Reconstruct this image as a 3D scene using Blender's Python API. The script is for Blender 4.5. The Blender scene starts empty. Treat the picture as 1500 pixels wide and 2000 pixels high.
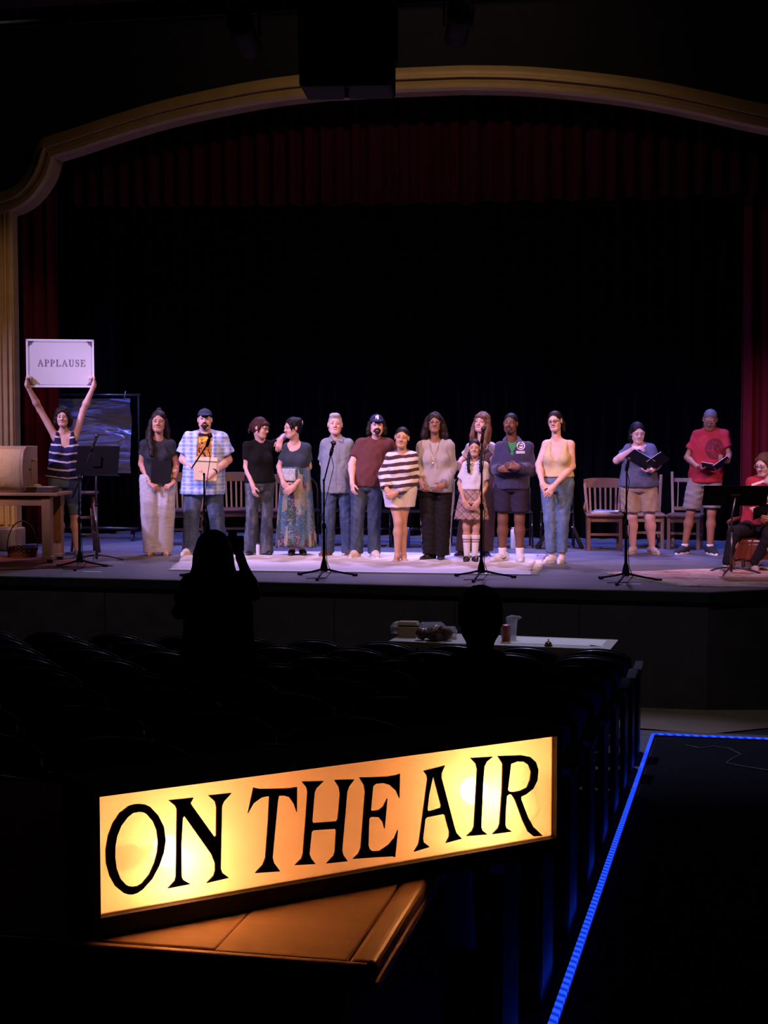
import bpy, bmesh, math, random
import numpy as np
from mathutils import Vector, Matrix
from mathutils.geometry import tessellate_polygon

random.seed(7)
rng = np.random.default_rng(11)
SC = bpy.context.scene
COL = SC.collection
PI = math.pi

# ------------------------------------------------------------------ camera
F = 3000.0                      # focal length in pixels of the 1500x2000 frame
CAMZ = 1.63                     # lens height above the stage floor (stage floor is z = 0)
PSI = math.radians(12.0)        # the camera looks 12 degrees to the left of the house axis (+Y)
PITCH = math.atan(183.0 / F)
cam_d = bpy.data.cameras.new('camera')
cam_d.sensor_fit = 'VERTICAL'; cam_d.sensor_height = 36.0; cam_d.lens = F / 2000.0 * 36.0
cam_d.clip_start = 0.05; cam_d.clip_end = 200
cam = bpy.data.objects.new('camera', cam_d); COL.objects.link(cam)
cam.location = (0, 0, CAMZ); cam.rotation_euler = (PI / 2 - PITCH, 0, PSI)
SC.camera = cam

# ------------------------------------------------------------------ world, exposure
w = bpy.data.worlds.new('dark_house'); SC.world = w; w.use_nodes = True
w.node_tree.nodes['Background'].inputs[0].default_value = (0.32, 0.34, 0.60, 1)
w.node_tree.nodes['Background'].inputs[1].default_value = 0.0022
vs = SC.view_settings
vs.view_transform = 'Standard'; vs.look = 'None'; vs.exposure = 0.0; vs.gamma = 1.0; vs.use_curve_mapping = False

# ------------------------------------------------------------------ stage lanterns and added fill spots (all hang out of the frame)
def spot(name, loc, aim, power, col, angle, blend=0.5, radius=0.12):
    d = bpy.data.lights.new(name, 'SPOT'); d.energy = power; d.color = col
    d.spot_size = math.radians(angle); d.spot_blend = blend; d.shadow_soft_size = radius
    o = bpy.data.objects.new(name, d); COL.objects.link(o); o.location = loc
    o.rotation_euler = (Vector(aim) - Vector(loc)).to_track_quat('-Z', 'Y').to_euler()
    return o
LAV = (0.55, 0.42, 1.0); WARM = (1.0, 0.50, 0.20); BLUE = (0.10, 0.15, 1.0); VIO = (0.52, 0.38, 1.0); PINK = (1.0, 0.42, 0.66)
# front of house, lavender from the left, warm from the right
for x0, x1, e in ((-12.6, -6.9, 4900), (-10.8, -5.0, 4300), (-8.8, -2.9, 4400), (-6.6, -1.0, 3300), (-3.2, 0.7, 2000)):
    spot('lantern_front_lavender', (x0, 10.6, 6.5), (x1, 17.7, 0.9), e, LAV, 21, 0.85)
for x0, x1, e in ((-2.4, -7.0, 900), (-0.4, -4.8, 2100), (1.8, -2.6, 2200), (3.6, -0.3, 1300)):
    spot('lantern_front_warm', (x0, 10.2, 6.5), (x1, 17.7, 0.9), e, WARM, 22, 0.85)
for x0, x1, e in ((-5.6, -5.8, 900), (-3.0, -3.2, 1000), (-0.6, -0.9, 800), (3.2, 0.9, 1300)):
    spot('lantern_front_pink', (x0, 10.0, 6.8), (x1, 17.3, 0.8), e, PINK, 24, 0.85)
spot('lantern_front_warm', (-6.4, 10.2, 6.5), (-8.75, 16.6, 0.4), 3000, (1.0, 0.50, 0.15), 15, 0.9)
# over the stage: lavender from behind onto the actors, blue on the upstage floor
for x, e in ((-6.6, 900), (-4.9, 1300), (-3.2, 1500), (-1.5, 1200)):
    spot('lantern_top', (x, 20.2, 6.6), (x, 17.3, 0.0), e, VIO, 44, 0.8)
for x, e in ((-7.6, 1400), (-5.3, 1600), (-3.0, 1700), (-0.9, 1500), (0.9, 950)):
    spot('lantern_cyc_blue', (x, 18.6, 6.6), (x, 19.3, 0.0), e, BLUE, 52, 0.9)
# added warm fill spots that brighten the gilded arch and column
spot('fill_arch', (-3.0, 14.3, 6.9), (-3.6, 17.6, 5.2), 120, (1.0, 0.68, 0.42), 130, 1.0)
spot('fill_arch', (-6.8, 13.2, 6.6), (-8.75, 17.6, 2.2), 360, (1.0, 0.62, 0.40), 30, 1.0)
# added spots standing in for stray stage light on the first rows
spot('fill_front_rows', (-2.0, 16.6, 6.7), (-1.0, 12.3, -0.2), 1400, (0.52, 0.52, 1.0), 34, 1.0)
spot('fill_front_rows', (-5.0, 16.6, 6.7), (-4.6, 11.6, -0.2), 260, (0.60, 0.56, 1.0), 44, 1.0)
# weak added fill that just lifts the black stage front
spot('fill_stage_front', (-5.6, 10.6, 6.6), (-5.6, 14.4, -1.0), 260, (1.0, 0.92, 0.95), 46, 0.9)
spot('fill_stage_front', (-1.2, 10.6, 6.6), (-1.2, 14.4, -1.0), 260, (1.0, 0.92, 0.95), 46, 0.9)
# ------------------------------------------------------------------ picture geometry helpers
_f = Vector((-math.sin(PSI) * math.cos(PITCH), math.cos(PSI) * math.cos(PITCH), -math.sin(PITCH)))
_r = Vector((math.cos(PSI), math.sin(PSI), 0)); _u = _r.cross(_f)
def ray(u, v): return _f + _r * ((u - 750) / F) - _u * ((v - 1000) / F)
def at_z(u, v, z=0.0):
    d = ray(u, v); return Vector((0, 0, CAMZ)) + d * ((z - CAMZ) / d.z)
def at_y(u, v, y):
    d = ray(u, v); return Vector((0, 0, CAMZ)) + d * (y / d.y)
def at_depth(u, v, D): return Vector((0, 0, CAMZ)) + ray(u, v) * D
def ppm(p): return F / (Vector(p) - Vector((0, 0, CAMZ))).dot(_f)
def face_cam(p): return math.atan2(-p[0], p[1])
def house_z(y): return 0.27 - 0.098 * y        # raked auditorium floor
def at_house(u, v, h=0.0):
    d = ray(u, v); t = (0.27 + h - CAMZ) / (d.z + 0.098 * d.y); return Vector((0, 0, CAMZ)) + d * t

# ------------------------------------------------------------------ objects
def tag(o, label=None, cat=None, group=None, kind=None):
    if label: o['label'] = label
    if cat: o['category'] = cat
    if group: o['group'] = group
    if kind: o['kind'] = kind
    return o
def empty(name, loc=(0, 0, 0), rz=0.0, label=None, cat=None, group=None):
    o = bpy.data.objects.new(name, None); COL.objects.link(o); o.location = loc; o.rotation_euler = (0, 0, rz)
    o.empty_display_size = 0.1
    return tag(o, label, cat, group)
def link(name, me, parent=None, loc=None, rot=None):
    o = bpy.data.objects.new(name, me); COL.objects.link(o)
    if parent is not None: o.parent = parent
    if loc is not None: o.location = loc
    if rot is not None: o.rotation_euler = rot
    return o
def copy_tree(o, parent=None):
    c = o.copy(); COL.objects.link(c)
    if parent is not None: c.parent = parent
    for ch in list(o.children): copy_tree(ch, c)
    return c

class MB:
    """collects simple shapes into one mesh"""
    def __init__(s): s.v = []; s.f = []
    def add(s, vs, fs):
        n = len(s.v); s.v += [tuple(p) for p in vs]; s.f += [tuple(i + n for i in f) for f in fs]; return s
    def box(s, c, d, rot=None, taper=1.0):
        x, y, z = d[0] / 2, d[1] / 2, d[2] / 2
        P = [Vector(p) for p in ((-x, -y, -z), (x, -y, -z), (x, y, -z), (-x, y, -z), (-x * taper, -y * taper, z), (x * taper, -y * taper, z), (x * taper, y * taper, z), (-x * taper, y * taper, z))]
        if rot is not None: P = [rot @ p for p in P]
        return s.add([p + Vector(c) for p in P], [(0, 3, 2, 1), (4, 5, 6, 7), (0, 1, 5, 4), (1, 2, 6, 5), (2, 3, 7, 6), (3, 0, 4, 7)])
    def bar(s, a, b, wx, wy, up=(0, 0, 1)):
        a, b = Vector(a), Vector(b); d = (b - a); L = d.length; d.normalize()
        up = Vector(up)
        if abs(d.dot(up)) > 0.95: up = Vector((0, 1, 0))
        x = d.cross(up).normalized(); y = x.cross(d).normalized()
        R = Matrix((x, y, d)).transposed()
        return s.box((a + b) / 2, (wx, wy, L), R)
    def tube(s, pts, r, n=8, closed=False, caps=True):
        P = [Vector(p) for p in pts]; m = len(P); rr = r if isinstance(r, (list, tuple)) else [r] * m
        vs = []; prev = None
        for i in range(m):
            t = ((P[(i + 1) % m] - P[i - 1]) if closed else (P[min(i + 1, m - 1)] - P[max(i - 1, 0)])).normalized()
            if prev is None:
                ref = Vector((0, 0, 1)) if abs(t.z) < 0.9 else Vector((1, 0, 0))
                x = t.cross(ref).normalized()
            else:
                x = (prev - t * prev.dot(t)).normalized()
            prev = x; y = t.cross(x)
            for k in range(n):
                a = 2 * PI * k / n; vs.append(P[i] + (x * math.cos(a) + y * math.sin(a)) * rr[i])
        fs = []
        for i in range(m if closed else m - 1):
            j = (i + 1) % m
            for k in range(n):
                k2 = (k + 1) % n; fs.append((i * n + k, i * n + k2, j * n + k2, j * n + k))
        if caps and not closed:
            fs.append(tuple(range(n - 1, -1, -1))); fs.append(tuple((m - 1) * n + k for k in range(n)))
        return s.add(vs, fs)
    def lathe(s, prof, n=20, c=(0, 0, 0), rot=None):
        vs = []; m = len(prof)
        for r, z in prof:
            for k in range(n):
                a = 2 * PI * k / n; p = Vector((r * math.cos(a), r * math.sin(a), z))
                vs.append((rot @ p if rot is not None else p) + Vector(c))
        fs = []
        for i in range(m - 1):
            for k in range(n):
                k2 = (k + 1) % n; fs.append((i * n + k, i * n + k2, (i + 1) * n + k2, (i + 1) * n + k))
        if prof[0][0] > 1e-6: fs.append(tuple(range(n - 1, -1, -1)))
        if prof[-1][0] > 1e-6: fs.append(tuple((m - 1) * n + k for k in range(n)))
        return s.add(vs, fs)
    def ball(s, c, r, n=12, sc=(1, 1, 1), rot=None):
        m = max(4, n // 2); vs = []; fs = []
        for i in range(m + 1):
            t = PI * i / m
            for k in range(n):
                a = 2 * PI * k / n
                p = Vector((r * sc[0] * math.sin(t) * math.cos(a), r * sc[1] * math.sin(t) * math.sin(a), -r * sc[2] * math.cos(t)))
                vs.append((rot @ p if rot is not None else p) + Vector(c))
        for i in range(m):
            for k in range(n):
                k2 = (k + 1) % n; fs.append((i * n + k, i * n + k2, (i + 1) * n + k2, (i + 1) * n + k))
        return s.add(vs, fs)
    def prism(s, outer, o, ex, ey, ez, depth, holes=()):
        """2-D outline (x, y) extruded by depth along ez; o, ex, ey, ez give the plane"""
        o, ex, ey, ez = Vector(o), Vector(ex), Vector(ey), Vector(ez)
        loops = [list(outer)] + [list(h) for h in holes]
        flat = [p for l in loops for p in l]
        tris = tessellate_polygon([[Vector((p[0], p[1], 0)) for p in l] for l in loops])
        n = len(flat)
        vs = [o + ex * p[0] + ey * p[1] for p in flat] + [o + ex * p[0] + ey * p[1] + ez * depth for p in flat]
        fs = [tuple(t) for t in tris] + [tuple(i + n for i in reversed(t)) for t in tris]
        st = 0
        for l in loops:
            m = len(l)
            for i in range(m):
                a, b = st + i, st + (i + 1) % m; fs.append((a, b, b + n, a + n))
            st += m
        return s.add(vs, fs)
    def mesh(s, name):
        me = bpy.data.meshes.new(name); me.from_pydata([tuple(p) for p in s.v], [], s.f); me.update()
        bm = bmesh.new(); bm.from_mesh(me); bmesh.ops.recalc_face_normals(bm, faces=bm.faces); bm.to_mesh(me); bm.free()
        return me
    def build(s, name, m, parent=None, smooth=False, bevel=0.0, loc=None, rot=None, seg=2):
        me = s.mesh(name)
        if m is not None: me.materials.append(m)
        if smooth: me.polygons.foreach_set('use_smooth', [True] * len(me.polygons))
        o = link(name, me, parent, loc, rot)
        if bevel:
            b = o.modifiers.new('bevel', 'BEVEL'); b.width = bevel; b.segments = seg; b.limit_method = 'ANGLE'
        return o
def np_mesh(name, V, Q, m, smooth=True):
    me = bpy.data.meshes.new(name)
    me.vertices.add(len(V)); me.vertices.foreach_set('co', V.astype(np.float32).ravel())
    me.loops.add(Q.size); me.loops.foreach_set('vertex_index', Q.astype(np.int32).ravel())
    me.polygons.add(len(Q)); me.polygons.foreach_set('loop_start', np.arange(0, Q.size, 4, dtype=np.int32))
    me.polygons.foreach_set('loop_total', np.full(len(Q), 4, np.int32))
    me.polygons.foreach_set('use_smooth', np.full(len(Q), smooth))
    me.update(calc_edges=True); me.validate()
    if m is not None: me.materials.append(m)
    return me

# ------------------------------------------------------------------ materials
class NT:
    def __init__(s, name, rough=0.8, metal=0.0, spec=0.5, sheen=0.0):
        s.m = bpy.data.materials.new(name); s.m.use_nodes = True; s.t = s.m.node_tree
        s.b = s.t.nodes['Principled BSDF']; s.tc = None
        s.b.inputs['Roughness'].default_value = rough; s.b.inputs['Metallic'].default_value = metal
        s.b.inputs['Specular IOR Level'].default_value = spec
        if sheen: s.b.inputs['Sheen Weight'].default_value = sheen
    def n(s, typ, **kw):
        x = s.t.nodes.new(typ)
        for k, v in kw.items(): setattr(x, k, v)
        return x
    def put(s, sock, v):
        if isinstance(v, bpy.types.NodeSocket): s.t.links.new(v, sock)
        elif v is not None:
            if sock.type == 'RGBA' and len(v) == 3: v = (*v, 1)
            sock.default_value = v
    def obj(s):
        if s.tc is None: s.tc = s.n('ShaderNodeTexCoord')
        return s.tc.outputs['Object']
    def xyz(s, vec=None):
        x = s.n('ShaderNodeSeparateXYZ'); s.put(x.inputs[0], vec or s.obj()); return x.outputs[0], x.outputs[1], x.outputs[2]
    def comb(s, x, y, z):
        c = s.n('ShaderNodeCombineXYZ'); s.put(c.inputs[0], x); s.put(c.inputs[1], y); s.put(c.inputs[2], z); return c.outputs[0]
    def ma(s, op, a, b=0.0, c=0.0):
        x = s.n('ShaderNodeMath', operation=op); s.put(x.inputs[0], a); s.put(x.inputs[1], b); s.put(x.inputs[2], c); return x.outputs[0]
    def mix(s, f, a, b, mode='MIX'):
        x = s.n('ShaderNodeMix', data_type='RGBA', blend_type=mode); s.put(x.inputs[0], f); s.put(x.inputs[6], a); s.put(x.inputs[7], b); return x.outputs[2]
    def noise(s, scale, detail=3.0, vec=None, rough=0.55, dist=0.0):
        x = s.n('ShaderNodeTexNoise'); s.put(x.inputs['Vector'], vec or s.obj()); x.inputs['Scale'].default_value = scale
        x.inputs['Detail'].default_value = detail; x.inputs['Roughness'].default_value = rough; x.inputs['Distortion'].default_value = dist
        return x.outputs['Fac']
    def vor(s, scale, vec=None, out='Color', feature='F1'):
        x = s.n('ShaderNodeTexVoronoi', feature=feature); s.put(x.inputs['Vector'], vec or s.obj()); x.inputs['Scale'].default_value = scale
        return x.outputs[out]
    def scale(s, k, vec=None):
        x = s.n('ShaderNodeVectorMath', operation='MULTIPLY'); s.put(x.inputs[0], vec or s.obj()); x.inputs[1].default_value = k; return x.outputs[0]
    def ramp(s, f, stops, interp='LINEAR'):
        x = s.n('ShaderNodeValToRGB'); s.put(x.inputs[0], f); r = x.color_ramp; r.interpolation = interp
        while len(r.elements) < len(stops): r.elements.new(0.5)
        for e, (p, c) in zip(r.elements, stops):
            e.position = p; e.color = (*c, 1) if len(c) == 3 else c
        return x.outputs[0]
    def step(s, v, lo, hi, soft=0.0):
        """1 between lo and hi"""
        a = s.ma('GREATER_THAN', v, lo); b = s.ma('LESS_THAN', v, hi); return s.ma('MULTIPLY', a, b)
    def bump(s, h, strength=0.3, dist=0.01):
        x = s.n('ShaderNodeBump'); x.inputs['Strength'].default_value = strength; x.inputs['Distance'].default_value = dist
        s.put(x.inputs['Height'], h); s.put(s.b.inputs['Normal'], x.outputs[0])
    def col(s, c): s.put(s.b.inputs['Base Color'], c); return s.m
def dk(c, k): return tuple(x * k for x in c)
_MC = {}
def mat(name, c, rough=0.8, metal=0.0, spec=0.5, var=0.12, vscale=6.0, bump=0.0, bscale=60.0, sheen=0.0):
    key = (name, c, rough)
    if key in _MC: return _MC[key]
    t = NT(name, rough, metal, spec, sheen)
    if var: t.col(t.mix(t.noise(vscale), dk(c, 1 - var), dk(c, 1 + var)))
    else: t.col(c)
    if bump: t.bump(t.noise(bscale), bump)
    _MC[key] = t.m
    return t.m
def wood(name, c1, c2, axis=0, scale=9.0, rough=0.45, bump=0.12):
    t = NT(name, rough)
    k = [scale, scale, scale]; k[axis] = scale * 0.09
    g = t.noise(3.0, 6, t.scale(k), 0.65, 1.2)
    t.col(t.mix(g, c1, c2)); t.bump(g, bump, 0.004); return t.m

# ------------------------------------------------------------------ implicit surfaces -> meshes
def cone(a, b, ra, rb=None, k=0.02, an=(), clip=(), neg=False):
    return dict(a=np.array(a, float), b=np.array(b, float), ra=ra, rb=ra if rb is None else rb, k=k, an=[(np.array(v, float), s) for v, s in an], clip=[(np.array(o, float), np.array(n, float)) for o, n in clip], neg=neg)
def ell(c, r, k=0.02, R=None, neg=False, clip=()):
    """ellipsoid with radii r along the columns of R"""
    R = np.eye(3) if R is None else np.array(R)
    m = max(r)
    return cone(c, c, m, m, k, [(R[:, i], r[i] / m) for i in range(3) if abs(r[i] / m - 1) > 1e-3], clip, neg)
def infl(prims, off, k=None, clip=None):
    out = []
    for p in prims:
        q = dict(p); q['ra'] = p['ra'] + off; q['rb'] = p['rb'] + off
        if k is not None: q['k'] = k
        if clip is not None: q['clip'] = list(p['clip']) + [(np.array(o, float), np.array(n, float)) for o, n in clip]
        out.append(q)
    return out
def surf(prims, h, planes=(), pad=0.03):
    pos = [p for p in prims if not p['neg']]
    lo = np.min([np.minimum(p['a'], p['b']) - max(p['ra'], p['rb']) for p in pos], 0) - pad
    hi = np.max([np.maximum(p['a'], p['b']) + max(p['ra'], p['rb']) for p in pos], 0) + pad
    n = np.ceil((hi - lo) / h).astype(int) + 1
    ax = [lo[i] + h * np.arange(n[i]) for i in range(3)]
    V = np.full(n, 0.5, np.float32)
    for p in prims:
        r = max(p['ra'], p['rb']); ex = r + p['k'] + 2 * h
        l = np.clip(((np.minimum(p['a'], p['b']) - ex - lo) / h).astype(int), 0, n - 1)
        u = np.clip(((np.maximum(p['a'], p['b']) + ex - lo) / h).astype(int) + 2, 1, n)
        if np.any(u <= l): continue
        sl = tuple(slice(l[i], u[i]) for i in range(3))
        X = ax[0][sl[0]][:, None, None].astype(np.float32); Y = ax[1][sl[1]][None, :, None].astype(np.float32); Z = ax[2][sl[2]][None, None, :].astype(np.float32)
        a = p['a']; ba = p['b'] - a
        px, py, pz = X - a[0], Y - a[1], Z - a[2]
        px, py, pz = np.broadcast_arrays(px, py, pz)
        for v, s in p['an']:
            t = (px * v[0] + py * v[1] + pz * v[2]) * (1 / s - 1)
            px = px + v[0] * t; py = py + v[1] * t; pz = pz + v[2] * t
            ba = ba + v * (ba.dot(v) * (1 / s - 1))
        L = ba.dot(ba)
        if L > 1e-10:
            t = np.clip((px * ba[0] + py * ba[1] + pz * ba[2]) / L, 0, 1)
            d = np.sqrt((px - ba[0] * t) ** 2 + (py - ba[1] * t) ** 2 + (pz - ba[2] * t) ** 2) - (p['ra'] + (p['rb'] - p['ra']) * t)
        else:
            d = np.sqrt(px * px + py * py + pz * pz) - p['ra']
        if p['an']: d = d * min(1.0, max(0.5, min(s for _, s in p['an'])))
        for o, nn in p['clip']:
            d = np.maximum(d, (X - o[0]) * nn[0] + (Y - o[1]) * nn[1] + (Z - o[2]) * nn[2])
        A = V[sl]; k = p['k']
        if p['neg']:
            d = -d
            hh = np.maximum(k - np.abs(A - d), 0) / max(k, 1e-6); V[sl] = np.maximum(A, d) + hh * hh * k * 0.25
        else:
            hh = np.maximum(k - np.abs(A - d), 0) / max(k, 1e-6); V[sl] = np.minimum(A, d) - hh * hh * k * 0.25
    for o, nn in planes:
        X, Y, Z = (ax[0][:, None, None] - o[0]) * nn[0], (ax[1][None, :, None] - o[1]) * nn[1], (ax[2][None, None, :] - o[2]) * nn[2]
        V = np.maximum(V, (X + Y + Z).astype(np.float32))
    return nets(V, lo, h)
def nets(V, lo, h):
    I = V < 0
    c = np.zeros(np.array(V.shape) - 1, np.int8)
    for i in (0, 1):
        for j in (0, 1):
            for k in (0, 1):
                c += I[i:V.shape[0] - 1 + i, j:V.shape[1] - 1 + j, k:V.shape[2] - 1 + k]
    M = (c > 0) & (c < 8); idx = np.argwhere(M); N = len(idx)
    ID = np.full(M.shape, -1, np.int32); ID[M] = np.arange(N)
    acc = np.zeros((N, 3)); cnt = np.zeros(N)
    for axn in range(3):
        o1, o2 = [q for q in range(3) if q != axn]
        for s1 in (0, 1):
            for s2 in (0, 1):
                A = idx.copy(); A[:, o1] += s1; A[:, o2] += s2; B = A.copy(); B[:, axn] += 1
                va = V[A[:, 0], A[:, 1], A[:, 2]]; vb = V[B[:, 0], B[:, 1], B[:, 2]]
                cr = (va < 0) != (vb < 0); t = np.where(cr, va / np.where(cr, va - vb, 1), 0)
                P = A.astype(float); P[:, axn] += t
                acc += P * cr[:, None]; cnt += cr
    P = acc / np.maximum(cnt, 1)[:, None] * h + lo
    Q = []
    for axn in range(3):
        o1, o2 = (axn + 1) % 3, (axn + 2) % 3
        sa = [slice(None)] * 3; sb = [slice(None)] * 3; sa[axn] = slice(0, -1); sb[axn] = slice(1, None)
        ia, ib = I[tuple(sa)], I[tuple(sb)]
        E = np.argwhere(ia != ib)
        ok = (E[:, o1] > 0) & (E[:, o2] > 0) & (E[:, o1] < V.shape[o1] - 1) & (E[:, o2] < V.shape[o2] - 1); E = E[ok]
        fl = ia[E[:, 0], E[:, 1], E[:, 2]]
        def cid(d1, d2):
            G = E.copy(); G[:, o1] += d1; G[:, o2] += d2; return ID[G[:, 0], G[:, 1], G[:, 2]]
        q = np.stack([cid(-1, -1), cid(0, -1), cid(0, 0), cid(-1, 0)], 1)
        q[~fl] = q[~fl][:, ::-1]; Q.append(q)
    Q = np.concatenate(Q); Q = Q[(Q >= 0).all(1)]
    return P, Q
def vnormals(V, Q):
    n = np.cross(V[Q[:, 2]] - V[Q[:, 0]], V[Q[:, 3]] - V[Q[:, 1]])
    N = np.zeros_like(V)
    for i in range(4): np.add.at(N, Q[:, i], n)
    return N / np.maximum(np.linalg.norm(N, axis=1), 1e-9)[:, None]
def wrinkle(V, Q, amp, wl=0.07, seed=0, stretch=(1, 1, 1), n=5):
    r = np.random.default_rng(seed); N = vnormals(V, Q); P = V * np.array(stretch)
    d = np.zeros(len(V))
    for i in range(n):
        k = r.normal(size=3); k = k / np.linalg.norm(k) * 2 * PI / (wl * r.uniform(0.6, 1.6)); ph = r.uniform(0, 6.28)
        k2 = r.normal(size=3); k2 = k2 / np.linalg.norm(k2) * 2 * PI / (wl * 3.5)
        d += np.sin(P @ k + ph + 1.3 * np.sin(V @ k2)) * np.clip(0.5 + np.sin(V @ k2 * 0.7 + ph), 0, 1.2)
    return V + N * (amp * d / n * 1.6)[:, None]
def merge(*vq):
    Vs, Qs, n = [], [], 0
    for V, Q in vq: Vs.append(V); Qs.append(Q + n); n += len(V)
    return np.concatenate(Vs), np.concatenate(Qs)
# ================================================================== the setting
def struct(o): o['kind'] = 'structure'; return o
M_black = mat('black_paint', (0.006, 0.006, 0.007), 0.75, spec=0.25, var=0.3)
M_house = mat('dark_house_plaster', (0.010, 0.010, 0.012), 0.9, spec=0.1, var=0.3)
YP = 17.6                                             # proscenium plane
XC = -3.62                                            # centre line of the house

# stage floor: painted boards, scuffed
t = NT('painted_stage_floor', 0.5, spec=0.35)
x, y, z = t.xyz()
n1 = t.noise(1.3, 5, t.scale((0.5, 2.2, 1)), 0.7, 0.6); n2 = t.noise(24.0, 4, t.scale((0.25, 1, 1)))
base = t.mix(n1, (0.085, 0.088, 0.095), (0.18, 0.178, 0.175))
base = t.mix(t.ma('MULTIPLY', t.ma('GREATER_THAN', n2, 0.62), 0.35), base, (0.25, 0.24, 0.23))
seam = t.ma('LESS_THAN', t.ma('FRACT', t.ma('MULTIPLY', y, 0.82)), 0.012)
t.col(t.mix(t.ma('MULTIPLY', seam, 0.5), base, (0.05, 0.05, 0.06)))
t.put(t.b.inputs['Roughness'], t.ma('MULTIPLY_ADD', n1, 0.3, 0.34)); t.bump(n2, 0.05)
M_stage = t.m
SX0, SX1, SY = -7.25, 0.0, 14.68
outline = [(SX0, SY), (SX1, SY), (1.6, 15.75), (4.5, 17.2), (4.5, 22.5), (-12, 22.5), (-12, 17.2), (SX0 - 1.6, 15.75)]
stage = struct(MB().prism(outline, (0, 0, -0.035), (1, 0, 0), (0, 1, 0), (0, 0, 1), 0.035).build('floor_stage', M_stage))
M_edge = mat('stage_nosing', (0.012, 0.012, 0.016), 0.6, spec=0.25)
fasc = struct(empty('wall_stage_front'))
edge_pts = [(SX0 - 1.6, 15.75), (SX0, SY), (SX1, SY), (1.6, 15.75), (3.2, 16.6)]
M_fascia = mat('black_fascia_board', (0.050, 0.044, 0.048), 0.8, spec=0.2, var=0.35)
for i in range(len(edge_pts) - 1):
    a, b = Vector((*edge_pts[i], 0)), Vector((*edge_pts[i + 1], 0)); L = (b - a).length; d = (b - a) / L; nrm = Vector((d.y, -d.x, 0))
    MB().bar(a + nrm * 0.012 + Vector((0, 0, -0.05)), b + nrm * 0.012 + Vector((0, 0, -0.05)), 0.03, 0.09).build('nosing', M_edge, fasc)
    k = max(1, round(L / 1.22))
    for j in range(k):
        p, q = a + d * (L * j / k + 0.004), a + d * (L * (j + 1) / k - 0.004)
        MB().box((p + q) / 2 + Vector((0, 0, -0.75)) - nrm * 0.02, ((q - p).length, 0.03, 1.36), Matrix.Rotation(math.atan2(d.y, d.x), 3, 'Z')).build('panel', M_fascia, fasc)

# raked house floor, aisle carpet and the bare strip in front of the stage
t = NT('dark_floor_concrete', 0.7, spec=0.3); n1 = t.noise(3, 4)
t.col(t.mix(n1, (0.012, 0.011, 0.011), (0.022, 0.019, 0.017))); M_hfloor = t.m
def slab(x0, x1, y0, y1, dz, name, m, parent=None, th=0.03):
    P = [(x0, y0), (x1, y0), (x1, y1), (x0, y1)]
    vs = [(px, py, house_z(py) + dz) for px, py in P] + [(px, py, house_z(py) + dz - th) for px, py in P]
    return MB().add(vs, [(0, 1, 2, 3), (7, 6, 5, 4), (0, 4, 5, 1), (1, 5, 6, 2), (2, 6, 7, 3), (3, 7, 4, 0)]).build(name, m, parent)
struct(slab(-14, 8, -2.5, 18, 0, 'floor_house', M_hfloor))
t = NT('aisle_carpet', 0.95, spec=0.05); n = t.noise(90, 2)
t.col(t.mix(n, (0.006, 0.006, 0.009), (0.016, 0.016, 0.020))); t.bump(n, 0.4)
tag(slab(-0.40, 3.2, -1.0, 12.50, 0.012, 'aisle_carpet', t.m), 'black carpet runner down the aisle inside the blue lights', 'carpet')
M_pitfloor = mat('pale_floor_and_led_glow', (0.085, 0.085, 0.10), 0.6, var=0.35, vscale=4)
struct(slab(-0.62, 8.0, 12.58, 12.98, 0.010, 'floor_crosswalk', M_pitfloor))
struct(slab(-0.60, -0.445, 9.6, 12.58, 0.008, 'floor_led_glow', M_pitfloor))  # paler slab paints in the blue strip's light on the floor
M_brown = mat('brown_skirting', (0.16, 0.115, 0.075), 0.7, var=0.25)
MBx = MB()
arc = [at_house(u, v, 0.0) for u, v in ((1120, 1425), (1240, 1424), (1385, 1436), (1500, 1424), (1640, 1405))]
top = [at_house(u, v - 34, 0.0) for u, v in ((1120, 1425), (1240, 1424), (1385, 1430), (1500, 1420), (1640, 1402))]
vs = [p + Vector((0, 0, 0.012)) for p in arc] + [p + Vector((0, 0, 0.05)) for p in top]
MBx.add(vs, [(i, i + 1, i + 6, i + 5) for i in range(4)])
struct(MBx.build('trim_1', M_brown))

# walls and ceiling of the house
struct(MB().box((-14, 8, 3.5), (0.2, 30, 12)).build('wall_left', M_house))
struct(MB().box((8, 8, 3.5), (0.2, 30, 12)).build('wall_right', M_house))
struct(MB().box((-3, -2.6, 3.5), (22.2, 0.2, 12)).build('wall_back', M_house))
t = NT('ceiling_boards', 0.9, spec=0.1); x, y, z = t.xyz()
g = t.ma('LESS_THAN', t.ma('FRACT', t.ma('MULTIPLY', y, 6.0)), 0.10); n = t.noise(8, 4)
t.col(t.mix(g, t.mix(n, (0.030, 0.020, 0.018), (0.055, 0.036, 0.030)), (0.006, 0.005, 0.005)))
struct(MB().box((-3, 7.9, 7.25), (22, 20.8, 0.12)).build('ceiling', t.m))
for i, xx in enumerate((-6.2, -4.2, -1.9, 0.6)):
    struct(MB().box((xx, 8.5, 7.02), (0.28, 17.6, 0.34)).build('beam_%d' % (i + 1), M_house))
struct(MB().box((-3, YP - 0.55, 6.85), (22, 0.5, 0.7)).build('cornice', bpy.data.materials['ceiling_boards']))

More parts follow.
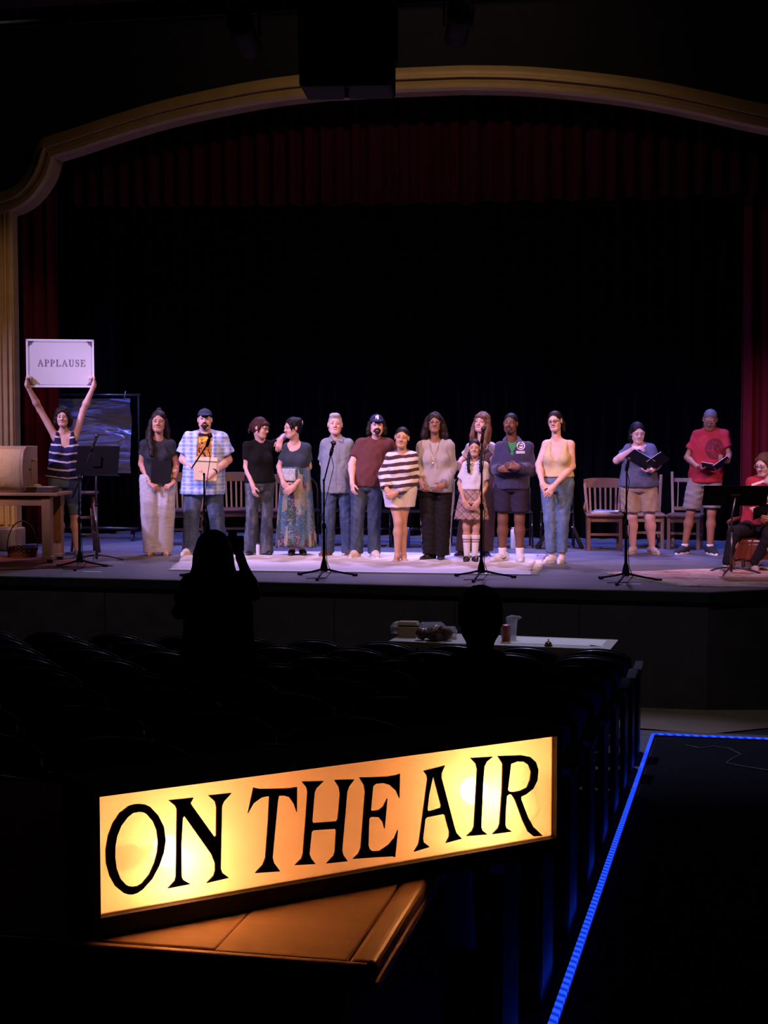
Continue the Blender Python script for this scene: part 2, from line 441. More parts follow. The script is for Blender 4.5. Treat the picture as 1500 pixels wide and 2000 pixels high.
# proscenium arch: the left half is traced, the right half mirrors it
px_path = [(-150, 408), (-90, 406), (-50, 404), (-20, 401), (8, 396), (33, 386), (53, 370), (70, 347), (80, 326), (87, 302), (92, 290),
           (150, 272), (213, 251), (320, 219), (427, 195), (533, 176), (640, 164), (775, 155)]
half = [at_y(u, v, YP) for u, v in px_path]
half = [Vector((p.x, YP, p.z)) for p in half if p.x < XC]
half2 = []
for i_ in range(len(half) - 1):
    p0_, p1_, p2_, p3_ = half[max(i_ - 1, 0)], half[i_], half[i_ + 1], half[min(i_ + 2, len(half) - 1)]
    for k_ in range(4):
        t_ = k_ / 4; half2.append(0.5 * ((2 * p1_) + (p2_ - p0_) * t_ + (2 * p0_ - 5 * p1_ + 4 * p2_ - p3_) * t_ ** 2 + (3 * p1_ - p0_ - 3 * p2_ + p3_) * t_ ** 3) if i_ not in (9, 10) else p1_ + (p2_ - p1_) * t_)
half = half2 + [half[-1]]
full = half + [Vector((XC, YP, max(p.z for p in half) + 0.005))] + [Vector((2 * XC - p.x, YP, p.z)) for p in reversed(half)]
def offset(path, d):
    out = []
    for i, p in enumerate(path):
        a = path[max(i - 1, 0)]; b = path[min(i + 1, len(path) - 1)]; tt = (b - a).normalized(); nn = Vector((-tt.z, 0, tt.x))
        out.append(p + nn * d)
    return out
# cross-section: (offset outwards, y towards the house)
sec = [(-0.145, 0.25), (-0.145, -0.02), (-0.115, -0.055), (-0.07, -0.06), (-0.035, -0.035), (-0.012, -0.04), (-0.004, -0.085), (0.018, -0.085), (0.026, -0.04), (0.05, -0.045), (0.09, -0.03), (0.14, 0.0), (0.15, 0.25)]
t = NT('gilded_plaster', 0.55, 0.15, spec=0.5); n = t.noise(5, 5)
t.col(t.mix(n, (0.25, 0.155, 0.065), (0.42, 0.28, 0.125))); t.bump(t.noise(40), 0.15); M_gilt = t.m
vs, fs = [], []
rows = [offset(full, d) for d, _ in sec]
for i in range(len(full)):
    for j, (d, yy) in enumerate(sec): vs.append((rows[j][i].x, YP + yy, rows[j][i].z))
m = len(sec)
for i in range(len(full) - 1):
    for j in range(m - 1): fs.append((i * m + j, (i + 1) * m + j, (i + 1) * m + j + 1, i * m + j + 1))
arch = struct(MB().add(vs, fs).build('trim_proscenium_arch', M_gilt))
mod = arch.modifiers.new('edge_split', 'EDGE_SPLIT'); mod.split_angle = math.radians(35)
arch.data.polygons.foreach_set('use_smooth', [True] * len(arch.data.polygons))
outer = offset(full, 0.13)
vs = [(p.x, YP + 0.1, p.z) for p in outer]; n0 = len(vs)
lim = [(max(-13.9, min(7.9, XC + (p.x - XC) * 3.2)), YP + 0.1, 8.8) for p in outer]
vs += lim
M_prosc = mat('proscenium_wall_paint', (0.011, 0.011, 0.016), 0.9, spec=0.1, var=0.3)
struct(MB().add(vs, [(i, i + 1, n0 + i + 1, n0 + i) for i in range(n0 - 1)]).build('wall_proscenium', M_prosc))
# tall plaster pilasters below the ends of the arch, and the dark wall outside them
ci = at_y(29, 700, YP).x; zc = at_y(13, 414, YP).z
for sgn in (-1, 1):
    pil = struct(empty('pillar_%s' % ('left' if sgn < 0 else 'right')))
    xi = ci if sgn < 0 else 2 * XC - ci
    X_ = lambda d: xi + sgn * d
    MB().box((X_(0.45), YP + 0.06, zc / 2), (0.90, 0.16, zc)).build('shaft', M_gilt, pil, bevel=0.012)
    for d0, w_, y_ in ((0.035, 0.05, -0.03), (0.10, 0.03, -0.045), (0.18, 0.08, -0.035), (0.30, 0.03, -0.045), (0.60, 0.5, -0.03)):
        MB().box((X_(d0 + w_ / 2 - 0.02), YP + y_ / 2 + 0.02, zc / 2 + 0.15), (w_, 0.09, zc - 0.32)).build('fillet', M_gilt, pil, bevel=0.012)
    MB().box((X_(0.45), YP + 0.01, 0.14), (0.98, 0.30, 0.28)).build('plinth', M_gilt, pil, bevel=0.02)
    struct(MB().box((X_(0.9 + 3.0), YP + 0.16, (zc + 0.2) / 2), (6.0, 0.1, zc + 0.2)).build('wall_beside_%s' % ('left' if sgn < 0 else 'right'), M_prosc))

# drapes
def drape(name, x0, x1, y, z0, z1, m, pleat=0.16, depth=0.055, seed=0, hem=0.0, zf=None):
    r = np.random.default_rng(seed); nx = max(12, int(abs(x1 - x0) / pleat * 10)); nz = 10
    vs, fs = [], []
    ph = np.cumsum(r.uniform(0.75, 1.25, nx + 1)) * (2 * PI / 10)
    am = np.interp(np.arange(nx + 1), np.arange(0, nx + 1, 5), r.uniform(0.5, 1.2, len(np.arange(0, nx + 1, 5))))
    for j in range(nz + 1):
        s = j / nz
        for i in range(nx + 1):
            zz0 = z0 + (zf(i / nx) if zf else 0) + hem * math.sin(ph[i] * 0.5)
            z = zz0 + (z1 - zz0) * s
            vs.append((x0 + (x1 - x0) * i / nx + 0.012 * math.sin(ph[i] * 1.7 + s * 2), y + depth * am[i] * math.sin(ph[i] + 0.5 * s) * (1 - 0.35 * s), z))
    for j in range(nz):
        for i in range(nx):
            a = j * (nx + 1) + i; fs.append((a, a + 1, a + nx + 2, a + nx + 1))
    o = MB().add(vs, fs).build(name, m, smooth=True)
    so = o.modifiers.new('thick', 'SOLIDIFY'); so.thickness = 0.006
    return o
def velvet(name, c, sheen=0.3):
    t = NT(name, 0.9, spec=0.1, sheen=sheen); n = t.noise(5, 4, t.scale((3, 3, 0.3)))
    t.b.inputs['Sheen Tint'].default_value = (*[min(1, v * 4) for v in c], 1)
    t.col(t.mix(n, dk(c, 0.7), dk(c, 1.3))); return t.m
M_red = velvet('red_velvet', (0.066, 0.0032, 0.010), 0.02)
M_red_shade = velvet('red_velvet_shaded', (0.030, 0.0022, 0.006), 0.0)  # same velvet, darkened to paint in the weaker light high up
M_blackv = velvet('black_velvet', (0.0010, 0.0010, 0.0013), 0.0)
a, b = at_y(130, 403, 18.15), at_y(1560, 376, 18.15)
tag(drape('stage_valance', a.x, b.x, 18.15, 0, 6.2, M_red_shade, 0.2, 0.06, 1, 0.02, lambda s: a.z + (b.z - a.z) * s - 0.05 * math.sin(PI * s)), 'long red velvet valance hanging under the gilded arch', 'curtain')
c = at_y(1447, 700, 18.35).x
tag(drape('stage_curtain', c, c + 1.9, 18.35, 0.02, 5.2, M_red, 0.17, 0.06, 2), 'red velvet stage curtain gathered beside the man in the red shirt', 'curtain')
c = at_y(116, 700, 18.35).x
tag(drape('stage_curtain', c - 0.75, c, 18.35, 0.02, 5.2, M_red, 0.17, 0.06, 3), 'red velvet stage curtain in shadow beside the gilded column', 'curtain')
tag(drape('back_drop', -11.5, 4.2, 20.95, 0.01, 6.6, M_blackv, 0.22, 0.07, 4), 'black velvet backdrop across the rear of the stage', 'curtain')
for xx in (-8.9, 1.75):
    o = drape('masking_leg', xx - 0.7, xx + 0.7, 20.4, 0.02, 6.4, M_blackv, 0.2, 0.06, 5)
    tag(o, 'black masking drape in the wing behind the %s' % ('sheet-music stand and hanging clear sheet' if xx < -5 else 'red curtain and the seated reader'), 'curtain')

# loudspeaker hanging in front of the arch
pc = at_y(680, 60, 9.2); k = ppm(pc)
sp = empty('hanging_loudspeaker', (pc.x, pc.y, pc.z), face_cam(pc) * 0.6, 'large black loudspeaker hanging from the ceiling before the arch', 'loudspeaker')
wd = 178 / k; M_spk = mat('loudspeaker_black', (0.004, 0.004, 0.005), 0.7, spec=0.2)
MB().box((0, 0, 0.12), (wd, 0.42, 0.98)).build('cabinet', M_spk, sp, bevel=0.02)
MB().box((0, -0.216, 0.12), (wd - 0.06, 0.012, 0.90)).build('grille', mat('grille_cloth', (0.006, 0.006, 0.007), 0.95, bump=0.5, bscale=300), sp)
for s in (-1, 1):
    MB().box((s * (wd / 2 + 0.012), 0, 0.25), (0.018, 0.16, 0.9)).build('bracket', M_spk, sp)
    MB().tube([(s * wd * 0.4, 0, 0.5), (s * wd * 0.4, 0, 7.19 - pc.z)], 0.01).build('hanging_chain', M_spk, sp)
MB().tube([(0.0, -0.1, -0.37), (0.0, -0.1, -0.41), (0.0, -0.1, -0.425)], [0.014, 0.012, 0.02]).build('indicator', mat('grey_metal', (0.25, 0.25, 0.27), 0.4, 0.8), sp)
# lighting pipe with two dark lanterns high in the frame
pp = at_y(520, 40, 11.0)
lp = empty('lighting_pipe', (pp.x, 11.0, pp.z), 0, 'dark ceiling pipe carrying lanterns above the arch', 'pipe')
MB().tube([(-4.2, 0, 0.08), (4.4, 0, 0.08)], 0.024, 10).build('pipe', M_spk, lp)
for xx in (-3.4, 0.55, 3.7): MB().tube([(xx, 0, 0.08), (xx, 0, 7.19 - pp.z)], 0.012).build('hanger', M_spk, lp)
for i, xx in enumerate((-0.15, 1.42)):
    L = empty('stage_lantern', (pp.x + xx, 11.0, pp.z + 0.04), 0.3 * i, 'dark stage lantern clamped to the pipe %s the loudspeaker' % ('to the near side of' if i == 0 else 'on the far side past'), 'lantern', 'lanterns on the ceiling pipe')
    L['label'] = ('dark stage lantern on the pipe at the brick-coloured patch', 'dark stage lantern on the pipe beyond the hanging loudspeaker')[i]
    MB().lathe([(0.05, -0.15), (0.085, -0.13), (0.085, 0.1), (0.1, 0.12), (0.1, 0.19), (0.085, 0.19)], 16, (0, 0, -0.16), Matrix.Rotation(math.radians(62), 3, 'X')).build('barrel', M_spk, L, True)
    MB().bar((-0.1, 0, -0.16), (-0.1, 0, 0.02), 0.012, 0.03).bar((0.1, 0, -0.16), (0.1, 0, 0.02), 0.012, 0.03).bar((-0.1, 0, 0.02), (0.1, 0, 0.02), 0.03, 0.012).build('yoke', M_spk, L)
    MB().box((0, 0, 0.04), (0.05, 0.05, 0.06)).build('clamp', M_spk, L, bevel=0.006)

# blue light strip round the aisle
t = NT('blue_led_tape', 0.5); xx_, yy_, zz_ = t.xyz()
per = t.ma('ADD', t.ma('MULTIPLY', yy_, 90.0), t.ma('MULTIPLY', xx_, 90.0))
wv = t.ma('MULTIPLY_ADD', t.ma('SINE', per), 0.4, 0.6)
t.col((0.01, 0.02, 0.2)); t.b.inputs['Emission Color'].default_value = (0.010, 0.055, 1, 1); t.put(t.b.inputs['Emission Strength'], t.ma('MULTIPLY', wv, 2.2))
M_led = t.m
M_ledbase = mat('led_channel', (0.04, 0.04, 0.05), 0.4, 0.6)
led = empty('led_strip_light', (0, 0, 0), 0, 'blue LED strip light edging the dark aisle carpet', 'strip light')
LX = -0.43
def ledrun(a, b, w):
    a, b = Vector(a), Vector(b); a.z = house_z(a.y); b.z = house_z(b.y)
    MB().bar(a + Vector((0, 0, 0.012)), b + Vector((0, 0, 0.012)), w + 0.008, 0.022, (0, 0, 1)).build('channel', M_ledbase, led)
    MB().bar(a + Vector((0, 0, 0.028)), b + Vector((0, 0, 0.028)), w, 0.012, (0, 0, 1)).build('tape', M_led, led)
ledrun((LX, 2.6, 0), (LX, 12.5, 0), 0.024)
ledrun((LX, 12.54, 0), (3.4, 12.54, 0), 0.024)
# ================================================================== people
def skin_mat(name, c):
    t = NT(name, 0.5, spec=0.35); n = t.noise(14, 3)
    t.col(t.mix(n, dk(c, 0.88), tuple(min(1, v * 1.1) for v in c)))
    t.b.inputs['Subsurface Weight'].default_value = 0.0
    return t.m
SK = {'fair': skin_mat('fair_skin', (0.68, 0.41, 0.33)), 'tan': skin_mat('tan_skin', (0.50, 0.26, 0.165)), 'olive': skin_mat('olive_skin', (0.52, 0.29, 0.19)),
      'brown': skin_mat('brown_skin', (0.27, 0.125, 0.07)), 'dark': skin_mat('dark_skin', (0.155, 0.066, 0.038)), 'bronze': skin_mat('bronze_skin', (0.30, 0.15, 0.09))}
LIP = {'fair': (0.50, 0.17, 0.15), 'tan': (0.40, 0.13, 0.11), 'olive': (0.40, 0.15, 0.12), 'brown': (0.22, 0.07, 0.06), 'dark': (0.17, 0.06, 0.05), 'bronze': (0.23, 0.09, 0.07)}
M_sclera = mat('eye_white', (0.42, 0.38, 0.36), 0.3, var=0)
M_iris = mat('eye_dark', (0.02, 0.012, 0.008), 0.25, var=0)
M_teeth = mat('teeth', (0.75, 0.70, 0.64), 0.3, var=0)
def hair_mat(name, c, c2=None, rough=0.45):
    t = NT(name, 0.55, spec=0.22); n = t.noise(70, 3, t.scale((1, 1, 0.12)))
    t.col(t.mix(n, dk(c, 0.6), c2 or dk(c, 1.7))); t.bump(n, 0.8, 0.006); return t.m
HAIR = {'black': hair_mat('black_hair', (0.0065, 0.0055, 0.0065)), 'dark': hair_mat('dark_brown_hair', (0.014, 0.0075, 0.006)), 'brown': hair_mat('brown_hair', (0.085, 0.040, 0.022)),
        'auburn': hair_mat('auburn_hair', (0.040, 0.012, 0.010)), 'grey': hair_mat('grey_hair', (0.34, 0.32, 0.31)), 'light': hair_mat('light_brown_hair', (0.13, 0.065, 0.036)), 'salt': hair_mat('cropped_grey_hair', (0.10, 0.095, 0.10))}
def cloth(name, c, var=0.16, vs=9.0, rough=0.92, sheen=0.0, bscale=420):
    t = NT(name, rough, spec=0.08 if max(c) < 0.06 else 0.18, sheen=sheen); n = t.noise(vs, 4)
    t.col(t.mix(n, dk(c, 1 - var), dk(c, 1 + var))); t.bump(t.noise(bscale, 1), 0.12, 0.002); return t.m
def denim(name, c, fade=(0.30, 0.36, 0.46), amt=0.55):
    c = dk(c, 0.72); fade = dk(fade, 0.75)
    t = NT(name, 0.9, spec=0.12); n = t.noise(5, 4, t.scale((2.5, 1.2, 0.9)), 0.6); m = t.ramp(n, [(0.45, (0, 0, 0)), (0.75, (1, 1, 1))])
    w = t.noise(160, 1, t.scale((1, 1, 0.2)))
    t.col(t.mix(t.ma('MULTIPLY', m, amt), t.mix(w, dk(c, 0.8), dk(c, 1.2)), fade)); t.bump(w, 0.1, 0.002); return t.m

def rotm(yaw=0, pitch=0, roll=0):
    """yaw > 0 turns the face to +x (image right); pitch > 0 nods down; roll > 0 tips the crown to +x"""
    y, p, r = (math.radians(v) for v in (yaw, pitch, roll))
    Rz = np.array(Matrix.Rotation(y, 3, 'Z')); Rx = np.array(Matrix.Rotation(p, 3, 'X')); Ry = np.array(Matrix.Rotation(r, 3, 'Y'))
    return Rz @ Ry @ Rx
def xf(prims, R, c, s):
    """head-local prims -> body space"""
    out = []
    for p in prims:
        q = dict(p); q['a'] = R @ (p['a'] * s) + c; q['b'] = R @ (p['b'] * s) + c; q['ra'] = p['ra'] * s; q['rb'] = p['rb'] * s; q['k'] = p['k'] * s
        q['an'] = [(R @ v, a) for v, a in p['an']]; q['clip'] = [(R @ (o * s) + c, R @ n) for o, n in p['clip']]; out.append(q)
    return out
nrm = lambda v: np.array(v, float) / np.linalg.norm(v)

class Person:
    def __init__(s, label, u0, vf, head, sh, el, ha, feet, hy=(0, 0, 0), tw=0, pel=None, g=1.0, ga=1.0, gl=1.0, sex='f', skin='fair', bust=1.0, belly=0.0,
                 knees=None, hip_v=None, base=None, yface=None, lean=0.0, handdir=(None, None), curl=(0.5, 0.5), eye=True, group='people lined up on the stage', palm=(None, None), seated=False, bare=False, armsc=1.0, neckw=1.0, smile=0.5):
        s.base = base if base is not None else at_z(u0, vf); s.K = ppm(s.base + Vector((0, 0, 0.9))); s.u0, s.vf = u0, vf
        K = s.K; s.sex, s.g, s.ga, s.gl = sex, g, ga, gl; s.skin = skin; s.seated = seated
        s.root = empty('person', s.base, face_cam(s.base) if yface is None else yface, label, 'person', group)
        L = s.L
        s.zt = (vf - head[1]) / K; s.hs = (head[2] - head[1]) / K / 0.243; s.H = s.zt
        s.q = (s.H if not seated else s.hs * 1.68) / 1.68; q = s.q
        s.tw = math.radians(tw); s.sx = np.array((math.cos(s.tw), math.sin(s.tw), 0)); s.fw = np.array((math.sin(s.tw), -math.cos(s.tw), 0))
        s.hc = L(head[0], head[2], -0.035 - lean * 0.3) + np.array((0, 0, 0.113 * s.hs)); s.hR = rotm(*hy)
        # torso landmarks
        uL, uR, v = sh; w = 0.5 * (uR - uL) / K; ins = 0.050 * q * ga
        mid = L((uL + uR) / 2, v, -lean); s.shm = mid
        j = max(0.02, (w - ins)) / max(0.35, abs(math.cos(s.tw)))
        zs = mid[2] - 0.062 * q
        s.S = [mid - s.sx * j + (0, 0, 0), mid + s.sx * j]
        for p in s.S: p[2] = zs
        pu = pel if pel is not None else (feet[0][0] + feet[1][0]) / 2
        hz = 0.520 * s.H if hip_v is None else (vf - hip_v) / K
        s.pel = L(pu, 0, 0.0); s.pel[2] = hz
        hw = (0.088 if sex == 'f' else 0.086) * q * (0.6 + 0.4 * g)
        s.hip = [s.pel - s.sx * hw, s.pel + s.sx * hw]
        s.E = [np.array(L(*e)) for e in el]; s.Hd = [np.array(L(*h)) for h in ha]
        s.fy = [math.radians(f[2]) if len(f) > 2 else 0 for f in feet]
        s.A = []; s.Kn = []
        for i, f in enumerate(feet):
            y = f[3] if len(f) > 3 else 0.0
            a = L(f[0], 0, y); a[2] = 0.075 * q; s.A.append(a)
            if knees: s.Kn.append(L(*knees[i]))
            else:
                k = s.hip[i] * 0.47 + a * 0.53 + s.fw * 0.025; k[2] = 0.285 * s.H; s.Kn.append(k)
        s.neck = np.array((s.hc[0] * 0.55 + mid[0] * 0.45, 0.01 - lean, zs + 0.066 * q))
        # torso prims
        sp = lambda z: s.pel + (mid - s.pel) * ((z - hz) / (zs - hz))
        T = zs - hz; f = s.fw; fl = 0.74 if not belly else 0.82
        cr = (0.128 if sex == 'f' else 0.142) * q * g; wr = (0.116 if sex == 'f' else 0.134) * q * g; hr = (0.158 if sex == 'f' else 0.146) * q * (0.35 + 0.65 * g)
        def pt(fr, dy=0.0): p = sp(hz + T * fr); p = np.array((p[0], p[1], hz + T * fr)); return p - f * dy
        s.pt = pt
        an = [(f, fl)]
        s.torso = [cone(pt(0.74), pt(0.62), cr, cr * 1.0, 0.04, an), cone(pt(0.62), pt(0.36), cr, wr, 0.05, an), cone(pt(0.36), pt(0.06), wr, hr, 0.05, an), cone(pt(0.06), pt(-0.02), hr, hr * 0.96, 0.03, an, [(pt(-0.02) - np.array((0, 0, 0.075 * q)), (0, 0, -1))])]
        s.torso[2]['clip'] = s.torso[3]['clip']
        s.torso += [cone(pt(0.90, 0.0), s.S[i], 0.050 * q * ga, 0.038 * q * ga, 0.04) for i in (0, 1)]
        s.torso += [cone(s.neck + (0, 0.012, -0.005), s.S[i] * 0.75 + s.neck * 0.25 - (0, 0, 0.010), 0.034 * q, 0.036 * q * ga, 0.04) for i in (0, 1)]
        if sex == 'f' and bust:
            for sg in (-1, 1): s.torso.append(ell(pt(0.64) + s.sx * sg * 0.068 * q * g + f * cr * 0.60, (0.062 * q * bust,) * 3, 0.04))
        if belly: s.torso.append(ell(pt(0.30) + f * wr * 0.45, (wr * 0.95, wr * 0.9 * (0.6 + belly * 0.4), wr * 1.05), 0.06))
        # arms and legs
        s.arm, s.fore, s.wr, s.hd = [], [], [], []
        for i in (0, 1):
            S, E_, Hc = s.S[i], s.E[i], s.Hd[i]
            d = nrm(Hc - E_) if handdir[i] is None else nrm(handdir[i])
            W = Hc - d * 0.062 * q; s.wr.append(W); s.hd.append(d)
            s.arm.append([cone(S, E_, 0.043 * q * ga, 0.0345 * q * ga, 0.03)])
            mf = E_ + (W - E_) * 0.3
            s.fore.append([cone(E_, mf, 0.0345 * q * ga, 0.0375 * q * ga, 0.02), cone(mf, W - nrm(W - E_) * 0.015, 0.038 * q * ga, 0.0235 * q * (0.5 + 0.5 * ga), 0.02)])
        s.leg = []
        for i in (0, 1):
            Hp, Kk, A = s.hip[i], s.Kn[i], s.A[i]; c = Kk + (A - Kk) * 0.32 - s.fw * 0.012
            s.leg.append([cone(Hp, Kk, 0.088 * q * gl, 0.054 * q * gl, 0.03), cone(Kk, c, 0.050 * q * gl, 0.056 * q * gl, 0.03), cone(c, A, 0.055 * q * gl, 0.034 * q * (0.5 + 0.5 * gl), 0.03)])
            if bare:
                dv = np.array((math.sin(s.fy[i]), -math.cos(s.fy[i]), 0))
                s.leg[-1] += [cone(A - (0, 0, 0.02), A + dv * 0.02 - (0, 0, A[2] - 0.03), 0.036 * q, 0.032 * q, 0.02), cone(A + dv * 0.03 - (0, 0, A[2] - 0.045), A + dv * 0.15 * q - (0, 0, A[2] - 0.022), 0.034 * q, 0.022 * q, 0.03, [(np.array((0, 0, 1.0)), 0.85)])]
                side = np.cross(dv, (0, 0, 1)); 
                for tt in range(5): s.leg[-1].append(cone(A + dv * 0.14 * q + side * (tt - 2) * 0.013 - (0, 0, A[2] - 0.016), A + dv * (0.185 - 0.008 * abs(tt - 1)) * q + side * (tt - 2) * 0.015 - (0, 0, A[2] - 0.013), 0.011, 0.010, 0.006))
        s.curl = curl; s.palm = palm
        h = s.headprims()
        body = s.torso + s.arm[0] + s.arm[1] + s.fore[0] + s.fore[1] + s.leg[0] + s.leg[1] + [cone(s.neck, s.neckpt(), 0.052 * s.hs * neckw, 0.050 * s.hs * neckw, 0.03)]
        gb = surf(body, 0.0125)
        gh = surf(h + [cone(s.neck - (0, 0, 0.02), s.neckpt(), 0.053 * s.hs * neckw, 0.051 * s.hs * neckw, 0.02)], 0.0055)
        hn = [surf(s.handprims(i), 0.0046, pad=0.015) for i in (0, 1)]
        V, Q = merge(gb, gh, *hn)
        s.body = link('body', np_mesh('body', V, Q, SK[skin]), s.root)
        if eye: s.face(smile)
    def L(s, u, v, y=0.0): return np.array(((u - s.u0) / s.K, y, (s.vf - v) / s.K))
    def h2b(s, p): return s.hR @ (np.array(p, float) * s.hs) + s.hc
    def neckpt(s): return s.h2b((0, 0.022, -0.055))
    def headprims(s):
        m = s.sex == 'm'; jw = 1.10 if m else 1.0
        H = [ell((0, 0.014, 0.030), (0.0735, 0.090, 0.080), 0.02), ell((0, -0.026, -0.032), (0.0585 * jw, 0.058, 0.076), 0.035),
             ell((0, -0.052, -0.090), (0.030 * jw, 0.026, 0.021), 0.035), cone((-0.034, -0.074, 0.016), (0.034, -0.074, 0.016), 0.0135, k=0.02)]
        for sg in (-1, 1):
            H += [ell((sg * 0.036, -0.056, -0.038), (0.022, 0.022, 0.024), 0.022), ell((sg * 0.0765 * (1.02 if m else 1), 0.008, -0.008), (0.009, 0.018, 0.031), 0.008),
                  cone((sg * 0.046 * jw, -0.01, -0.064), (sg * 0.018, -0.055, -0.096), 0.0165 * jw, k=0.03)]
        H += [cone((0, -0.084, 0.006), (0, -0.1025, -0.030), 0.0070, 0.0105, 0.012)]
        H += [ell((sg * 0.0115, -0.093, -0.034), (0.008, 0.009, 0.007), 0.008) for sg in (-1, 1)]
        H += [ell((sg * 0.031, -0.101, -0.001), (0.0165, 0.015, 0.0105), 0.010, neg=True) for sg in (-1, 1)]
        return xf(H, s.hR, s.hc, s.hs)
    def handprims(s, i):
        q = s.q * 0.98; W, d = s.wr[i], s.hd[i]
        n = s.palm[i]
        if n is None:   # palm looks inward/backward
            n = np.array((1.0 if i == 0 else -1.0, 0.55, 0.0))
        n = np.array(n, float); n = n - d * n.dot(d); n = nrm(n); sd = np.cross(d, n)
        if i == 1: sd = -sd
        fd = nrm(W - s.E[i]); wr_ = 0.5 + 0.5 * s.ga
        P = [cone(W - fd * 0.060 * q, W + d * 0.004 * q, 0.0285 * q * wr_, 0.0262 * q * wr_, 0.02), cone(W, W + d * 0.03 * q, 0.0262 * q, 0.027 * q, 0.02, [(n, 0.8)])]
        P += [cone(W + d * 0.02 * q + sd * 0.010, W + d * 0.080 * q + sd * 0.018 * q, 0.026 * q, 0.024 * q, 0.015, [(n, 0.5)]), cone(W + d * 0.02 * q - sd * 0.010, W + d * 0.074 * q - sd * 0.02 * q, 0.024 * q, 0.021 * q, 0.015, [(n, 0.5)])]
        c = s.curl[i]
        for o, Lf in ((0.031, 0.070), (0.0105, 0.078), (-0.010, 0.073), (-0.030, 0.058)):
            b = W + d * (0.082 - abs(o - 0.01) * 0.12) * q + sd * o * q; ang = 0.25 * c
            for seg, fr in enumerate((0.45, 0.32, 0.25)):
                ang += c * (0.55, 0.75, 0.5)[seg]; dd = d * math.cos(ang) + n * math.sin(ang) + sd * o * 1.2
                e = b + dd * Lf * fr * q; P.append(cone(b, e, (0.0092, 0.0086, 0.008)[seg] * q, (0.0086, 0.008, 0.007)[seg] * q, 0.004)); b = e
        b = W + d * 0.022 * q + sd * 0.026 * q + n * 0.006
        for seg, dd in enumerate((d * 0.62 + sd * 0.66 + n * 0.30, d * 0.85 + sd * 0.25 + n * (0.35 + 0.3 * c))):
            e = b + nrm(dd) * (0.044, 0.034)[seg] * q; P.append(cone(b, e, (0.0125, 0.0100)[seg] * q, (0.0105, 0.0082)[seg] * q, 0.008)); b = e
        return P
    def part(s, name, V, Q, m, parent=None): return link(name, np_mesh(name, V, Q, m), parent or s.root)
    def face(s, smile):
        hm = s.hs; R = Matrix([list(r) for r in s.hR])
        for sg in (-1, 1):
            e = MB().ball(s.h2b((sg * 0.031, -0.0815, -0.0015)), 0.0115 * hm, 10, (1.1, 0.7, 0.42), R).build('eye', M_sclera, s.body, True)
            MB().ball(s.h2b((sg * 0.030, -0.0875, -0.001)), 0.0066 * hm, 8, (1, 0.45, 0.78), R).build('iris', M_iris, e, True)
        s.lips = MB().tube([s.h2b(p) for p in ((-0.027, -0.0745, -0.0600 + 0.007 * smile), (-0.014, -0.0850, -0.0640), (0, -0.0880, -0.0655), (0.014, -0.0850, -0.0640), (0.027, -0.0745, -0.0600 + 0.007 * smile))],
                           [0.0022 * hm, 0.0048 * hm, 0.0056 * hm, 0.0048 * hm, 0.0022 * hm], 8).build('lips', mat('lips_' + s.skin, LIP[s.skin], 0.4, var=0.05), s.body, True)
    def brows(s, m):
        for sg in (-1, 1):
            MB().tube([s.h2b(p) for p in ((sg * 0.014, -0.0895, 0.0200), (sg * 0.028, -0.0885, 0.0225), (sg * 0.045, -0.0785, 0.0165))], [0.0034 * s.hs, 0.0034 * s.hs, 0.0016 * s.hs], 6).build('eyebrow', m, s.body, True)
    # ---------------------------------------------------------- hair
    def hair(s, colour, prims, h=0.0068, amp=0.003, wl=0.03, name='hair', stretch=(1, 1, 0.25), brow=True, label=None):
        P = xf(prims, s.hR, s.hc, s.hs)
        V, Q = surf(P, h); V = wrinkle(V, Q, amp, wl, len(prims), stretch, 6)
        o = s.part(name, V, Q, HAIR[colour]); s.hm = HAIR[colour]
        if brow: s.brows(HAIR[colour if colour not in ('grey', 'light', 'salt') else 'brown'])
        return o
    # ---------------------------------------------------------- clothes
    def sleeve(s, i, frac, off, k=0.03, cuff=0.0, flare=0.0):
        """prims of a sleeve; frac < 1 ends on the upper arm, up to 2 ends at the wrist"""
        S, E_, W = s.S[i], s.E[i], s.wr[i]; P = []; sgn = -1 if i == 0 else 1
        S = S - s.sx * sgn * 0.012 * s.q - np.array((0, 0, 0.010 * s.q))
        a = 0.046 * s.q * s.ga + off
        if frac <= 1:
            e = S + (E_ - S) * frac; d = nrm(E_ - S)
            P.append(cone(S, e + d * 0.03, a, a * 0.93 + flare, k, clip=[(e, d)]))
        else:
            b = 0.040 * s.q * s.ga + off; P.append(cone(S, E_, a, b * 1.03, k))
            e = E_ + (W - E_) * (frac - 1); d = nrm(W - E_); c = 0.030 * s.q + off * 0.8 + flare
            P.append(cone(E_, e + d * 0.02, b * 1.03, c, k, clip=[(e, d)]))
            if cuff: P.append(cone(e - d * 0.05, e + d * 0.02, c * 0.8, c * 0.8, 0.01, clip=[(e, d)]))
        return P
    def top(s, name, m, hem_v, frac=(0.55, 0.55), off=0.014, flare=0.02, neck=0.075, neck_drop=0.0, neckf=0.03, extra=(), amp=0.0035, sleeve_off=0.008, hem_tilt=0.0, sl_flare=0.006, sleeves=True, h=0.0105, drop=0.0, tank=False, cuff=0.0, wl=0.085):
        zh = (s.vf - hem_v) / s.K; q = s.q
        cl = [((s.pt(0)[0], 0, zh), nrm((hem_tilt, 0, -1)))]
        P = infl(s.torso if not tank else s.torso[:4] + s.torso[8:], off, 0.04, cl)
        # the hanging front and back of the cloth
        rb = max(s.torso[1]['ra'], s.torso[3]['ra'] * (1.0 if zh < s.pt(0.12)[2] else 0.88)) + off + flare
        bot = s.pt((zh - s.pt(0)[2]) / (s.pt(1)[2] - s.pt(0)[2]) - 0.03)
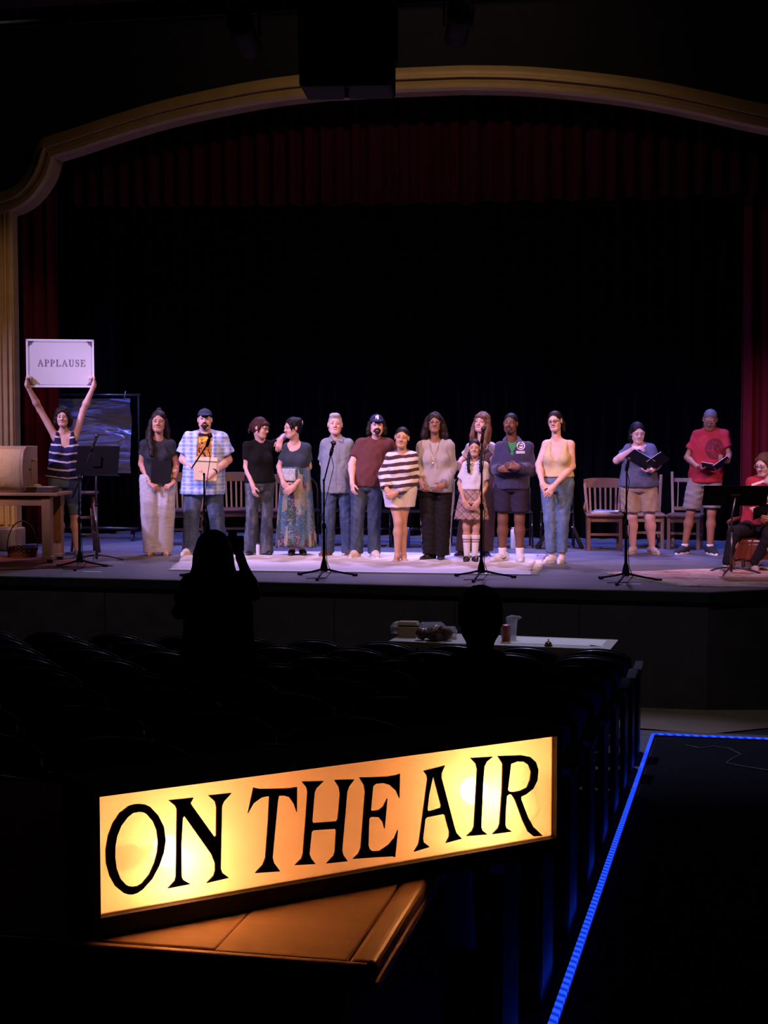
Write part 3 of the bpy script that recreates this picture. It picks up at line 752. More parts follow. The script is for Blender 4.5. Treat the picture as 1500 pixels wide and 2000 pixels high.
        P.append(cone(s.pt(0.62), bot, s.torso[1]['ra'] + off + 0.004, rb, 0.05, [(s.fw, 0.76)], cl))
        if sleeves:
            for i in (0, 1):
                if frac[i]: P += s.sleeve(i, frac[i], sleeve_off + off * 0.3, 0.03, cuff, sl_flare)
        P += list(extra)
        nc = s.neck + s.fw * neckf + np.array((0, 0, 0.06 - neck_drop))
        P.append(ell(nc, (neck * q, neck * q * 1.0, (0.075 + neck_drop * 0.6) * q), 0.006, neg=True))
        V, Q = surf(P, h)
        if amp:
            V = wrinkle(V, Q, amp * 1.5, wl, int(hem_v), (1, 1, 0.55)); V = wrinkle(V, Q, amp * 0.5, wl * 0.5, int(hem_v) + 1, (0.9, 0.9, 0.6))
        return s.part(name, V, Q, m)
    def trousers(s, name, m, waist_v, hem_v, rk=0.07, rh=0.065, off=0.012, rt=None, amp=0.004, h=0.0105, wl=0.08, extra=(), band=None, fold=(0.8, 0.8, 1.05)):
        zw = (s.vf - waist_v) / s.K; zh = ((s.vf - hem_v) / s.K) if not isinstance(hem_v, tuple) else None
        q = s.q; P = infl([s.torso[2], s.torso[3]], off, 0.03, [((0, 0, zw), (0, 0, 1))])
        for i in (0, 1):
            Hp, Kk, A = s.hip[i], s.Kn[i], s.A[i]
            hz_ = zh if zh is not None else (s.vf - hem_v[i]) / s.K
            c = [((0, 0, hz_), (0, 0, -1)), ((0, 0, zw), (0, 0, 1))]
            r0 = rt if rt else 0.090 * q * s.gl + off
            if not s.seated and hz_ > Kk[2] + 0.02:
                f = (Hp[2] - hz_) / (Hp[2] - Kk[2]); e = Hp + (Kk - Hp) * min(1.05, f + 0.06)
                P.append(cone(Hp, e, r0, rh, 0.012, clip=c))
            else:
                Af = A.copy(); 
                P.append(cone(Hp, Kk, r0, rk, 0.012, clip=c))
                if s.seated: P.append(cone(Kk, A + (0, 0, 0.03), rk, rh, 0.02))
                else: P.append(cone(Kk, Af - (0, 0, 0.06), rk, rh, 0.012, clip=c))
        P += list(extra)
        V, Q = surf(P, h)
        if amp:
            V = wrinkle(V, Q, amp * 0.9, wl, int(waist_v), fold); V = wrinkle(V, Q, amp * 0.4, wl * 0.55, int(waist_v) + 1, (0.7, 0.7, 1.2))
        return s.part(name, V, Q, m)
    def shoe(s, i, m, sole, length=0.27, laces=None, high=0.0, slip=False, sole_h=0.022, strap=None, width=1.0, lift=None, tick=None):
        A = s.A[i]; a = s.fy[i]; q = length / 0.27 * (0.92 if s.sex == 'f' else 1.0); zb = A[2] - 0.075 * s.q
        dv = np.array((math.sin(a), -math.cos(a), 0)); sd = np.array((math.cos(a), math.sin(a), 0)); up = np.array((0, 0, 1.0))
        o = np.array((A[0], A[1], zb))
        p = lambda f, x, z: o + dv * f * q + sd * x * q + up * z * q
        P = [cone(p(-0.055, 0, 0.045), p(0.06, 0, 0.045), 0.036 * q * width, 0.040 * q * width, 0.02, clip=[(p(0, 0, 0.012), -up)]), cone(p(0.06, 0, 0.035), p(0.150, 0, 0.026), 0.041 * q * width, 0.030 * q * width, 0.03, [(up, 0.9)], clip=[(p(0, 0, 0.012), -up)])]
        if not slip: P.append(cone(p(-0.03, 0, 0.06), p(-0.01, 0, 0.085 + high), 0.040 * q, 0.040 * q, 0.03, clip=[(p(0, 0, 0.095 + high), up)]))
        else: P.append(ell(p(-0.005, 0, 0.105), (0.036 * q, 0.055 * q, 0.045 * q), 0.01, neg=True))
        V, Q = surf(P, 0.0065, pad=0.02)
        sh = s.part('shoe', V, Q, m)
        # sole
        out = []
        for t_ in range(20):
            th = 2 * PI * t_ / 20; f = math.cos(th); wd = (0.040 if f > 0 else 0.037) * width
            out.append((0.048 + f * 0.142, math.sin(th) * wd * (1.05 if abs(f) < 0.8 else 0.95)))
        vv = [p(f, x, 0.0) for f, x in out] + [p(f, x, sole_h) for f, x in out]; n = 20
        MB().add([tuple(v) for v in vv], [tuple(range(n))[::-1], tuple(range(n, 2 * n))] + [(k, (k + 1) % n, n + (k + 1) % n, n + k) for k in range(n)]).build('sole', sole, sh, bevel=0.004)
        if laces:
            for k in range(3):
                z = 0.085 - k * 0.012; f = 0.025 + k * 0.026
                MB().tube([tuple(p(f, -0.024, z - 0.006)), tuple(p(f + 0.004, 0, z + 0.003)), tuple(p(f, 0.024, z - 0.006))], 0.0042 * q, 6).build('lace', laces, sh, True)
        if tick: MB().tube([tuple(p(0.085, 0.0425, 0.050)), tuple(p(0.050, 0.0455, 0.034)), tuple(p(0.030, 0.0440, 0.034)), tuple(p(-0.045, 0.0375, 0.062))], [0.004, 0.008, 0.007, 0.002], 6).build('side_mark', tick, sh, True)
        if strap: MB().tube([tuple(p(0.02, -0.036, 0.05)), tuple(p(0.024, -0.02, 0.083)), tuple(p(0.026, 0.02, 0.083)), tuple(p(0.02, 0.036, 0.05))], 0.007 * q, 6).build('strap', strap, sh, True)
        return sh
    def sock(s, i, m, top_v, r0=None, amp=0.0):
        A, Kk = s.A[i], s.Kn[i]; zt = (s.vf - top_v) / s.K; e = A + (Kk - A) * ((zt - A[2]) / (Kk[2] - A[2])); c = Kk + (A - Kk) * 0.32 - s.fw * 0.012
        P = infl([p for p in s.leg[i][1:3]], 0.006, 0.02, [((0, 0, zt), (0, 0, 1))])
        V, Q = surf(P, 0.008); return s.part('sock', V, Q, m)
    def glasses(s, m, round_=1.0):
        g = None
        for sg in (-1, 1):
            pts = [s.h2b((sg * 0.033 + 0.026 * math.cos(a), -0.1015 + 0.006 * abs(math.cos(a)), 0.0 + 0.018 * round_ * math.sin(a))) for a in np.linspace(0, 2 * PI, 17)[:-1]]
            o = MB().tube(pts, 0.0028 * s.hs, 6, closed=True)
            if g is None: g = o
            else: g.add(o.v, o.f)
            g.tube([s.h2b((sg * 0.058, -0.095, 0.004)), s.h2b((sg * 0.074, -0.05, 0.006)), s.h2b((sg * 0.080, 0.005, 0.004))], 0.0024 * s.hs, 6)
        g.tube([s.h2b((-0.008, -0.103, 0.003)), s.h2b((0, -0.106, 0.006)), s.h2b((0.008, -0.103, 0.003))], 0.0026 * s.hs, 6)
        return g.build('glasses', m, s.root, True)
    def cap(s, m, vis, tilt=0.0, logo=None):
        P = [ell((0, 0.012, 0.045), (0.083, 0.100, 0.083), 0.02, clip=[((0, 0, 0.040), (0, -0.10 - tilt, -1))])]
        V, Q = surf(xf(P, s.hR, s.hc, s.hs), 0.0065); c = s.part('cap', V, Q, m)
        P = [ell((0, -0.100, 0.052), (0.068, 0.072, 0.011), 0.01, R=np.array(Matrix.Rotation(math.radians(12), 3, 'X')))]
        V, Q = surf(xf(P, s.hR, s.hc, s.hs), 0.005); s.part('visor', V, Q, vis, c)
        MB().ball(s.h2b((0, 0.012, 0.129)), 0.008 * s.hs, 8).build('button', m, c, True)
        return c
    def beard(s, m, full=True):
        P = [ell((0, -0.030, -0.050), (0.0635, 0.058, 0.066), 0.02), ell((0, -0.055, -0.092), (0.036, 0.032, 0.028), 0.03)]
        cl = [((0, 0, -0.040), (0, 0.55, 1.0))] if full else [((0, -0.06, -0.075), (0, 0.5, 0.9))]
        P = [dict(p, clip=[(np.array(o, float), nrm(n)) for o, n in cl]) for p in P]
        P.append(ell((0, -0.095, -0.063), (0.026, 0.02, 0.010), 0.006, neg=True))
        if full:
            P.append(cone((-0.030, -0.078, -0.056), (0, -0.0905, -0.049), 0.0075, 0.0085, 0.006)); P.append(cone((0.030, -0.078, -0.056), (0, -0.0905, -0.049), 0.0075, 0.0085, 0.006))
        V, Q = surf(xf(P, s.hR, s.hc, s.hs), 0.0055); V = wrinkle(V, Q, 0.002, 0.02, 3); b = s.part('beard', V, Q, m)
        if not full:
            V, Q = surf(xf([cone((-0.027, -0.078, -0.057), (0, -0.0905, -0.049), 0.0055, 0.0065, 0.006), cone((0.027, -0.078, -0.057), (0, -0.0905, -0.049), 0.0055, 0.0065, 0.006)], s.hR, s.hc, s.hs), 0.0045)
            s.part('moustache', V, Q, m)
        return b
    def band(s, i, f, m, r=0.030, w=0.012, name='bracelet'):
        E_, W = s.E[i], s.wr[i]; p = E_ + (W - E_) * f; d = nrm(W - E_)
        return MB().tube([tuple(p - d * w), tuple(p), tuple(p + d * w)], [r * s.q, r * s.q * 1.05, r * s.q], 14).build(name, m, s.root, True)
# hair shapes, in head space
def H_skull(front=0.045, low=-0.03, back=0.0, vol=0.0, part=0.0):
    """hair over the skull, face left free: front = height of the hairline"""
    r = (0.0795 + vol, 0.097 + vol, 0.0865 + vol)
    return [ell((0, 0.018, 0.034), r, 0.02), ell((0, 0.045, -0.015), (0.072 + vol, 0.062 + vol, 0.07), 0.03)]
def H_cut(front=0.045, wid=0.056, deep=0.062, low=-0.055, x=0.0):
    return [ell((x, -0.088, front - 0.094), (wid, deep, 0.094), 0.012, neg=True)]
def strands(pts_list, r0, r1, k=0.02, an=()):
    out = []
    for pts in pts_list:
        n = len(pts) - 1
        for i in range(n): out.append(cone(pts[i], pts[i + 1], r0 + (r1 - r0) * i / n, r0 + (r1 - r0) * (i + 1) / n, k, an))
    return out
# ------------------------------------------------------------------ wardrobe
M_white_sole = mat('white_rubber', (0.72, 0.70, 0.66), 0.6, var=0.05)
M_black_sole = mat('black_rubber', (0.012, 0.012, 0.012), 0.6, var=0.1)
M_black_leather = mat('black_leather', (0.012, 0.011, 0.011), 0.32, var=0.15)
M_white_shoe = mat('white_leather', (0.62, 0.60, 0.58), 0.5, var=0.05)
M_lace = mat('white_lace', (0.8, 0.78, 0.75), 0.8, var=0)
M_frame = mat('glasses_black', (0.015, 0.012, 0.014), 0.3, var=0)
M_blacktee = cloth('black_jersey', (0.010, 0.010, 0.011))
M_chartee = cloth('charcoal_jersey', (0.028, 0.030, 0.034))
M_teal_tee = cloth('dark_teal_jersey', (0.040, 0.052, 0.066))
PEOPLE = []

# 1 -- the applause sign holder
t = NT('navy_striped_jersey', 0.9, spec=0.2); x, y, z = t.xyz(); nz = t.noise(9, 3)
zz = t.ma('ADD', z, t.ma('MULTIPLY', nz, 0.030)); zz = t.ma('ADD', zz, t.ma('MULTIPLY', t.ma('ABSOLUTE', t.ma('ADD', x, -0.02)), -0.13))
fr = t.ma('FRACT', t.ma('MULTIPLY', t.ma('ADD', zz, 0.005), 1 / 0.094))
t.col(t.mix(t.ma('LESS_THAN', fr, 0.22), (0.018, 0.016, 0.075), (0.62, 0.60, 0.66))); M_navystripe = t.m
p = Person('person in navy striped tank top and denim shorts holding a sign overhead', 130, 1089, (126, 793, 832), (103, 157, 842),
           [(83, 800, 0.0), (165, 802, 0.0)], [(59.5, 742, -0.118), (186.5, 742, -0.118)], [(119, 1084, -8), (151, 1084, 8)], hy=(-6, 0, -2), pel=127,
           curl=(1.35, 1.35), palm=((1, -0.02, 0), (-1, -0.02, 0)), g=1.02, handdir=((-0.02, -0.12, 1), (0.02, -0.12, 1)), group='performers on the stage')
p.hair('dark', H_skull(vol=0.010) + [ell((sg * 0.072, 0.025, -0.052), (0.043, 0.06, 0.075), 0.03) for sg in (-1, 1)] + [ell((0, 0.06, -0.05), (0.085, 0.06, 0.09), 0.03)] + H_cut(0.058, 0.056, 0.075), amp=0.007, wl=0.035, stretch=(1, 1, 0.7))
st = [cone(p.pt(0.70) + p.sx * sg * 0.085 + p.fw * 0.098, p.pt(1.0) + p.sx * sg * 0.088 + p.fw * 0.03 + np.array((0, 0, 0.034)), 0.032, 0.026, 0.02) for sg in (-1, 1)] + [cone(p.pt(0.75) + p.sx * sg * 0.08 - p.fw * 0.08, p.pt(1.0) + p.sx * sg * 0.088 - p.fw * 0.015 + np.array((0, 0, 0.034)), 0.034, 0.026, 0.02) for sg in (-1, 1)]
p.top('tank_top', M_navystripe, 931, sleeves=False, tank=True, extra=st + [ell(p.pt(1.02) + p.fw * 0.11, (0.058, 0.10, 0.135), 0.01, neg=True)], neck=0.09, neckf=0.04, off=0.014, flare=0.022, hem_tilt=-0.12)
p.trousers('denim_shorts', denim('washed_denim', (0.13, 0.19, 0.30), (0.36, 0.44, 0.56)), 925, 1004, rh=0.083, off=0.012)
M_blue_shoe = mat('blue_canvas', (0.12, 0.17, 0.30), 0.8)
for i in (0, 1): p.shoe(i, M_blue_shoe, M_white_sole, 0.26, M_lace)
PEOPLE.append(p)
# 2 -- charcoal tee, wide grey trousers
p = Person('person in charcoal T-shirt and wide pale grey jeans holding a black folder', 308, 1084, (312, 799, 843), (275, 345, 856),
           [(278, 906, 0.04), (346, 908, 0.04)], [(302, 946, -0.17), (331, 945, -0.17)], [(296, 1084, -12), (321, 1084, 14)], hy=(-4, 0, 2), pel=309, skin='tan',
           curl=(0.8, 0.8), handdir=((0.8, -0.5, -0.55), (-0.8, -0.5, -0.5)), palm=((0, 0.6, -1), (0, 0.6, -1)))
p.hair('dark', H_skull() + [ell((0.0, 0.025, 0.122), (0.028, 0.03, 0.026), 0.015)] + strands([[(-0.072, 0.0, 0.0), (-0.086, -0.005, -0.10), (-0.088, -0.03, -0.19), (-0.06, -0.085, -0.29), (-0.055, -0.10, -0.36)], [(-0.078, 0.03, -0.01), (-0.105, 0.03, -0.12), (-0.115, 0.02, -0.23)],
       [(0.074, 0.02, 0.0), (0.092, 0.035, -0.10), (0.105, 0.05, -0.22)], [(0.06, 0.06, 0), (0.07, 0.075, -0.12), (0.07, 0.08, -0.26)], [(-0.06, 0.06, 0), (-0.07, 0.075, -0.12), (-0.07, 0.08, -0.26)]], 0.030, 0.028) + H_cut(0.062, 0.052, 0.07), amp=0.005, wl=0.03)
p.top('t_shirt', M_chartee, 940, (0.50, 0.50), off=0.008, flare=0.0, neck=0.068)
t = NT('pale_grey_denim', 0.9, spec=0.2); n = t.noise(4, 4, t.scale((2, 2, 0.7)))
t.col(t.mix(n, (0.36, 0.36, 0.38), (0.52, 0.51, 0.50)))
p.trousers('wide_jeans', t.m, 926, 1079, rk=0.118, rh=0.098, rt=0.125, amp=0.006, wl=0.11, fold=(1.3, 1.3, 0.25))
M_tanshoe = mat('tan_suede', (0.48, 0.27, 0.13), 0.9)
for i in (0, 1): p.shoe(i, M_tanshoe, mat('tan_sole', (0.40, 0.26, 0.15), 0.7), 0.25, slip=True)
p.band(0, 0.92, mat('silver', (0.7, 0.7, 0.72), 0.25, 0.9, var=0), 0.031, 0.006); p.band(1, 0.88, mat('brown_strap', (0.05, 0.03, 0.02), 0.5), 0.031, 0.010, 'watch')
PEOPLE.append(p)
# 3 -- plaid shirt, cap
t = NT('blue_plaid_cotton', 0.9, spec=0.2); x, y, z = t.xyz(); nn = t.noise(8, 2)
xw = t.ma('ADD', x, t.ma('MULTIPLY', nn, 0.012)); zw = t.ma('ADD', z, t.ma('MULTIPLY', nn, 0.012))
def wav(v, per, ph=0.0): return t.ma('MULTIPLY_ADD', t.ma('SINE', t.ma('MULTIPLY_ADD', v, 2 * PI / per, ph)), 0.5, 0.5)
a_ = wav(xw, 0.092); b_ = wav(zw, 0.092); c_ = wav(xw, 0.046, 1.0); d_ = wav(zw, 0.046, 1.0)
col = t.mix(t.ma('MULTIPLY', a_, 0.85), (0.50, 0.64, 0.92), (0.10, 0.25, 0.72)); col = t.mix(t.ma('MULTIPLY', b_, 0.55), col, (0.12, 0.24, 0.62))
col = t.mix(t.ma('MULTIPLY', t.ma('POWER', c_, 6), 0.5), col, (0.55, 0.50, 0.36)); col = t.mix(t.ma('MULTIPLY', t.ma('POWER', d_, 6), 0.5), col, (0.80, 0.80, 0.78)); M_plaid = t.col(col)
p = Person('person in blue plaid shirt and dark cap holding papers at the belly', 403, 1084, (402, 797, 838), (360, 446, 846),
           [(359, 897, 0.02), (447, 898, 0.02)], [(401, 921, -0.30), (409, 925, -0.33)], [(370, 1084, -25), (430, 1084, 20)], hy=(-2, -4, 0), pel=398, sex='m', g=1.32, ga=1.32, gl=1.28, belly=0.8,
           curl=(0.7, 0.6), palm=((0, 1, -0.2), (0, 1, -0.2)), handdir=((0.9, -0.2, -0.4), (-0.85, -0.25, -0.45)), neckw=1.2)
p.hair('dark', H_skull() + H_cut(0.06, 0.062, 0.09) + [ell((0, -0.03, -0.07), (0.09, 0.10, 0.05), 0.01, neg=True)], amp=0.001)
M_cap1 = cloth('dark_blue_twill', (0.035, 0.042, 0.085)); p.cap(M_cap1, M_cap1); p.beard(HAIR['dark'], False)
t = NT('black_band_tee', 0.9, spec=0.2); x, y, z = t.xyz()
ax_, az_ = p.L(403, 882)[0], p.L(403, 872)[2]
inx = t.ma('LESS_THAN', t.ma('ABSOLUTE', t.ma('ADD', x, -ax_)), 0.125); inz = t.ma('LESS_THAN', t.ma('ABSOLUTE', t.ma('ADD', z, -az_)), 0.125); inm = t.ma('MULTIPLY', inx, inz)
vc = t.noise(26, 3, None, 0.7, 1.5)
gcol = t.ramp(vc, [(0.30, (0.010, 0.010, 0.012)), (0.42, (0.35, 0.06, 0.03)), (0.50, (0.75, 0.42, 0.05)), (0.58, (0.05, 0.05, 0.06)), (0.68, (0.62, 0.50, 0.32)), (0.8, (0.15, 0.22, 0.10))], 'CONSTANT')
top_y = t.ma('MULTIPLY', t.step(z, az_ + 0.05, az_ + 0.115), t.ma('GREATER_THAN', t.noise(34, 1, t.scale((1, 1, 0.5))), 0.50))
t.col(t.mix(inm, (0.014, 0.013, 0.014), t.mix(top_y, gcol, (0.85, 0.52, 0.05))))
p.top('band_t_shirt', t.m, 948, (0.3, 0.3), off=0.010, flare=0.0, neck=0.075, amp=0.003)
e = [cone(p.pt(1.05) + p.fw * 0.20, p.pt(0.05) + p.fw * 0.36, 0.070, 0.118, 0.01, [(p.sx, 0.72)], neg=True), cone(p.pt(1.12) + p.fw * 0.10, p.pt(0.3) + p.fw * 0.27, 0.085, 0.095, 0.01, neg=True)]
sh_ = p.top('plaid_shirt', M_plaid, 964, (0.72, 0.72), off=0.026, flare=0.050, neck=0.072, extra=e, amp=0.006, sl_flare=0.03, sleeve_off=0.018, wl=0.11)
for sg in (-1, 1):
    MB().add([tuple(p.neck + p.sx * sg * a + p.fw * f + np.array((0, 0, zz_))) for a, f, zz_ in ((0.060, -0.03, 0.055), (0.078, 0.05, 0.02), (0.085, 0.135, -0.06), (0.125, 0.10, -0.035), (0.105, 0.02, 0.015), (0.085, -0.04, 0.03))], [(0, 1, 4, 5), (1, 2, 3, 4)]).build('collar', M_plaid, sh_).modifiers.new('thick', 'SOLIDIFY').thickness = 0.006
p.trousers('jeans', denim('mid_blue_denim', (0.055, 0.085, 0.145), (0.20, 0.26, 0.35)), 938, 1078, rk=0.095, rh=0.092, off=0.012, amp=0.006, wl=0.10)
M_belt = mat('belt_leather', (0.015, 0.012, 0.010), 0.4)
for i in (0, 1): p.shoe(i, mat('cream_canvas', (0.60, 0.52, 0.42), 0.85), M_white_sole, 0.30, M_black_leather)
p.band(1, 0.86, mat('white_band', (0.75, 0.74, 0.76), 0.5, var=0), 0.036, 0.014, 'wristband'); p.band(1, 0.97, M_black_leather, 0.037, 0.012, 'watch')
PEOPLE.append(p)
# 4 -- black tee, turned to the neighbour
p = Person('person in black T-shirt and grey-blue jeans leaning an arm on a shoulder', 505, 1084, (510, 813, 854), (475, 543, 860),
           [(482, 911, -0.02), (556, 852, 0.09)], [(496, 957, -0.17), (546, 868, -0.10)], [(489, 1084, -10), (519, 1084, 22)], hy=(62, 10, 6), tw=18, pel=508,
           curl=(0.5, 0.5), handdir=((0.12, -0.1, -1), (-0.25, -0.35, -1)), palm=(None, (0.2, 1, -0.3)))
p.hair('auburn', H_skull(vol=0.004) + [ell((0, -0.072, 0.052), (0.062, 0.030, 0.024), 0.02), ell((-0.01, 0.105, 0.0), (0.040, 0.036, 0.046), 0.02)] + strands([[(0.0, 0.11, 0.0), (-0.02, 0.13, -0.05), (-0.03, 0.12, -0.09)], [(-0.07, -0.02, 0.0), (-0.072, -0.02, -0.06)]], 0.016, 0.007) + H_cut(0.040, 0.060, 0.055), amp=0.004)
p.glasses(M_frame, 0.8)
p.top('t_shirt', M_blacktee, 939, (0.62, 0.45), off=0.010, flare=0.004, neck=0.082, neckf=0.02)
p.trousers('bootcut_jeans', denim('faded_denim', (0.060, 0.078, 0.105), (0.30, 0.33, 0.36), 0.7), 934, 1080, rk=0.070, rh=0.095, off=0.010, amp=0.005)
for i in (0, 1): p.shoe(i, M_black_leather, M_black_sole, 0.26, slip=True)
PEOPLE.append(p)
# 5 -- long patchwork skirt
p = Person('person in dark teal top and long patchwork skirt with dark hair pinned up', 577, 1085, (572, 813, 854), (552, 609, 863),
           [(546, 911, 0.05), (604, 912, 0.05)], [(561, 950, -0.18), (567, 955, -0.20)], [(570, 1084, -6), (591, 1084, 10)], hy=(-62, 4, -4), tw=-8, pel=578, g=0.98,
           curl=(0.6, 0.6), handdir=((0.65, -0.3, -0.7), (-0.75, -0.3, -0.6)), palm=((0.2, 1, 0), (-0.2, 1, 0)))
p.hair('black', H_skull(vol=0.004) + [ell((0.0, 0.088, 0.070), (0.046, 0.042, 0.044), 0.02), ell((0.01, 0.10, 0.02), (0.035, 0.03, 0.05), 0.02)] + strands([[(0.060, -0.050, 0.055), (0.068, -0.05, 0.0), (0.066, -0.045, -0.05)]], 0.012, 0.004) + H_cut(0.062, 0.060, 0.075), amp=0.004)
MB().box(tuple(p.h2b((0.035, 0.115, 0.045))), (0.02, 0.02, 0.05)).build('hair_clip', M_white_shoe, p.root, bevel=0.005)
p.top('fitted_top', M_teal_tee, 922, (0.66, 0.66), off=0.007, flare=-0.006, neck=0.082, neck_drop=0.07, neckf=0.05, amp=0.002)
def skirt(p, name, m, waist_v, hem_v, w0, w1, folds=11, amp=0.06, yo=0.0, hemjag=0.0, sd=0):
    r = np.random.default_rng(sd); z0, z1 = (p.vf - waist_v) / p.K, (p.vf - hem_v) / p.K; c = p.pt(0); n, mrows = 96, 20; V = []; ph = r.uniform(0, 6.28, 3)
    for j in range(mrows + 1):
        s_ = j / mrows; z = z0 + (z1 - z0) * s_; wd = w0 + (w1 - w0) * s_ ** 0.85
        for i in range(n):
            a = 2 * PI * i / n; f = 1 + amp * s_ * (math.sin(folds * a + ph[0]) + 0.5 * math.sin((folds * 2 + 1) * a + ph[1] + 2 * s_))
            V.append((c[0] + wd * f * math.cos(a), yo + wd * 0.72 * f * math.sin(a), z + (hemjag * math.sin(folds * a + ph[2]) if j == mrows else 0)))
    Q = [(j * n + i, j * n + (i + 1) % n, (j + 1) * n + (i + 1) % n, (j + 1) * n + i) for j in range(mrows) for i in range(n)]
    me = np_mesh(name, np.array(V), np.array(Q)[:, ::-1], m); o = link(name, me, p.root); o.modifiers.new('thick', 'SOLIDIFY').thickness = 0.005; return o
t = NT('patchwork_cotton', 0.9, spec=0.2); x, y, z = t.xyz(); v3 = t.comb(t.ma('MULTIPLY', x, 22), t.ma('MULTIPLY', y, 9), t.ma('ADD', t.ma('MULTIPLY', z, 5.0), t.ma('MULTIPLY', t.noise(6, 1), 0.6)))
cc = t.n('ShaderNodeTexVoronoi', distance='CHEBYCHEV'); t.put(cc.inputs['Vector'], v3); cc.inputs['Scale'].default_value = 1.0
sx_ = t.n('ShaderNodeSeparateColor'); t.put(sx_.inputs[0], cc.outputs['Color'])
pal = t.ramp(sx_.outputs[0], [(0.0, (0.04, 0.11, 0.17)), (0.16, (0.22, 0.22, 0.14)), (0.30, (0.055, 0.035, 0.085)), (0.43, (0.30, 0.27, 0.17)), (0.57, (0.035, 0.075, 0.06)), (0.70, (0.09, 0.06, 0.07)), (0.84, (0.08, 0.16, 0.25))], 'CONSTANT')
det = t.noise(45, 3, None, 0.6, 1.0)
t.col(t.mix(t.ma('MULTIPLY', t.ma('GREATER_THAN', det, 0.56), 0.55), pal, t.mix(sx_.outputs[1], (0.45, 0.42, 0.30), (0.10, 0.08, 0.16))))
skirt(p, 'patchwork_skirt', t.m, 911, 1068, 0.168, 0.240, 9, 0.05, 0.0, 0.012, 3)
t = NT('pale_print_cotton', 0.9); t.col(t.mix(t.ma('GREATER_THAN', t.noise(40, 3, None, 0.6, 1.0), 0.55), (0.52, 0.54, 0.48), (0.28, 0.36, 0.40)))
a_, b_ = p.L(551, 914), p.L(578, 938); c0 = p.pt(0); vs, fs = [], []
for j in range(9):
    for i in range(13):
        xx = a_[0] + (b_[0] - a_[0]) * i / 12; z = a_[2] + (b_[2] - a_[2]) * j / 8; wd = 0.176 + 0.016 * j / 8 + 0.004
        vs.append((xx, -wd * 0.74 * math.sqrt(max(0.05, 1 - ((xx - c0[0]) / wd) ** 2)) - 0.004 * (1 + math.sin(i * 1.3 + j * 0.4)), z))
fs = [(j * 13 + i, j * 13 + i + 1, j * 13 + i + 14, j * 13 + i + 13) for j in range(8) for i in range(12)]
MB().add(vs, fs).build('waist_panel', t.m, p.root, True).modifiers.new('thick', 'SOLIDIFY').thickness = 0.004
for i in (0, 1): p.shoe(i, M_black_leather, M_black_sole, 0.25, high=0.06)
PEOPLE.append(p)
# 6 -- grey shirt
t = NT('grey_blue_shirting', 0.9, spec=0.2); x, y, z = t.xyz(); n = t.noise(300, 1)
seamx = t.ma('LESS_THAN', t.ma('ABSOLUTE', t.ma('ADD', x, 0.0)), 0.006); t.col(t.mix(t.ma('MULTIPLY', seamx, 0.35), t.mix(n, (0.17, 0.20, 0.23), (0.23, 0.26, 0.285)), (0.08, 0.09, 0.10)))
p = Person('grey-haired person in short-sleeved grey-blue shirt with hands behind the back', 657, 1086, (655, 806, 848), (627, 690, 857),
           [(630, 905, 0.10), (690, 905, 0.10)], [(652, 945, 0.20), (662, 947, 0.20)], [(640, 1085, -28), (680, 1086, 8)], hy=(0, -6, 2), pel=659, sex='m', g=1.04, belly=0.3)
p.hair('grey', H_skull(vol=-0.002) + [ell((-0.005, -0.045, 0.095), (0.062, 0.048, 0.030), 0.025)] + H_cut(0.066, 0.064, 0.075) + [ell((0, -0.02, -0.085), (0.10, 0.11, 0.045), 0.01, neg=True)], amp=0.003)
sh_ = p.top('button_shirt', t.m, 962, (0.80, 0.80), off=0.020, flare=0.018, neck=0.066, sl_flare=0.012, sleeve_off=0.012, amp=0.005)
def collar(p, m, parent, w=1.0):
    for sg in (-1, 1):
        o = MB().add([tuple(p.neck + p.sx * sg * a * w + p.fw * f + np.array((0, 0, zz_))) for a, f, zz_ in ((0.058, -0.05, 0.055), (0.068, 0.03, 0.035), (0.030, 0.098, -0.018), (0.072, 0.105, -0.040), (0.092, 0.05, 0.000), (0.080, -0.05, 0.022))], [(0, 1, 4, 5), (1, 2, 3, 4)]).build('collar', m, parent)
        o.modifiers.new('thick', 'SOLIDIFY').thickness = 0.007
collar(p, t.m, sh_)
for k in range(5):
    q_ = p.pt(0.82 - 0.2 * k); MB().ball((q_[0], -0.142 - 0.012 * min(k, 2), q_[2]), 0.006, 8, (1, 0.4, 1)).build('button', mat('pale_button', (0.4, 0.42, 0.42), 0.4), sh_, True)
p.trousers('jeans', denim('blue_denim', (0.050, 0.080, 0.150), (0.16, 0.22, 0.32)), 955, 1080, rk=0.080, rh=0.078, off=0.012, amp=0.006)
M_brownshoe = mat('brown_leather', (0.10, 0.055, 0.035), 0.5)
for i in (0, 1): p.shoe(i, M_brownshoe, mat('gum_sole', (0.35, 0.24, 0.15), 0.7), 0.29, M_black_leather)
PEOPLE.append(p)
# 7 -- maroon tee, navy cap, beard
p = Person('bearded person in maroon T-shirt and navy cap with pale shoes', 722, 1089, (736, 808, 849), (694, 769, 856),
           [(687, 906, -0.05), (790, 905, 0.16)], [(689, 952, -0.17), (812, 927, 0.22)], [(696, 1089, -22), (731, 1089, 12)], hy=(4, -2, 0), pel=716, sex='m', g=1.06, ga=1.12, gl=1.05, belly=0.2,
           curl=(0.5, 0.5), handdir=((0.05, -0.1, -1), None))
p.hair('dark', H_skull(vol=0.004) + strands([[(sg * 0.072, 0.02, 0.02), (sg * 0.088, 0.022, -0.05), (sg * 0.098, 0.02, -0.095)] for sg in (-1, 1)] + [[(sg * 0.05, 0.07, 0), (sg * 0.06, 0.08, -0.10)] for sg in (-1, 1)], 0.034, 0.026) + H_cut(0.05, 0.058, 0.08), amp=0.004)
M_cap2 = cloth('navy_twill', (0.018, 0.022, 0.075)); cp = p.cap(M_cap2, M_cap2)
lg = MB()
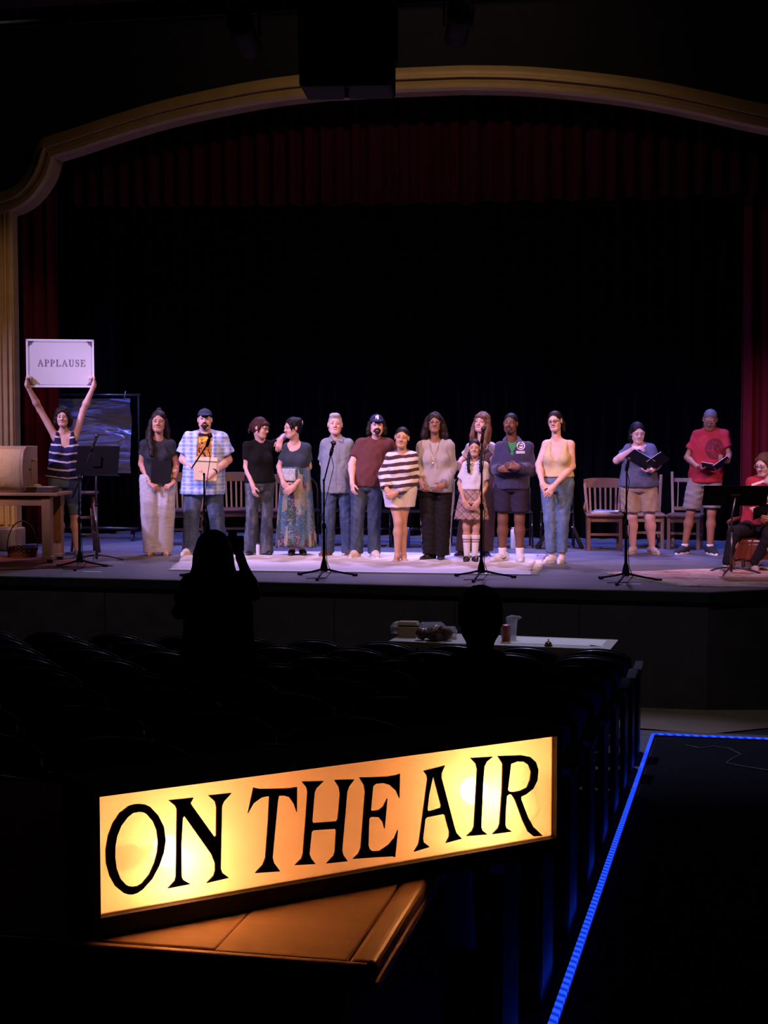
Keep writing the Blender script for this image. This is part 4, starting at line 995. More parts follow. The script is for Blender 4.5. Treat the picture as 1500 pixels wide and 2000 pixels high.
def seg(a, b, w=0.0075): lg.bar(tuple(p.h2b((a[0], -0.088 + 0.55 * max(0, a[1] - 0.075), a[1]))), tuple(p.h2b((b[0], -0.088 + 0.55 * max(0, b[1] - 0.075), b[1]))), w * p.hs, 0.010)
for a_, b_ in (((-0.017, 0.066), (-0.017, 0.104)), ((0.013, 0.066), (0.013, 0.100)), ((-0.017, 0.102), (0.013, 0.068)), ((-0.004, 0.110), (0.001, 0.086)), ((0.012, 0.112), (0.001, 0.086)), ((0.001, 0.088), (0.001, 0.060))): seg(a_, b_)
lg.build('cap_emblem', M_lace, cp)
p.beard(HAIR['dark'], True)
M_maroon = cloth('maroon_jersey', (0.105, 0.036, 0.036)); p.top('t_shirt', M_maroon, 946, (0.66, 0.66), off=0.016, flare=0.010, neck=0.068, sleeve_off=0.012, amp=0.004)
p.trousers('jeans', denim('slate_denim', (0.048, 0.070, 0.105), (0.14, 0.18, 0.25)), 940, 1081, rk=0.080, rh=0.075, off=0.012, amp=0.006)
for i in (0, 1): p.shoe(i, mat('cream_suede', (0.55, 0.46, 0.38), 0.9), M_white_sole, 0.30, M_lace)
PEOPLE.append(p)
# 8 -- striped sweater, white shorts, barefoot
t = NT('striped_knit', 0.95, spec=0.1, sheen=0.2); x, y, z = t.xyz(); n = t.noise(7, 2)
zz = t.ma('ADD', t.ma('ADD', z, t.ma('MULTIPLY', n, 0.035)), t.ma('MULTIPLY', x, -0.10)); fr = t.ma('FRACT', t.ma('MULTIPLY', zz, 1 / 0.082))
kn = t.noise(220, 1); t.col(t.mix(t.ma('LESS_THAN', fr, 0.5), (0.060, 0.030, 0.042), (0.66, 0.62, 0.60))); t.bump(kn, 0.4, 0.003)
p = Person('barefoot person in brown and cream striped sweater with white shorts', 782, 1095, (785, 831, 873), (757, 813, 883),
           [(751, 926, 0.0), (807, 934, 0.0)], [(759, 962, -0.20), (765, 966, -0.22)], [(776, 1096, -8, -0.05), (788, 1093, 6, 0.04)], hy=(-4, 2, 6), pel=781, skin='olive', bare=True, gl=1.02,
           curl=(0.8, 0.8), handdir=((0.35, -0.5, -0.8), (-0.8, -0.4, -0.5)), palm=((0.3, 1, 0), (-0.3, 1, 0)), knees=[(778, 1018, -0.06), (786, 1016, 0.01)], smile=1.0)
p.hair('black', H_skull(vol=-0.002) + [ell((0.0, 0.10, -0.03), (0.045, 0.03, 0.045), 0.02)] + H_cut(0.058, 0.050, 0.072) + [ell((0, -0.06, -0.09), (0.10, 0.07, 0.05), 0.01, neg=True)], amp=0.002)
p.top('striped_sweater', t.m, 948, (1.90, 1.90), off=0.026, flare=0.022, neck=0.082, neck_drop=0.02, neckf=0.035, sleeve_off=0.026, amp=0.006, sl_flare=0.012, wl=0.12, hem_tilt=0.10)
p.trousers('denim_shorts', cloth('white_denim', (0.62, 0.57, 0.56), 0.06), 938, (990, 989), rh=0.120, off=0.016, amp=0.004, rt=0.118)
PEOPLE.append(p)
# 9 -- cream blouse, black trousers with stripe
p = Person('person with long dark hair in cream blouse and black trousers with white stripes', 850, 1093, (848, 804, 844), (816, 885, 860),
           [(818, 912, 0.03), (881, 912, 0.03)], [(824, 948, -0.20), (857, 951, -0.26)], [(841, 1090, -45), (862, 1094, -4)], hy=(2, -2, 0), pel=850, skin='bronze', g=1.04, ga=1.05, gl=1.02,
           curl=(0.7, 0.7), handdir=((0.15, -0.3, -0.9), (-0.75, -0.3, -0.45)), palm=(None, (0, 0.9, 0.4)), belly=0.3, smile=1.0)
p.hair('dark', H_skull(vol=0.010) + strands([[(sg * 0.07, 0.005, 0.03), (sg * 0.098, 0.012, -0.06), (sg * 0.125, 0.012, -0.15)] for sg in (-1, 1)] + [[(sg * 0.06, 0.05, 0), (sg * 0.09, 0.06, -0.10), (sg * 0.10, 0.06, -0.18)] for sg in (-1, 1)] + [[(0, 0.09, 0), (0, 0.09, -0.15)]], 0.042, 0.045) + H_cut(0.060, 0.050, 0.075, x=-0.004), amp=0.009, wl=0.04, stretch=(1, 1, 0.5))
p.glasses(mat('clear_frames', (0.35, 0.22, 0.22), 0.3), 0.95)
t = NT('cream_knit', 0.95, spec=0.1, sheen=0.2); n = t.noise(10, 4, t.scale((1, 1, 0.5))); t.col(t.mix(n, (0.32, 0.29, 0.27), (0.42, 0.39, 0.36))); t.bump(t.noise(200, 1), 0.2, 0.002)
p.top('blouse', t.m, 957, (1.86, 1.86), off=0.026, flare=0.024, neck=0.080, neck_drop=0.015, sleeve_off=0.016, amp=0.005, sl_flare=0.010, wl=0.10, hem_tilt=-0.10)
nk = MB(); pts = [p.neck + p.sx * sx2 + p.fw * f + np.array((0, 0, zz_)) for sx2, f, zz_ in ((-0.07, 0.03, 0.02), (-0.05, 0.135, -0.09), (-0.028, 0.190, -0.19), (-0.022, 0.205, -0.24), (-0.012, 0.190, -0.19), (0.03, 0.135, -0.09), (0.065, 0.03, 0.02))]
nk.tube([tuple(a) for a in pts], 0.0035, 6); nk.ball(tuple(pts[3] + np.array((0, -0.004, -0.03))), 0.016, 8, (0.7, 0.4, 1.6)); nk.build('necklace', mat('pale_gold', (0.65, 0.55, 0.40), 0.3, 0.8, var=0), p.root, True)
p.trousers('side_stripe_trousers', cloth('black_satin', (0.014, 0.012, 0.012), rough=0.6), 945, (1081, 1084), rk=0.100, rh=0.090, rt=0.112, off=0.014, amp=0.006)
hp = p.hip[1] + p.sx * 0.115; kk = p.Kn[1] + p.sx * 0.098; aa = p.A[1] + p.sx * 0.088
MB().tube([tuple(hp + (0, 0, 0.05)), tuple(hp * 0.5 + kk * 0.5 + p.sx * 0.012), tuple(kk), tuple(kk * 0.5 + aa * 0.5 - p.sx * 0.004), tuple(aa - (0, 0, 0.02))], [0.017, 0.019, 0.019, 0.018, 0.018], 8).build('side_stripe', M_white_shoe, p.root, True)
kk = p.Kn[0] - p.sx * 0.094; aa = p.A[0] - p.sx * 0.083
MB().tube([tuple(kk), tuple(aa - (0, 0, 0.01))], [0.010, 0.012], 8).build('side_stripe', M_white_shoe, p.root, True)
for i in (0, 1): p.shoe(i, M_black_leather, M_black_sole, 0.27, slip=False)
PEOPLE.append(p)
# 10 -- brown jumpsuit, long wavy hair, behind the girl
p = Person('person with long wavy brown hair in white tee and brown jumpsuit behind the child', 938, 1087, (940, 803, 843), (910, 968, 862),
           [(905, 896, 0.08), (980, 908, 0.05)], [(899, 911, -0.22), (969, 898, -0.22)], [(906, 1087, -40), (946, 1087, 20)], hy=(-24, -6, 6), pel=938, g=0.95,
           curl=(0.7, 0.7), handdir=((0.3, -0.5, -0.7), (-0.75, -0.3, 0.3)), palm=((0.5, 0.9, -0.3), (0, 1, -0.3)), smile=1.0)
p.hair('light', H_skull(vol=0.010) + [ell((0.0, -0.070, 0.062), (0.066, 0.030, 0.026), 0.02)] + strands([[(-0.07, 0.0, 0.02), (-0.085, -0.01, -0.08), (-0.08, -0.05, -0.18), (-0.06, -0.075, -0.27)], [(0.07, 0.0, 0.02), (0.092, -0.005, -0.07), (0.085, -0.03, -0.17), (0.105, -0.05, -0.25), (0.08, -0.06, -0.33)],
       [(0.06, 0.04, 0.0), (0.10, 0.03, -0.10), (0.11, 0.02, -0.22)], [(-0.05, 0.06, 0), (-0.06, 0.06, -0.2)], [(0.04, 0.075, 0), (0.05, 0.08, -0.22)]], 0.034, 0.024) + H_cut(0.048, 0.050, 0.06), amp=0.008, wl=0.035, stretch=(1, 1, 0.6))
p.top('white_t_shirt', cloth('white_jersey', (0.66, 0.62, 0.58), 0.05), 930, (0.7, 0.7), off=0.012, flare=0.0, neck=0.085, neck_drop=0.03, sl_flare=0.012)
M_brownsuit = cloth('brown_twill', (0.115, 0.060, 0.042))
p.trousers('jumpsuit', M_brownsuit, 868, 1076, rk=0.105, rh=0.105, rt=0.118, off=0.020, amp=0.005, extra=infl(p.torso[:2] + p.torso[8:], 0.021, 0.04, [(p.pt(0.82), (0, 0, 1))]) + [cone(p.pt(0.78) + p.sx * sg * 0.075 + p.fw * 0.10, p.pt(1.0) + p.sx * sg * 0.085 + np.array((0, 0, 0.02)), 0.024, 0.020, 0.02) for sg in (-1, 1)])
M_navycanvas = mat('navy_canvas', (0.030, 0.032, 0.060), 0.85)
for i in (0, 1): p.shoe(i, M_navycanvas, M_white_sole, 0.27, M_lace, high=0.03)
PEOPLE.append(p)
# 11 -- the girl
p = Person('child with two dark braids in white polo, plaid skirt and knee socks', 921, 1097, (926, 855, 890), (902, 952, 900),
           [(897, 944, 0.03), (950, 945, 0.03)], [(911, 985, -0.17), (929, 985, -0.17)], [(912, 1096, -8), (927, 1096, 8)], hy=(-4, 0, -2), pel=921, g=0.86, ga=0.9, gl=0.86, bust=0, skin='olive',
           curl=(0.4, 0.4), handdir=((0.5, -0.25, -0.75), (-0.5, -0.25, -0.75)), palm=((0.3, 1, 0), (-0.3, 1, 0)), smile=0.1)
p.hair('black', H_skull(vol=-0.001) + H_cut(0.058, 0.052, 0.074) + [ell((0, -0.06, -0.10), (0.10, 0.07, 0.05), 0.01, neg=True)], amp=0.0015)
for sg in (-1, 1):
    pl = [(sg * 0.062, 0.02, -0.055), (sg * 0.078, -0.01, -0.10), (sg * 0.085, -0.055, -0.155), (sg * 0.085, -0.085, -0.215), (sg * 0.082, -0.09, -0.27)]
    pr = []
    for j in range(12):
        f = j / 11 * 4; a0 = int(min(f, 3.999)); w_ = f - a0; c0 = np.array(pl[a0]) * (1 - w_) + np.array(pl[a0 + 1]) * w_
        pr.append(ell(c0 + (0.006 * (-1) ** j, 0, 0), (0.0235 - 0.0004 * j, 0.022, 0.020), 0.006))
    pr.append(cone(pl[4], (sg * 0.08, -0.085, -0.32), 0.014, 0.022, 0.008))
    p.hair('black', pr, 0.006, 0.002, 0.02, 'braid', brow=False)
M_polo = cloth('white_pique', (0.60, 0.58, 0.54), 0.04)
po = p.top('polo_shirt', M_polo, 952, (0.72, 0.72), off=0.012, flare=0.004, neck=0.066, sl_flare=0.014, amp=0.003); collar(p, M_polo, po, 0.9)
t = NT('tan_plaid_wool', 0.9, spec=0.15); x, y, z = t.xyz()
def wav2(v, per, pw): return t.ma('POWER', t.ma('MULTIPLY_ADD', t.ma('SINE', t.ma('MULTIPLY', v, 2 * PI / per)), 0.5, 0.5), pw)
dx, dz = t.ma('ADD', x, z), t.ma('SUBTRACT', x, z)
c = t.mix(t.ma('MULTIPLY', wav2(dx, 0.10, 2), 0.8), (0.36, 0.22, 0.16), (0.15, 0.085, 0.075)); c = t.mix(t.ma('MULTIPLY', wav2(dz, 0.10, 2), 0.7), c, (0.13, 0.08, 0.08)); c = t.mix(t.ma('MULTIPLY', wav2(dx, 0.05, 10), 0.6), c, (0.55, 0.42, 0.34)); t.col(t.mix(t.ma('MULTIPLY', wav2(dz, 0.05, 10), 0.6), c, (0.50, 0.36, 0.28)))
skirt(p, 'plaid_skirt', t.m, 949, 1013, 0.118, 0.195, 14, 0.035, 0.0, 0.008, 5)
t = NT('knee_sock_knit', 0.9); x, y, z = t.xyz(); z1 = p.L(0, 1053)[2]
st_ = t.ma('ADD', t.step(z, z1 - 0.006, z1 + 0.006), t.step(z, z1 - 0.032, z1 - 0.020)); t.col(t.mix(st_, (0.70, 0.67, 0.62), (0.22, 0.07, 0.05)))
for i in (0, 1):
    p.sock(i, t.m, 1045); p.shoe(i, M_black_leather, M_black_sole, 0.235, slip=True, strap=M_black_leather)
PEOPLE.append(p)
# 12 -- navy quarter-zip
t = NT('navy_fleece', 0.92, spec=0.15, sheen=0.2); n = t.noise(9, 4); x, y, z = t.xyz()
base_ = t.mix(n, (0.030, 0.026, 0.060), (0.042, 0.037, 0.080)); M_navy = t
p = Person('person in navy quarter-zip pullover and dark shorts with white sneakers', 997, 1097, (996, 804, 845), (966, 1039, 863),
           [(965, 917, 0.0), (1036, 917, 0.0)], [(987, 914, -0.26), (1001, 908, -0.30)], [(981, 1096, -38), (1015, 1097, 2)], hy=(-14, -2, 2), pel=998, sex='m', skin='dark', g=1.06, ga=1.08, gl=1.06, belly=0.25,
           curl=(0.6, 0.45), handdir=((0.95, -0.2, 0.05), (-0.85, -0.2, 0.2)), palm=((0, 1, -0.3), (0, 1, -0.4)), neckw=1.15, smile=0.8)
cx, cz = p.L(1016, 867)[0], p.L(1016, 870)[2]
rr = t.ma('SQRT', t.ma('ADD', t.ma('POWER', t.ma('ADD', x, -cx), 2), t.ma('POWER', t.ma('ADD', z, -cz), 2)))
fr_ = t.ma('LESS_THAN', y, 0.0)
lg = t.ma('ADD', t.step(rr, 0.036, 0.046), t.ma('MULTIPLY', t.ma('LESS_THAN', rr, 0.026), t.ma('GREATER_THAN', t.ma('ABSOLUTE', t.ma('ADD', z, -cz)), 0.006)))
bars = t.ma('MULTIPLY', t.ma('LESS_THAN', t.ma('ABSOLUTE', t.ma('ADD', x, -cx + 0.004)), 0.050), t.ma('ADD', t.step(z, cz - 0.069, cz - 0.058), t.step(z, cz - 0.084, cz - 0.073)))
M_navy.col(t.mix(t.ma('MULTIPLY', t.ma('MINIMUM', t.ma('ADD', lg, bars), 1.0), fr_), base_, (0.70, 0.68, 0.74)))
p.hair('black', [ell((0, 0.016, 0.036), (0.080, 0.095, 0.082), 0.02)] + H_cut(0.064, 0.060, 0.075) + [ell((0, -0.03, -0.07), (0.10, 0.11, 0.045), 0.01, neg=True)], amp=0.002, wl=0.012)
b = p.beard(hair_mat('stubble', (0.045, 0.018, 0.012)), True)
p.top('green_t_shirt', cloth('green_jersey', (0.035, 0.20, 0.065)), 930, (0.3, 0.3), off=0.012, flare=0.0, neck=0.060, neckf=0.022, amp=0)
pu = p.top('quarter_zip_pullover', M_navy.m, 951, (1.93, 1.93), off=0.022, flare=0.016, neck=0.070, neck_drop=0.01, sleeve_off=0.016, amp=0.006, wl=0.11,
      extra=[cone(p.neck + p.fw * 0.105 + np.array((0, 0, 0.06)), p.neck + p.fw * 0.160 + np.array((0.0, 0, -0.135)), 0.112, 0.016, 0.006, neg=True)])
for sg in (-1, 1):
    MB().tube([tuple(p.neck + p.sx * sg * a + p.fw * f + np.array((0, 0, zz_))) for a, f, zz_ in ((0.0, -0.075, 0.045), (0.066, -0.045, 0.042), (0.086, 0.03, 0.018), (0.080, 0.085, -0.012), (0.050, 0.122, -0.060), (0.014, 0.140, -0.118))], [0.020, 0.022, 0.021, 0.018, 0.014, 0.007], 8).build('collar', M_navy.m, pu, True)
p.trousers('shorts', cloth('dark_shorts_nylon', (0.026, 0.020, 0.034)), 945, (998, 999), rh=0.104, rt=0.118, off=0.018, amp=0.005, wl=0.11)
M_sock = cloth('white_sock', (0.70, 0.67, 0.66), 0.05)
for i in (0, 1):
    p.sock(i, M_sock, 1069); sho = p.shoe(i, M_white_shoe, mat('pale_grey_rubber', (0.42, 0.42, 0.43), 0.6), 0.31, M_lace, width=1.05, tick=M_navycanvas)
PEOPLE.append(p)
# 13 -- yellow top
p = Person('person in glasses with pale yellow sleeveless top and blue jeans', 1087, 1099, (1082, 800, 841), (1056, 1122, 857),
           [(1051, 907, -0.02), (1116, 910, -0.04)], [(1064, 953, -0.22), (1074, 957, -0.26)], [(1077, 1098, -30), (1097, 1099, -12)], hy=(-18, 4, -6), tw=-12, pel=1087, g=1.02, ga=1.08, gl=1.06,
           curl=(0.5, 0.5), handdir=((0.45, -0.3, -0.85), (-0.5, -0.3, -0.8)), palm=((0.3, 1, 0), (-0.3, 1, 0)), bust=1.15, smile=1.0)
p.hair('dark', H_skull(vol=-0.001) + strands([[(0.03, 0.10, 0.02), (0.055, 0.125, -0.04), (0.06, 0.12, -0.12)]], 0.035, 0.018) + H_cut(0.062, 0.054, 0.078) + [ell((0, -0.06, -0.09), (0.10, 0.075, 0.06), 0.01, neg=True)], amp=0.002)
p.glasses(M_frame, 0.75)
t = NT('pale_yellow_cotton', 0.9, spec=0.2); n = t.noise(12, 4); t.col(t.mix(n, (0.50, 0.39, 0.19), (0.60, 0.49, 0.28)))
st = [cone(p.pt(0.70) + p.sx * sg * 0.088 + p.fw * 0.10, p.pt(1.0) + p.sx * sg * 0.096 + p.fw * 0.035 + np.array((0, 0, 0.022)), 0.034, 0.027, 0.02) for sg in (-1, 1)] + [cone(p.pt(0.75) + p.sx * sg * 0.08 - p.fw * 0.08, p.pt(1.0) + p.sx * sg * 0.092 - p.fw * 0.01 + np.array((0, 0, 0.022)), 0.038, 0.027, 0.02) for sg in (-1, 1)]
p.top('sleeveless_top', t.m, 928, sleeves=False, tank=True, extra=st + [ell(p.pt(1.0) + p.fw * 0.12, (0.068, 0.11, 0.165), 0.01, neg=True), cone(p.pt(0.18) + p.fw * 0.25, p.pt(-0.1) + p.fw * 0.25, 0.03, 0.075, 0.006, [(p.sx, 0.5)], neg=True)], neck=0.09, neckf=0.04, off=0.008, flare=0.030, amp=0.003)
p.trousers('skinny_jeans', denim('light_blue_denim', (0.12, 0.19, 0.32), (0.34, 0.42, 0.54), 0.6), 921, 1079, rk=0.072, rh=0.056, off=0.009, amp=0.004)
for i in (0, 1): p.shoe(i, M_white_shoe, M_white_sole, 0.27, M_lace)
PEOPLE.append(p)
# 14 -- reading from a folder, khaki shorts
p = Person('person in blue-grey top and khaki shorts reading from an open black folder', 1245, 1081, (1243, 822, 864), (1217, 1279, 868),
           [(1203, 899, -0.02), (1283, 906, 0.0)], [(1245, 874, -0.22), (1262, 918, -0.24)], [(1236, 1077, -20), (1273, 1078, 28)], hy=(14, 12, -4), pel=1246, g=1.36, ga=1.28, gl=1.24, belly=0.5, bust=1.25,
           curl=(0.6, 0.5), handdir=((0.95, -0.2, 0.1), (-0.9, -0.3, -0.1)), palm=((0, 0.4, -1), (0, -0.1, 1)), group='performers on the stage', smile=0.0)
p.hair('black', H_skull(vol=0.002) + strands([[(-0.072, 0.02, 0.01), (-0.078, 0.025, -0.06), (-0.072, 0.03, -0.11)]], 0.026, 0.018) + [ell((0, 0.09, -0.06), (0.05, 0.035, 0.06), 0.02)] + H_cut(0.062, 0.054, 0.078), amp=0.002)
t = NT('slate_blue_cotton', 0.92, spec=0.15); n = t.noise(60, 2); t.col(t.mix(n, (0.075, 0.080, 0.125), (0.115, 0.120, 0.170)))
p.top('loose_top', t.m, 948, (0.60, 0.60), off=0.020, flare=0.035, neck=0.095, neck_drop=0.05, neckf=0.05, sl_flare=0.006, amp=0.005, wl=0.11)
p.trousers('khaki_shorts', cloth('khaki_twill', (0.36, 0.27, 0.18)), 940, (1000, 998), rh=0.120, rt=0.128, off=0.014, amp=0.007, wl=0.09)
for i in (0, 1): p.shoe(i, mat('beige_mesh', (0.55, 0.48, 0.42), 0.85), M_white_sole, 0.28, M_lace)
PEOPLE.append(p)
# 15 -- red tee, reading
t = NT('red_print_jersey', 0.92, spec=0.15); n = t.noise(9, 4); x, y, z = t.xyz()
p = Person('person in red T-shirt and grey shorts looking down at a script', 1360, 1082, (1383, 797, 838), (1350, 1419, 838),
           [(1340, 893, -0.02), (1420, 886, -0.04)], [(1368, 912, -0.26), (1408, 898, -0.28)], [(1337, 1075, -30), (1386, 1077, 24)], hy=(-4, 24, 4), pel=1375, sex='m', skin='brown', g=1.06, ga=0.95, gl=0.92,
           curl=(0.7, 0.8), handdir=((0.8, -0.35, -0.3), (-0.55, -0.4, 0.1)), palm=((0, 0, 1), (0, 0, 1)), group='performers on the stage', smile=0.0)
cx, cz = p.L(1392, 872)[0], p.L(1392, 876)[2]
ex = t.ma('MULTIPLY', t.ma('ADD', x, -cx), 1.12); rr = t.ma('SQRT', t.ma('ADD', t.ma('POWER', ex, 2), t.ma('POWER', t.ma('ADD', z, -cz), 2)))
pn = t.noise(20, 3, None, 0.6, 1.2); pm = t.ma('MULTIPLY', t.ma('LESS_THAN', rr, 0.125), t.ma('MAXIMUM', t.ma('GREATER_THAN', rr, 0.10), t.ma('GREATER_THAN', pn, 0.46)))
t.col(t.mix(t.ma('MULTIPLY', t.ma('MULTIPLY', pm, t.ma('LESS_THAN', y, 0)), 0.75), t.mix(n, (0.27, 0.018, 0.028), (0.36, 0.028, 0.038)), (0.05, 0.016, 0.022)))
p.hair('salt', [ell((0, 0.016, 0.034), (0.0765, 0.0935, 0.083), 0.02)] + H_cut(0.060, 0.058, 0.080) + [ell((0, -0.03, -0.07), (0.10, 0.11, 0.05), 0.01, neg=True)], amp=0.001, wl=0.015)
p.glasses(mat('wire_frames', (0.3, 0.28, 0.28), 0.3, 0.6), 0.8)
p.top('t_shirt', t.m, 939, (0.66, 0.66), off=0.018, flare=0.012, neck=0.066, sleeve_off=0.014, sl_flare=0.010, amp=0.005)
p.trousers('grey_shorts', cloth('grey_cargo_twill', (0.20, 0.175, 0.165)), 932, (993, 991), rh=0.104, rt=0.112, off=0.014, amp=0.006)
for i in (0, 1): p.sock(i, M_sock, 1062); p.shoe(i, mat('black_mesh', (0.015, 0.016, 0.022), 0.85), M_white_sole, 0.30, M_black_leather)
PEOPLE.append(p)
# 16 -- seated reader
sb = at_z(1468, 1111)
t = NT('red_emblem_jersey', 0.92, spec=0.15); n = t.noise(9, 4); x, y, z = t.xyz()
p = Person('seated person in red T-shirt with pale shield print, hand at the chin', 1468, 1111, (1489, 881, 927), (1456, 1516, 930),
           [(1463, 985, 0.0), (1524, 985, -0.05)], [(1484, 1006, -0.28), (1500, 938, -0.20)], [(1422, 1112, -20, -0.42), (1474, 1123, 4, -0.38)], hy=(-34, 16, 4), tw=-14, base=sb, seated=True, pel=1484, hip_v=1030,
           knees=[(1434, 1035, -0.44), (1500, 1040, -0.42)], g=1.08, curl=(0.5, 0.9), handdir=((0.3, -0.8, -0.3), (-0.5, -0.2, 0.8)), palm=(None, (0, 1, 0)), group='performers on the stage', smile=0.0)
a1, b1 = p.L(1488, 955)[0], p.L(1488, 958)[2]
X_ = t.ma('ABSOLUTE', t.ma('ADD', x, -a1)); Z_ = t.ma('ADD', z, -b1)
def shield(k):
    up_ = t.ma('LESS_THAN', t.ma('MAXIMUM', X_, 0.0), 0.125 * k); lo_ = t.ma('GREATER_THAN', Z_, t.ma('MULTIPLY_ADD', X_, 1.05, -0.125 * k)); hi_ = t.ma('LESS_THAN', Z_, t.ma('MULTIPLY_ADD', X_, -0.35, 0.12 * k))
    return t.ma('MULTIPLY', up_, t.ma('MULTIPLY', lo_, hi_))
band_ = t.ma('GREATER_THAN', t.ma('SINE', t.ma('MULTIPLY_ADD', Z_, 62.0, t.ma('MULTIPLY', X_, 16.0))), 0.15)
mk = t.ma('MULTIPLY', shield(1.0), t.ma('MAXIMUM', band_, t.ma('SUBTRACT', 1.0, shield(0.80))))
t.col(t.mix(t.ma('MULTIPLY', mk, t.ma('LESS_THAN', y, 0)), t.mix(n, (0.32, 0.020, 0.030), (0.42, 0.030, 0.040)), (0.66, 0.56, 0.52)))
p.hair('brown', H_skull(vol=0.003) + [ell((0, 0.095, -0.03), (0.045, 0.035, 0.05), 0.02)] + strands([[(0.060, -0.045, 0.06), (0.074, -0.03, 0.0), (0.072, -0.01, -0.06)], [(-0.060, -0.045, 0.06), (-0.074, -0.03, 0.0)]], 0.014, 0.008) + H_cut(0.062, 0.056, 0.078), amp=0.003)
p.glasses(mat('wire_frames', (0.3, 0.28, 0.28), 0.3, 0.6), 0.8)
p.top('t_shirt', t.m, 1020, (0.60, 0.60), off=0.016, flare=0.012, neck=0.070, sleeve_off=0.012, amp=0.006)
p.trousers('dark_leggings', cloth('black_leggings', (0.020, 0.018, 0.020)), 1010, 1120, rk=0.068, rh=0.050, off=0.008, amp=0.004)
for i in (0, 1): p.shoe(i, mat('cream_clog', (0.60, 0.48, 0.42), 0.8), M_white_sole, 0.26, slip=True)
SEATED = p; PEOPLE.append(p)

# 17 -- photographer standing in the house
M_dark = cloth('dark_jersey', (0.008, 0.008, 0.009))
pb = at_y(425, 1120, 8.12); pb.z = house_z(pb.y); kp = ppm(pb + Vector((0, 0, 0.9)))
vfp = 1035 + (at_y(420, 1035, pb.y).z - pb.z) * kp
p = Person('silhouetted photographer with long hair raising a camera before the stage', 428, vfp, (420, 1035, 1035 + 0.25 * kp), (358, 500, 1120),
           [(352, 1200, 0.10), (498, 1160, -0.02)], [(400, 1092, 0.24), (470, 1076, 0.16)], [(405, vfp, 180), (450, vfp, 180)], hy=(180, 0, 0), tw=0, pel=428, base=pb, g=1.32, ga=1.15, eye=False, group='people in the auditorium',
           handdir=((0.4, 0.5, 0.6), (-0.15, 0.3, 0.9)), palm=((1, 0, 0.3), (-1, 0, 0.2)), curl=(0.8, 0.8), bust=0)
# seen from behind: the hair falls over the back, towards the camera
p.hair('black', H_skull(vol=0.016) + strands([[(sg * 0.06, 0.03, 0.0), (sg * 0.078, 0.06, -0.10), (sg * 0.092, 0.09, -0.22)] for sg in (-1, 1)] + [[(sg * 0.025, 0.09, 0.0), (sg * 0.03, 0.11, -0.12), (sg * 0.04, 0.12, -0.26)] for sg in (-1, 1)], 0.048, 0.036) + H_cut(0.05, 0.056, 0.07), amp=0.003, brow=False)
p.top('dark_top', M_dark, 1036 + 0.78 * kp, (0.6, 0.6), off=0.014, flare=0.015, neck=0.072)
p.trousers('dark_trousers', M_dark, 1036 + 0.72 * kp, vfp - 0.02 * kp, rk=0.075, rh=0.07, off=0.012)
for i in (0, 1): p.shoe(i, M_black_leather, M_black_sole, 0.26)
PHOTOG = p
# 18 -- viewer seated near the aisle
pb = at_y(938, 1250, 5.88); pb.z = house_z(pb.y); kp = ppm(pb + Vector((0, 0, 0.9))); zt = pb.z
v0 = 1137 + (at_y(938, 1137, pb.y).z - pb.z) * kp
p = Person('silhouetted viewer with short hair seated near the aisle', 938, v0, (938, 1137, 1137 + 0.245 * kp), (820, 1056, 1137 + 0.30 * kp),
           [(815, 1137 + 0.58 * kp, 0.02), (1061, 1137 + 0.58 * kp, 0.02)], [(890, 1137 + 0.68 * kp, 0.30), (986, 1137 + 0.68 * kp, 0.30)], [(890, v0, 180, 0.52), (986, v0, 180, 0.52)], hy=(180, 0, 0), tw=0, pel=938, base=pb, sex='m', seated=True, hip_v=1137 + 0.82 * kp,
           knees=[(890, 1137 + 0.80 * kp, 0.46), (986, 1137 + 0.80 * kp, 0.46)], g=1.05, eye=False, skin='tan', group='people in the auditorium', curl=(0.4, 0.4))
p.hair('black', [ell((0, 0.016, 0.036), (0.086, 0.102, 0.088), 0.02), ell((0, 0.05, -0.035), (0.072, 0.056, 0.05), 0.03)] + H_cut(0.06, 0.062, 0.08), amp=0.003, brow=False)
p.top('dark_shirt', M_dark, 1137 + 0.86 * kp, (0.7, 0.7), off=0.016, flare=0.012, neck=0.068)
p.trousers('dark_trousers', M_dark, 1137 + 0.76 * kp, v0, rk=0.075, rh=0.062, off=0.010)
for i in (0, 1): p.shoe(i, M_black_leather, M_black_sole, 0.28)
VIEWER = p
# ================================================================== stage properties
M_oak = wood('honey_oak', (0.24, 0.115, 0.045), (0.40, 0.21, 0.085), 2)
M_oak_x = wood('honey_oak_top', (0.24, 0.115, 0.045), (0.40, 0.21, 0.085), 0)
M_walnut = wood('dark_walnut', (0.050, 0.022, 0.013), (0.095, 0.042, 0.024), 2)
M_cherry = wood('chair_brown', (0.11, 0.048, 0.022), (0.20, 0.095, 0.045), 2, rough=0.35)
M_pale = wood('chair_tan', (0.17, 0.095, 0.050), (0.27, 0.16, 0.085), 2)
M_metal = mat('black_metal', (0.006, 0.006, 0.007), 0.55, 0.0, spec=0.22, var=0.1)
M_desk = mat('matt_black_enamel', (0.0045, 0.0045, 0.005), 0.85, spec=0.04, var=0.1)
M_steel = mat('stand_steel', (0.10, 0.10, 0.11), 0.35, 0.8, var=0.1)
M_chrome = mat('chrome', (0.5, 0.5, 0.52), 0.25, 0.95, var=0.05)
M_paper = mat('paper', (0.70, 0.68, 0.64), 0.85, var=0.05)
M_bfold = mat('black_folder', (0.010, 0.010, 0.012), 0.6, spec=0.2, var=0.15)

